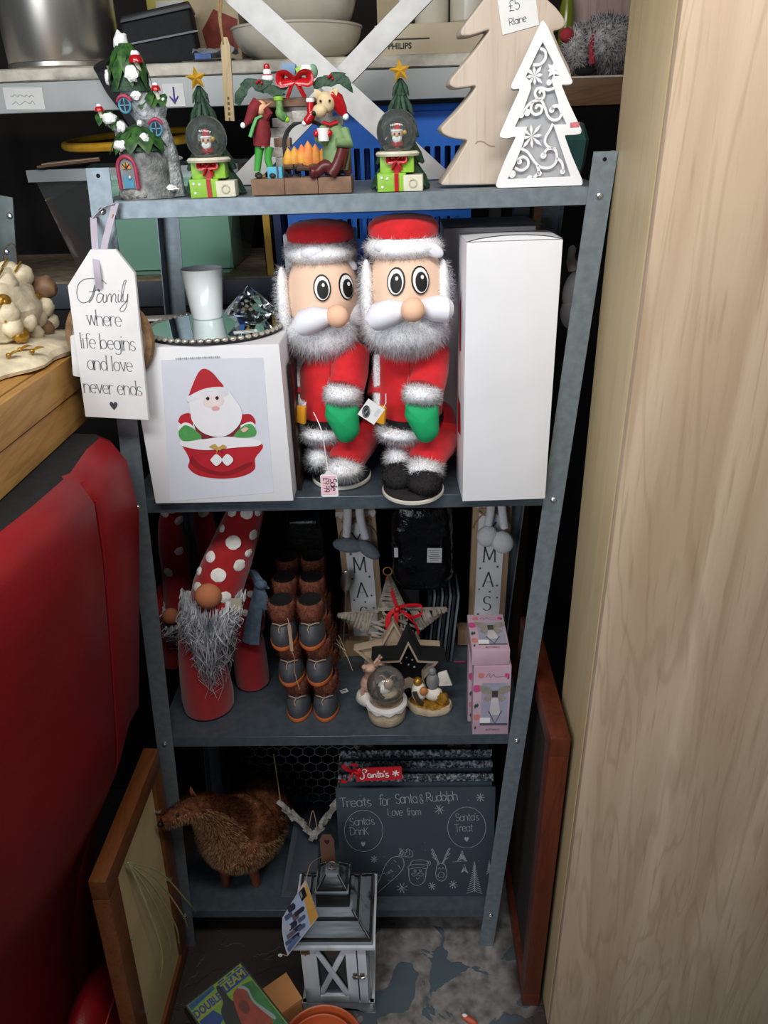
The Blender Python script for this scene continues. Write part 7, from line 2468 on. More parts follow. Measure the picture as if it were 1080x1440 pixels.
# chicken wire frame
yw_ = .30
a, c_ = PY(380, 1250, yw_), PY(520, 1040, yw_)
wdt, hgt = c_.x - a.x + .04, .40
o = V(((a.x + c_.x) / 2, yw_, T4))
t = thing('wire_mesh_frame', 'dark frame of hexagonal chicken wire standing at the back of the bottom shelf', 'frame', o, (0, 0, 0))
mb = MB()
s_ = .0175
seen = set()
for i in range(int(wdt / (s_ * 1.732)) + 1):
    for j in range(int(hgt / (1.5 * s_)) + 1):
        cx_, cz_ = -wdt / 2 + s_ * 1.732 * (i + .5 * (j % 2)), .01 + 1.5 * s_ * j
        P = [V((cx_ + s_ * math.sin(k * PI / 3), 0, cz_ + s_ * math.cos(k * PI / 3))) for k in range(6)]
        for k in range(6):
            p, q = P[k], P[(k + 1) % 6]
            m_ = ((p + q) / 2)
            key = (round(m_.x * 2000), round(m_.z * 2000))
            if key in seen or abs(p.x) > wdt / 2 or abs(q.x) > wdt / 2 or p.z > hgt or q.z > hgt or p.z < 0 or q.z < 0:
                continue
            seen.add(key)
            mb.tube([p, q], .0009, 4)
mb.build('wire_mesh', mat('mesh_wire', '#868d91', .5, .2), t, kind='stuff')
dkw = mat('dark_stained_wood', '#1f1c1b', .6, var=.3)
for c2, s2 in (((-wdt / 2, 0, hgt / 2), (.014, .014, hgt)), ((wdt / 2, 0, hgt / 2), (.014, .014, hgt)), ((0, 0, hgt - .007), (wdt - .014, .014, .014)), ((0, 0, .007), (wdt - .014, .014, .014))):
    MB().box(c2, s2).build('rail', dkw, t, bevel=.001)
# chalkboards
tl = math.radians(-5)
bw_m = mat('chalkboard', '#3a4650', .6, var=.12, scale=5)
chalk = mat('chalk_line', '#9aa2a8', .9, var=.15, scale=200)
O = V((.4285, .0385, T4))
Rb = Euler((tl, 0, 0)).to_matrix()
Nb = Rb @ V((0, -1, 0))
Rbi = Rb.inverted()


def cb(x, y):
    """zoomed photo coordinates of the board to the board's own plane"""
    p = Rbi @ (on_plane(460 + x * .23148, 1045 + y * .23139, O, Nb) - O)
    return (p.x, p.z)


tls, trs = cb(50, 290), cb(1000, 265)
xL, xR, hB_ = tls[0], .176, (tls[1] + trs[1]) / 2
t = thing('chalkboard', 'front slate chalkboard lettered Treats for Santa and Rudolph, on the bottom shelf', 'chalkboard', O, (tl, 0, 0))
MB().box(((xL + xR) / 2, .003, hB_ / 2), (xR - xL, .006, hB_)).build('board', bw_m, t, bevel=.0008)
cw = .0013


def cline(mb, L, w=cw, closed=False, sp=True):
    P = [cb(*q) for q in L]
    if closed:
        P = P + [P[0]]
    mb.strip(tri_spline(P, 5) if sp else P, w, (0, -.0004, 0))


def ctext(s, x0, y0, x1, y1, sz_px, w=cw, sx=1.0):
    """handwritten words along the line from (x0,y0) to (x1,y1)"""
    a, e = cb(x0, y0), cb(x1, y1)
    ang_ = math.atan2(e[1] - a[1], e[0] - a[0])
    ln = math.hypot(e[0] - a[0], e[1] - a[1])
    size = abs(cb(x0, y0 - sz_px)[1] - a[1]) / .75
    k = ln / (text_w(s, 1) * size)
    U, W_ = V((math.cos(ang_), 0, math.sin(ang_))), V((-math.sin(ang_), 0, math.cos(ang_)))
    mb = MB()
    write(mb, s, V((a[0], -.0004, a[1])), U, W_, size, w, k, None, 0, .03, False)
    mb.build('chalk_lettering', chalk, t)


ctext('Treats', 80, 388, 272, 380, 56, .0017)
ctext('for', 315, 378, 388, 376, 60, .0016)
ctext('Santa', 418, 368, 552, 362, 58, .0016)
ctext('&', 566, 368, 590, 366, 58, .0014)
ctext('Rudolph', 608, 358, 796, 346, 54, .0016)
ctext('Love', 372, 440, 462, 438, 46, .0013)
ctext('from', 486, 438, 572, 434, 42, .0013)
ctext("Santa's", 142, 502, 292, 494, 46, .0013)
ctext('DrinK', 142, 558, 258, 556, 46, .0013)
ctext("Santa's", 782, 474, 925, 468, 44, .0012)
ctext('Treat', 778, 540, 888, 534, 46, .0012)
mb = MB()
mb.strip([cb(*p) for p in arc(222, 532, 117, 126, 0, 360, 40)], .0011, (0, -.0004, 0))
mb.build('chalk_circle', chalk, t)
mb = MB()
mb.strip([cb(*p) for p in arc(848, 512, 116, 124, 0, 360, 40)], .0011, (0, -.0004, 0))
mb.build('chalk_circle', chalk, t)
for (x, y) in ((219, 612), (847, 583)):
    MB().poly([cb(x + a * 2300, y - c2 * 2300) for a, c2 in hpts], (0, -.0004, 0)).build('chalk_heart', chalk, t)
# carrot
mb = MB()
cline(mb, [(290, 925), (340, 880), (430, 800), (465, 750), (462, 705), (435, 690), (395, 695), (355, 740), (330, 800), (300, 870), (275, 910)])
for L in ([(430, 740), (448, 765)], [(405, 800), (392, 815)], [(365, 830), (385, 838)], [(405, 710), (420, 722)]):
    cline(mb, L, .0011)
for k in range(5):
    a = [(430, 690), (450 + 14 * k, 650 - 8 * (k % 2)), (440 + 20 * k, 640 + 12 * k), (452 + 6 * k, 690)]
    cline(mb, a, .0010)
mb.build('chalk_carrot', chalk, t)
a = cb(358, 808)
mb = MB()
U_ = V((math.cos(.72), 0, math.sin(.72)))
write(mb, 'Treat', V((a[0], -.0004, a[1])), U_, V((-U_.z, 0, U_.x)), .0125, .0009, .9, None, 0, .02, False)
mb.build('chalk_lettering', chalk, t)
# santa head
mb = MB()
cline(mb, [(497, 765), (497, 810), (508, 845), (545, 864), (580, 850), (598, 815), (602, 760)])
cline(mb, [(495, 768), (550, 755), (604, 762), (604, 742), (550, 735), (496, 746)], cw, True)
cline(mb, [(502, 742), (520, 715), (570, 708), (610, 716), (618, 735)])
cline(mb, [(610, 722), (622, 716), (628, 730), (620, 742), (608, 738), (610, 722)], .0011)
for x in (534, 566):
    cline(mb, [(x - 7, 775), (x, 768), (x + 7, 775), (x, 782)], .0011, True)
cline(mb, [(512, 795), (540, 788), (549, 796), (558, 788), (588, 795), (570, 808), (549, 800), (526, 808), (512, 795)], .0011)
cline(mb, [(540, 818), (550, 826), (560, 816)], .0011)
mb.build('chalk_santa_face', chalk, t)
# reindeer head
mb = MB()
cline(mb, [(664, 760), (668, 740), (690, 730), (715, 738), (722, 765), (728, 800), (715, 828), (692, 838), (668, 825), (660, 795), (664, 760)])
cline(mb, [(675, 795), (690, 782), (708, 790), (708, 810), (692, 818), (676, 810), (675, 795)], .0012)
for x in (682, 704):
    cline(mb, [(x - 7, 765), (x, 755), (x + 7, 765)], .0012)
for L in ([(676, 738), (655, 690), (632, 645)], [(665, 712), (640, 690)], [(655, 692), (632, 668)], [(682, 736), (664, 690), (640, 640)], [(704, 735), (725, 685), (748, 635)], [(715, 708), (738, 695)], [(726, 684), (750, 668)], [(698, 736), (716, 690), (738, 640)]):
    cline(mb, L, .0016)
mb.build('chalk_reindeer_face', chalk, t)
# snowflakes
for (x, y, r) in ((682, 402, 30), (455, 880, 34), (637, 868, 24), (766, 858, 26), (930, 330, 26), (285, 705, 22)):
    mb = MB()
    for k in range(4):
        g = k * PI / 4 + .2 * (x % 3)
        cline(mb, [(x - r * math.cos(g), y - r * math.sin(g)), (x + r * math.cos(g), y + r * math.sin(g))], .0019 if k % 2 else .0013, False, False)
    mb.build('chalk_snowflake', chalk, t)
# trees
for (x, y, w, h_) in ((895, 905, 52, 190), (820, 708, 34, 52), (835, 780, 24, 38), (985, 790, 20, 80)):
    mb = MB()
    n_ = max(5, int(h_ / 13))
    for k in range(n_):
        f = (k + 1) / n_
        yy = y - h_ * (1 - f)
        cline(mb, [(x - w * f * .9, yy + 6), (x - w * f * .3, yy - 4), (x, yy - 12), (x + w * f * .3, yy - 2), (x + w * f * .9, yy + 8)], .0014 if h_ > 60 else .0022)
    cline(mb, [(x, y - h_), (x, y - 4)], .0016)
    mb.build('chalk_tree', chalk, t)
mb = MB()
cline(mb, [(762, 722), (800, 718), (850, 716)], .0010)
rg = random.Random(12)
for k in range(26):
    x, y = rg.uniform(80, 940), rg.uniform(310, 920)
    a = cb(x, y)
    r = rg.uniform(.0006, .0011)
    mb.poly([(a[0] + r * math.cos(i * PI / 3), a[1] + r * math.sin(i * PI / 3)) for i in range(6)], (0, -.0004, 0))
mb.build('chalk_dots', chalk, t, kind='stuff')
# wrapped boards behind
wrap = mat('bubble_wrap', '#98a3ab', .22, scale=150, col2='#262e34', bump=1.0, bscale=160, lo=.45, hi=.68)
for i, (yy, hh, lb) in enumerate(((.052, hB_ + .021, 'first'), (.070, hB_ + .040, 'second'), (.088, hB_ + .053, 'third'))):
    t2 = thing('wrapped_chalkboard', '%s bubble wrapped board behind the lettered chalkboard' % lb, 'chalkboard', (O.x + .002, O.y + yy - .036, T4), (tl, 0, 0), 'wrapped boards behind the chalkboard')
    xl_, xr_ = xL + .006 + .002 * i, xR - .008
    MB().box(((xl_ + xr_) / 2, .003, hh / 2 - .002), (xr_ - xl_, .006, hh - .004)).build('board', bw_m, t2, bevel=.0008)
    mb = MB()
    n_ = 120
    rows = []
    for j, (dy, dz) in enumerate(((-.0030, -.014), (-.0040, -.009), (-.0032, -.003), (.001, .002), (.006, .0), (.0085, -.006), (.0085, -.02))):
        rows.append([V((xl_ - .002 + (xr_ - xl_ + .004) * k / n_, dy, hh + dz)) + V((0, mnoise.noise(V((k * .5, j * 1.3, i))), mnoise.noise(V((k * .45, j, i + 9))))) * .0028 for k in range(n_ + 1)])
    mb.sheet(rows)
    mb.build('bubble_wrap', wrap, t2, kind='stuff', angle=70)
# red santa's tag on ribbon
p0 = on_plane(532, 1090, O + V((0, -.005, 0)), Nb)
yt_ = .0345
p0 = PY(532, 1089, yt_ + .014)
t = thing('red_gift_tag', 'red felt gift tag lettered in white, tied with red ribbon on top of the chalkboards', 'tag', p0, (math.radians(-5), math.radians(-3), 0))
k_ = .00152
MB().prism(rounded([(-.042, .010), (-.050, .0), (-.046, -.016), (.050, -.016), (.050, .017), (-.034, .017)], .001, 1), .0022).build('card', mat('red_felt_bright', '#c01826', .8, var=.1), t)
mb = MB()
Lq = [[(-36, -5), (-33, -10), (-28, -7), (-27, 2), (-31, 10), (-25, 14), (-20, 11), (-24, 6)], [(-12, 1), (-17, 3), (-19, -4), (-14, -7), (-11, 0), (-11, -7)], [(-9, 1), (-8, -7), (-6, 0), (-2, 1), (-1, -7)], [(5, 9), (3, -6), (7, -6)], [(1, 3), (9, 3)], [(14, 1), (9, 3), (8, -4), (12, -6), (15, 0), (15, -7)], [(18, 9), (17, 5)], [(26, 2), (21, 2), (21, -2), (26, -4), (24, -8), (19, -7)]]
for L in Lq:
    mb.strip(tri_spline([(a * .00098, c2 * .00105) for a, c2 in L], 4), .0023, (-.004, -.0004, 0))
mb.build('lettering', white, t)
mb = MB()
for k in range(3):
    g = k * PI / 3 + .3
    mb.strip([(.037 - .008 * math.cos(g), -.008 * math.sin(g) + .001), (.037 + .008 * math.cos(g), .008 * math.sin(g) + .001)], .0026, (0, -.0004 - .0001 * k, 0))
mb.build('snowflake', white, t)
mb = MB()
c2 = V((-.052, -.002, .012))
for q in ([c2, c2 + V((-.012, -.006, .010)), c2 + V((-.004, -.008, .024)), c2 + V((.008, -.004, .018)), c2], [c2, c2 + V((-.016, -.006, -.006)), c2 + V((-.026, -.006, -.018)), c2 + V((-.012, -.006, -.020)), c2], [c2, c2 + V((.012, -.006, .010)), c2 + V((.016, -.008, .0)), c2], [c2 + V((-.004, 0, 0)), c2 + V((-.02, -.004, .018)), c2 + V((-.012, -.002, .026))]):
    P = tri_spline(q, 5)
    for off in (0, .0008):
        mb.sheet([[p + V((-.003, off, -.002)), p + V((.003, off + .001, .002))] for p in P])
mb.build('ribbon', rr, t)
# white twig star behind, and silvery bark decoration hanging left of the board
wtw = mat('white_bark', '#b9b4ae', .8, scale=60, col2='#7d7872', bump=.6, bscale=180)
c = PY(578, 1050, .175)
t = thing('white_twig_wreath', 'white woven twig wreath standing behind the wrapped boards', 'wreath', (c.x, .185, T4), (math.radians(-4), 0, 0))
top_z = (PY(578, 1030, .185) - V(t.location)).z
R_ = .125
rg = random.Random(4)
zc = top_z - R_ + .01
for k in range(44):
    a = 2 * PI * k / 44
    p = V((R_ * math.cos(a), rg.uniform(-.01, .01), zc + R_ * math.sin(a)))
    d = V((math.cos(a + 1.2 + rg.uniform(-.5, .5)), rg.uniform(-.2, .2), math.sin(a + 1.2 + rg.uniform(-.5, .5))))
    MB().box(p, (.060, .004, .014), rot=(rg.uniform(-.2, .2), -math.atan2(d.z, d.x), rg.uniform(-.2, .2))).build('bark_strip', wtw, t)
MB().box((0, .016, (zc - R_ * .8) / 2 + .001), (.03, .01, zc - R_ * .8)).build('stand', wtw, t)
yv = .118
c = PY(434, 1172, yv)
t = thing('bark_heart', 'silvery bark strip decoration shaped like a V, tied with string left of the chalkboard', 'decoration', c, (0, 0, 0))
rel = lambda x, y, dy=0: PY(x, y, yv + dy) - c
for (p, q) in (((395, 1130), (440, 1174)), ((474, 1130), (440, 1176))):
    P, Q = rel(*p), rel(*q)
    d = (Q - P)
    a_ = -math.atan2(d.z, d.x)
    for k in range(11):
        m_ = P.lerp(Q, (k + .5) / 11)
        MB().box(m_ + V((rg.uniform(-.003, .003), rg.uniform(-.006, .004), rg.uniform(-.003, .003))), (.032, .004, .011), rot=(rg.uniform(-.3, .3), a_ + rg.uniform(-.25, .25), rg.uniform(-.3, .3))).build('bark_strip', wtw, t)
    MB().tube([P, Q], .005, 6).build('cane', wtw, t)
MB().tube(tri_spline([rel(434, 1165, -.01), rel(440, 1140, -.012), rel(446, 1165, -.01)], 6), .0012, 5).build('string', lace, t)
MB().tube([rel(395, 1130), PY(385, 1060, .2) - c], .0012, 5).tube([rel(474, 1130), PY(478, 1060, .2) - c], .0012, 5).build('hanging_string', twm, t, kind='stuff')

# ================================================================== ON THE FLOOR
# lantern
wash = mat('whitewashed_wood', '#ccd0d6', .7, scale=16, col2='#9da2a8', stretch=(1, 1, .12), bump=.2, bscale=60, lo=.3, hi=.6)
dist = mat('distressed_grey', '#7d868e', .6, scale=22, col2='#2a2c30', stretch=(.12, 1, 1), bump=.25, bscale=60, lo=.40, hi=.50)
L0 = V((.2570, -.0735, ZF + .0004))
t = thing('lantern', 'tall whitewashed wooden candle lantern with a dark stepped roof, on the floor before the rack', 'lantern', L0)
hw_ = .0695
zb0, zb1 = .034, .222
mb = MB()
pl_ = [(-.0775, 0), (-.05, 0), (-.042, .010), (-.02, .014), (.02, .014), (.042, .010), (.05, 0), (.0775, 0), (.0775, .034), (-.0775, .034)]
for sg in (-1, 1):
    mb.prism(pl_, .010, (0, sg * .0725 - .005, 0))
    mb.prism(pl_, .010, (sg * .0725 + .005, 0, 0), V((0, 1, 0)), EZ)
mb.box((0, 0, .030), (.146, .146, .008))
mb.build('plinth', wash, t, bevel=.001)
for sx in (-1, 1):
    for sy in (-1, 1):
        if (sx, sy) != (2, 2):
            MB().box((sx * .0635, sy * .0635, (zb0 + zb1) / 2), (.012, .012, zb1 - zb0)).build('corner_post', wash, t, bevel=.0008)
pane = thin_glass('lantern_pane', '#dfe6e6', 1.0, .06, '#aab2b4')
# door (front)
dr = MB().box((-.052, -.0735, (zb0 + zb1) / 2), (.032, .010, zb1 - zb0 - .004)).box((.035, -.0735, (zb0 + zb1) / 2), (.022, .010, zb1 - zb0 - .004)).box((-.006, -.0735, zb1 - .0075), (.061, .010, .011)).box((-.006, -.0735, zb0 + .013), (.061, .010, .022)).build('door', wash, t, bevel=.0008)
MB().box((.0575, -.0735, (zb0 + zb1) / 2), (.018, .010, zb1 - zb0)).build('door_jamb', wash, t, bevel=.0008)
x0_, x1_, z0_, z1_ = -.036, .024, zb0 + .024, zb1 - .013
for k, (a, c2) in enumerate((((x0_, z1_), (x1_, z0_)), ((x1_, z1_), (x0_, z0_)))):
    dx_, dz_ = c2[0] - a[0], c2[1] - a[1]
    MB().box(((a[0] + c2[0]) / 2, -.0765 + .003 * k, (a[1] + c2[1]) / 2), (math.hypot(dx_, dz_) - .004, .004, .0115), rot=(0, -math.atan2(dz_, dx_), 0)).build('cross_bar', wash, dr, bevel=.0006)
MB().box((-.006, -.070, (z0_ + z1_) / 2), (.060, .0012, z1_ - z0_ + .002)).build('pane', pane, dr)
hm = mat('brass_hinge', '#77664a', .4, .6, var=.3)
h2 = MB().box((-.058, -.0792, zb1 - .014), (.018, .0014, .018)).tube([V((-.058, -.080, zb1 - .024)), V((-.058, -.080, zb1 - .004))], .0018, 8).build('hinge', hm, dr)
lt_ = MB().box((.041, -.0793, .128), (.009, .0016, .020)).box((.056, -.0793, .128), (.009, .0016, .020)).tube(tri_spline([V((.036, -.081, .128)), V((.044, -.084, .132)), V((.054, -.084, .128)), V((.064, -.082, .130))], 5), .0022, 8).build('latch', mat('nickel', '#b3aaa2', .25, .9), dr)
for sx in (-1, 1):
    MB().box((sx * .068, 0, (zb0 + zb1) / 2), (.0012, .116, zb1 - zb0)).build('pane', pane, t)
    MB().box((sx * .0695, 0, zb0 + .012), (.006, .116, .02)).box((sx * .0695, 0, zb1 - .008), (.006, .116, .014)).build('side_rail', wash, t, bevel=.0006)
    for k, g in enumerate((1, -1)):
        MB().box((sx * (.0700 + .0015 * k), 0, (zb0 + zb1) / 2), (.003, .185, .010), rot=(g * .95, 0, 0)).build('cross_bar', wash, t)
MB().box((0, .0695, (zb0 + zb1) / 2), (.116, .003, zb1 - zb0)).build('back_panel', wash, t)
cd = MB().lathe([(.0, .034), (.028, .034), (.028, .105), (.025, .109), (.012, .106), (0, .106)], (-.002, .004, 0), 28).build('candle', mat('candle_wax', '#d5d3cb', .5, var=.03), t)
MB().tube([V((-.002, .004, .106)), V((-.001, .004, .118))], .001, 5).build('wick', blackm, cd)


def frustum(name, h0, z0, h1, z1, m, bev=.001, steps=0):
    return MB().hexa([V((-h0, -h0, z0)), V((h0, -h0, z0)), V((h0, h0, z0)), V((-h0, h0, z0)), V((-h1, -h1, z1)), V((h1, -h1, z1)), V((h1, h1, z1)), V((-h1, h1, z1))]).build(name, m, t, bevel=bev)


frustum('eave_board', .0865, zb1, .0865, zb1 + .009, wash)
frustum('eave_board', .082, zb1 + .0095, .080, zb1 + .016, dist)
frustum('roof_tier', .078, zb1 + .016, .0545, zb1 + .044, dist)
frustum('roof_tier', .0515, zb1 + .044, .0400, zb1 + .062, dist)
frustum('roof_neck', .0345, zb1 + .062, .0325, zb1 + .100, mat('lantern_black', '#1d1e20', .6, var=.3, scale=40), .001)
frustum('cap_eave', .0345, zb1 + .100, .0345, zb1 + .105, dist, .0008)
frustum('cap', .030, zb1 + .105, .013, zb1 + .132, dist, .0008)
edge_m = mat('worn_edge', '#9aa0a5', .6, scale=60, col2='#5b6166')
for h0, z0, h1, z1 in ((.078, zb1 + .0165, .0545, zb1 + .0445), (.0515, zb1 + .0445, .0400, zb1 + .0625), (.030, zb1 + .1055, .013, zb1 + .1325)):
    for sx in (-1, 1):
        for sy in (-1, 1):
            MB().tube([V((sx * h0, sy * h0, z0)), V((sx * h1, sy * h1, z1))], .0026, 6).build('hip_strip', MATS['lantern_black'], t)
            MB().tube([V((sx * (h0 + .0012), sy * (h0 + .0012), z0 + .0022)), V((sx * (h1 + .0012), sy * (h1 + .0012), z1 + .0022))], .0008, 5).build('worn_edge', edge_m, t)
    for sg in (-1, 1):
        MB().box((0, sg * (h0 - .001), z0 + .003), (2 * h0, .005, .0055)).build('black_border', MATS['lantern_black'], t)
        MB().box((sg * (h0 - .001), 0, z0 + .003), (.005, 2 * h0, .0055)).build('black_border', MATS['lantern_black'], t)
MB().lathe([(.004, 0), (.005, .004), (.003, .008), (0, .009)], (0, 0, zb1 + .132), 12).build('finial', MATS['nickel'], t)
MB().tube([V((.009 * math.cos(a), .004 * math.sin(a), zb1 + .143 + .006 * math.sin(a))) for a in [i * PI / 10 for i in range(20)]], .0012, 5, closed=True).build('ring', MATS['nickel'], t)
# lantern's paper hang tag
yc = -.178
c = PY(422, 1288, yc)
t2 = thing('lantern_hang_tag', 'printed card tag with a townscape and orange band hanging at the lantern roof corner', 'tag', c, (0, 0, 0))
S7 = lambda L: [((PY(390 + x * .08333, 1230 + y * .08333, yc) - c).x, (PY(390 + x * .08333, 1230 + y * .08333, yc) - c).z) for x, y in L]
MB().prism(S7([(480, 90), (695, 710), (175, 1370), (120, 1200), (80, 960), (85, 730)]), .0015).build('card', mat('tag_white', '#c9ccd3', .6), t2)
lay = [0]


def tp_(name, L, m):
    lay[0] += 1
    MB().poly(S7(L), (0, -.0003 - .00012 * lay[0], 0)).build(name, m, t2)


tp_('sky_print', [(440, 130), (560, 850), (190, 1320), (140, 1180), (100, 960), (100, 740)], mat('sky_print_m', '#a9b8d3', .5, var=.1))
tp_('orange_band', [(480, 110), (690, 705), (560, 850), (455, 430)], mat('orange_band_m', '#d09a4a', .5))
tp_('edge_band', [(480, 90), (475, 200), (355, 265), (370, 225)], mat('pink_cream_print', '#d8b49c', .5))
tp_('emblem_square', [(450, 190), (500, 350), (415, 450), (360, 300)], mat('tag_black', '#141317', .5))
tp_('emblem_mark', [(400, 270), (430, 360), (410, 400), (375, 310)], mat('tag_grey', '#8a8a8e', .5))
bl1, bl2, bl3, bl4 = mat('town_dark', '#2c2a3c', .5), mat('town_slate', '#4f5a78', .5), mat('town_mauve', '#6b5a64', .5), mat('town_pale', '#b8b3bf', .5)
rg = random.Random(9)
for k, (x, y, w_, h_) in enumerate(((230, 560, 60, 200), (180, 700, 60, 150), (300, 700, 50, 210), (360, 620, 80, 140), (400, 740, 60, 130), (250, 850, 70, 180), (170, 900, 50, 140), (330, 900, 70, 140), (400, 880, 60, 120), (220, 1000, 70, 130), (300, 1030, 60, 110), (190, 1120, 60, 120), (260, 1110, 50, 90))):
    m = (bl1, bl2, bl3, bl1, bl2, bl1, bl4)[k % 7]
    w_, h_ = w_ * 1.7, h_ * 1.35
    d1, d2 = (.78, -.62), (.34, .94)
    q = lambda a, b_: (x + d1[0] * a + d2[0] * b_ * .5, y + d1[1] * a + d2[1] * b_ * .5)
    tp_('townscape', [q(-w_ * .6, -h_ * .4), q(w_ * .7, -h_ * .4), q(w_ * .95, 0), q(w_ * .7, h_ * .4), q(-w_ * .6, h_ * .4)], m)
tp_('lake_print', [(240, 1100), (330, 1010), (400, 1030), (200, 1290), (165, 1230)], mat('lake_print_m', '#5a6f96', .5))
MB().tube(tri_spline([V((S7([(480, 100)])[0][0], 0, S7([(480, 100)])[0][1])), PY(437, 1215, -.13) - c, PY(452, 1205, -.08) - c], 5), .0007, 5).build('string', lace, t2)
q = PY(394, 1343, yc) - c
MB().lathe([(.0016, 0), (.0042, 0), (.0042, .001), (.0016, .001)], q, 14, rot=(PI / 2, 0, 0), cap=False).build('eyelet', lab, t2)
MB().tube([q + V((.004, 0, .002)), V((S7([(175, 1370)])[0][0], 0, S7([(175, 1370)])[0][1]))], .0006, 5).build('eyelet_string', lace, t2)
yk = -.030
c = PY(462, 1213, yk)
t = thing('kraft_tag', 'small brown kraft tag with a punched dark heart above the lantern cap', 'tag', c, (math.radians(-4), 0, 0))
w_ = (PY(472, 1200, yk) - PY(452, 1200, yk)).x
h_ = (PY(462, 1177, yk) - c).z
MB().prism(rounded([(-w_ / 2, 0), (w_ / 2, 0), (w_ / 2, h_ * .82), (w_ * .3, h_), (-w_ * .3, h_), (-w_ / 2, h_ * .82)], .001, 1), .0015).build('card', mat('kraft_brown', '#6b4a38', .85, var=.1), t)
MB().poly([(a * 1.0, h_ * .76 + c2 * 1.0) for a, c2 in hpts], (0, -.0004, 0)).build('punched_heart', mat('deep_red', '#3c1216', .8), t)
MB().tube([V((0, .001, h_ * .95)), V((.004, .012, h_ * .6)), V((0, .0, -.012))], .0007, 5).build('string', twm, t)
# cardboard box, dvd cases and bowls
kc = mat('brown_cardboard', '#b07a49', .8, var=.1, scale=12)
ub, vb_ = V((-.8, -.6, 0)), V((.6, -.8, 0))
Cc = V((.145, -.127, 0))
ctr_ = Cc + ub * .08 + vb_ * .035
az = math.atan2(-ub.y, -ub.x)
t = thing('cardboard_box', 'small brown cardboard box on the floor left of the lantern', 'box', (ctr_.x, ctr_.y, ZF + .0004), (0, 0, az))
MB().box((0, 0, .0475), (.16, .07, .095)).build('carton', kc, t, bevel=.0012)
MB().hexa([V(p) for p in ((-.078, -.0345, .0955), (.0, -.0345, .0955), (.0, .0345, .0955), (-.078, .0345, .0955), (-.078, -.0345, .0965), (.0, -.0345, .0965), (.0, .0345, .0965), (-.078, .0345, .0965))]).build('flap', kc, t)
MB().hexa([V(p) for p in ((.002, -.0345, .0955), (.08, -.0345, .0955), (.08, .0345, .0955), (.002, .0345, .0955), (.002, -.0345, .0965), (.082, -.0345, .0990), (.082, .0345, .0990), (.002, .0345, .0965))]).build('flap', kc, t)
MB().box((0.0795, 0, .05), (.002, .05, .035)).build('end_print', mat('card_print', '#6f4a2c', .8), t)
TL, TR = PZ(258, 1415, .118), PZ(340, 1350, .118)
ud = (TR - TL).normalized()
vd = V((ud.y, -ud.x, 0))
cen = (TL + TR) / 2 + vd * .096
azd = math.atan2(ud.y, ud.x)
ZC = ZF + .0975
plc = mat('case_black', '#18181b', .35)
sleeve = thin_glass('case_sleeve', '#e8ecec', 1.0, .05, '#c3caca')


def case(z, label, printed_cover, jig=0.0):
    t = thing('film_case', label, 'film case', (cen.x + jig, cen.y + jig * .4, z), (0, 0, azd + jig * 8), 'plastic film cases on the cardboard box')
    MB().box((0, 0, .007), (.136, .192, .0135)).build('case', plc, t, bevel=.0015)
    return t


case(ZC, 'plain black film case under the bright green one', False, -.006)
MB().box((0, 0, .0142), (.126, .182, .0004)).build('cover_paper', mat('dim_cover', '#3a3f4a', .5, var=.3), bpy.data.objects['film_case'])
t = case(ZC + .0146, 'green and yellow film case lettered DOUBLE TEAM lying on the cardboard box', True)
lime_p = mat('cover_lime', '#d6f23a', .4, scale=18, col2='#8fd64a')
blu_p, org_p, dk_p, grn_p, yel_p = mat('cover_blue', '#2560c8', .4), mat('cover_orange', '#f0582c', .4, var=.25, scale=60), mat('cover_dark', '#2b211d', .4), mat('cover_green', '#4fb054', .4, var=.4, scale=30), mat('cover_yellow', '#eeec4a', .4)
cyan_p = mat('cover_cyan', '#2a86b5', .4)
FO = lambda k: (0, 0, .0140 + .00012 * k)


def cov(name, L, m, k):
    MB().poly(L, FO(k), V((1, 0, 0)), V((0, 1, 0))).build(name, m, t)


cov('cover_paper', [(-.064, -.092), (.064, -.092), (.064, .093), (-.064, .093)], lime_p, 0)
cov('cover_stripe', [(.01, -.09), (.062, -.09), (.062, .045), (.03, .055)], grn_p, 1)
cov('title_block', [(-.062, .078), (-.004, .084), (-.004, .092), (-.062, .092)], cyan_p, 1)
cov('title_block', [(-.062, .050), (-.004, .050), (-.004, .076), (-.062, .076)], yel_p, 2)
cov('title_block', [(.004, .058), (.063, .058), (.063, .084), (.004, .084)], blu_p, 2)
cov('blue_block', [(-.062, .005), (-.02, .020), (-.03, .048), (-.062, .048)], blu_p, 2)
cov('yellow_band', [(.0, .0855), (.063, .0855), (.063, .0915), (.0, .0915)], yel_p, 2)
for x in (.006, .026, .045):
    cov('small_lettering', [(x, .0868), (x + .014, .0868), (x + .014, .0902), (x, .0902)], blu_p, 3)
cov('small_lettering', [(-.058, .0825), (-.012, .0825), (-.012, .0875), (-.058, .0875)], blu_p, 3)
for s, x, y, m, sz in (('DOUBLE', -.033, .0632, blu_p, .0255), ('TEAM', .0335, .0712, yel_p, .0255)):
    tx = font_text(s, sz, .0009, .62 if s == 'DOUBLE' else .82)
    MB().add([(p.x + x, p.z + y, .01455) for p in tx.v], tx.f).build('title_lettering', m, t)
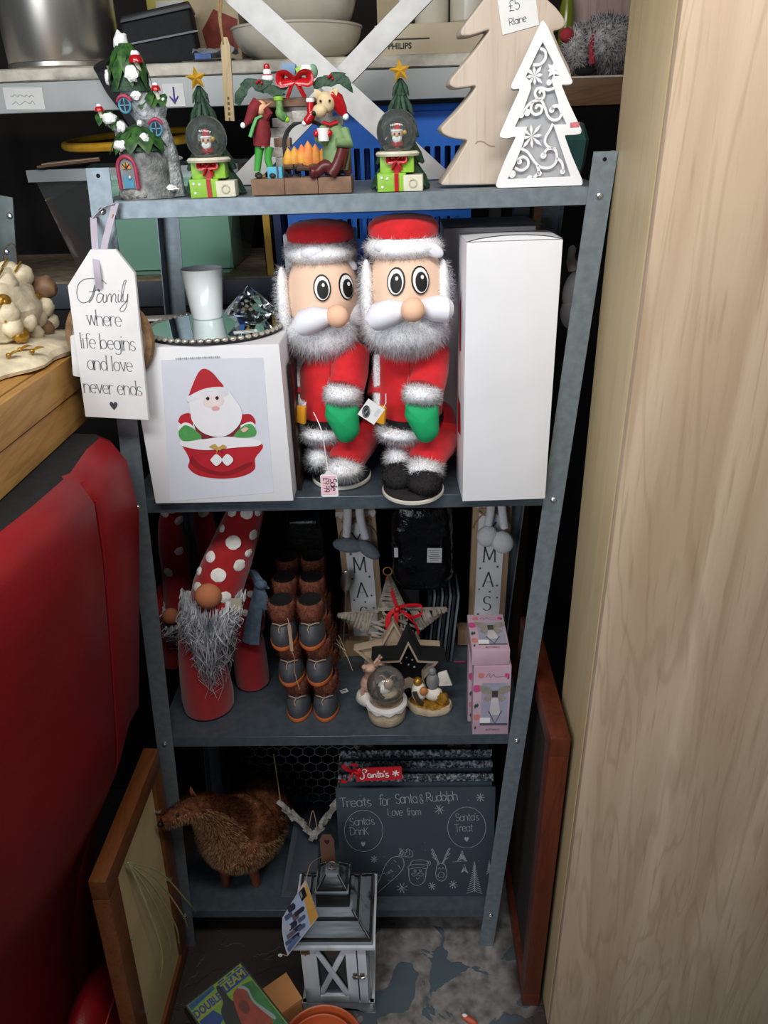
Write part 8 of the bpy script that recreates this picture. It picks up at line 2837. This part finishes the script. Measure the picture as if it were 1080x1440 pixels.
# two abstract figures
sm = lambda L: tri_spline(L + [L[0]], 5)[:-1]
cov('dark_figure', sm([(-.030, -.02), (-.022, .03), (-.006, .050), (-.002, .082), (.006, .080), (.008, .04), (.016, .02), (.0, -.05), (-.03, -.06)]), dk_p, 4)
cov('orange_figure', sm([(-.005, -.02), (.012, .040), (.030, .052), (.040, .036), (.036, .005), (.046, -.05), (.010, -.085), (-.02, -.06)]), org_p, 5)
cov('white_outline', sm([(.030, .052), (.036, .054), (.046, .036), (.042, .005), (.054, -.045), (.048, -.05), (.038, .003), (.041, .034)]), white, 6)
cov('orange_shoulder', sm([(-.055, -.01), (-.04, .012), (-.028, .006), (-.028, -.02), (-.05, -.05)]), org_p, 5)
cov('face', sm([(.010, .016), (.018, .026), (.028, .018), (.026, .0), (.014, -.006)]), mat('cover_skin', '#a8402a', .4), 6)
MB().box((0, 0, .0150), (.134, .190, .0002)).build('clear_sleeve', sleeve, t)
terra = mat('terracotta_plastic', '#b5532b', .4, var=.1)


def tbowl(c, r, ht, lb):
    t = thing('terracotta_bowl', lb, 'bowl', c, (0, 0, 0), 'nested terracotta bowls')
    MB().lathe([(r * .62, 0), (r * .66, .004), (r * .97, ht - .006), (r, ht - .004), (r, ht), (r * .95, ht), (r * .62, .008), (0, .007)], (0, 0, 0), 48).build('body', terra, t)
    MB().lathe([(r * .95, ht - .001), (r, ht + .001), (r * 1.02, ht - .002), (r * .99, ht - .006)], (0, 0, 0), 48, cap=False).build('rim', terra, t)


tbowl((.236, -.274, ZF + .0004), .086, .088, 'outer terracotta bowl on the floor in front of the lantern')
tbowl((.234, -.276, ZF + .0104), .072, .074, 'inner terracotta bowl nested in the larger one')
t = thing('orange_peel_scrap', 'orange scrap lying on the bare concrete at the bottom edge of the photo', 'scrap', PZ(660, 1436, ZF + .0006), (0, 0, -.5))
MB().ell((0, 0, .006), (.020, .007, .006), nz=.15, seg=14, rings=8).build('tip', mat('orange_scrap', '#c9583a', .5), t)
MB().ell((-.010, .001, .0085), (.008, .005, .004), seg=10, rings=6).build('pale_end', white, t)
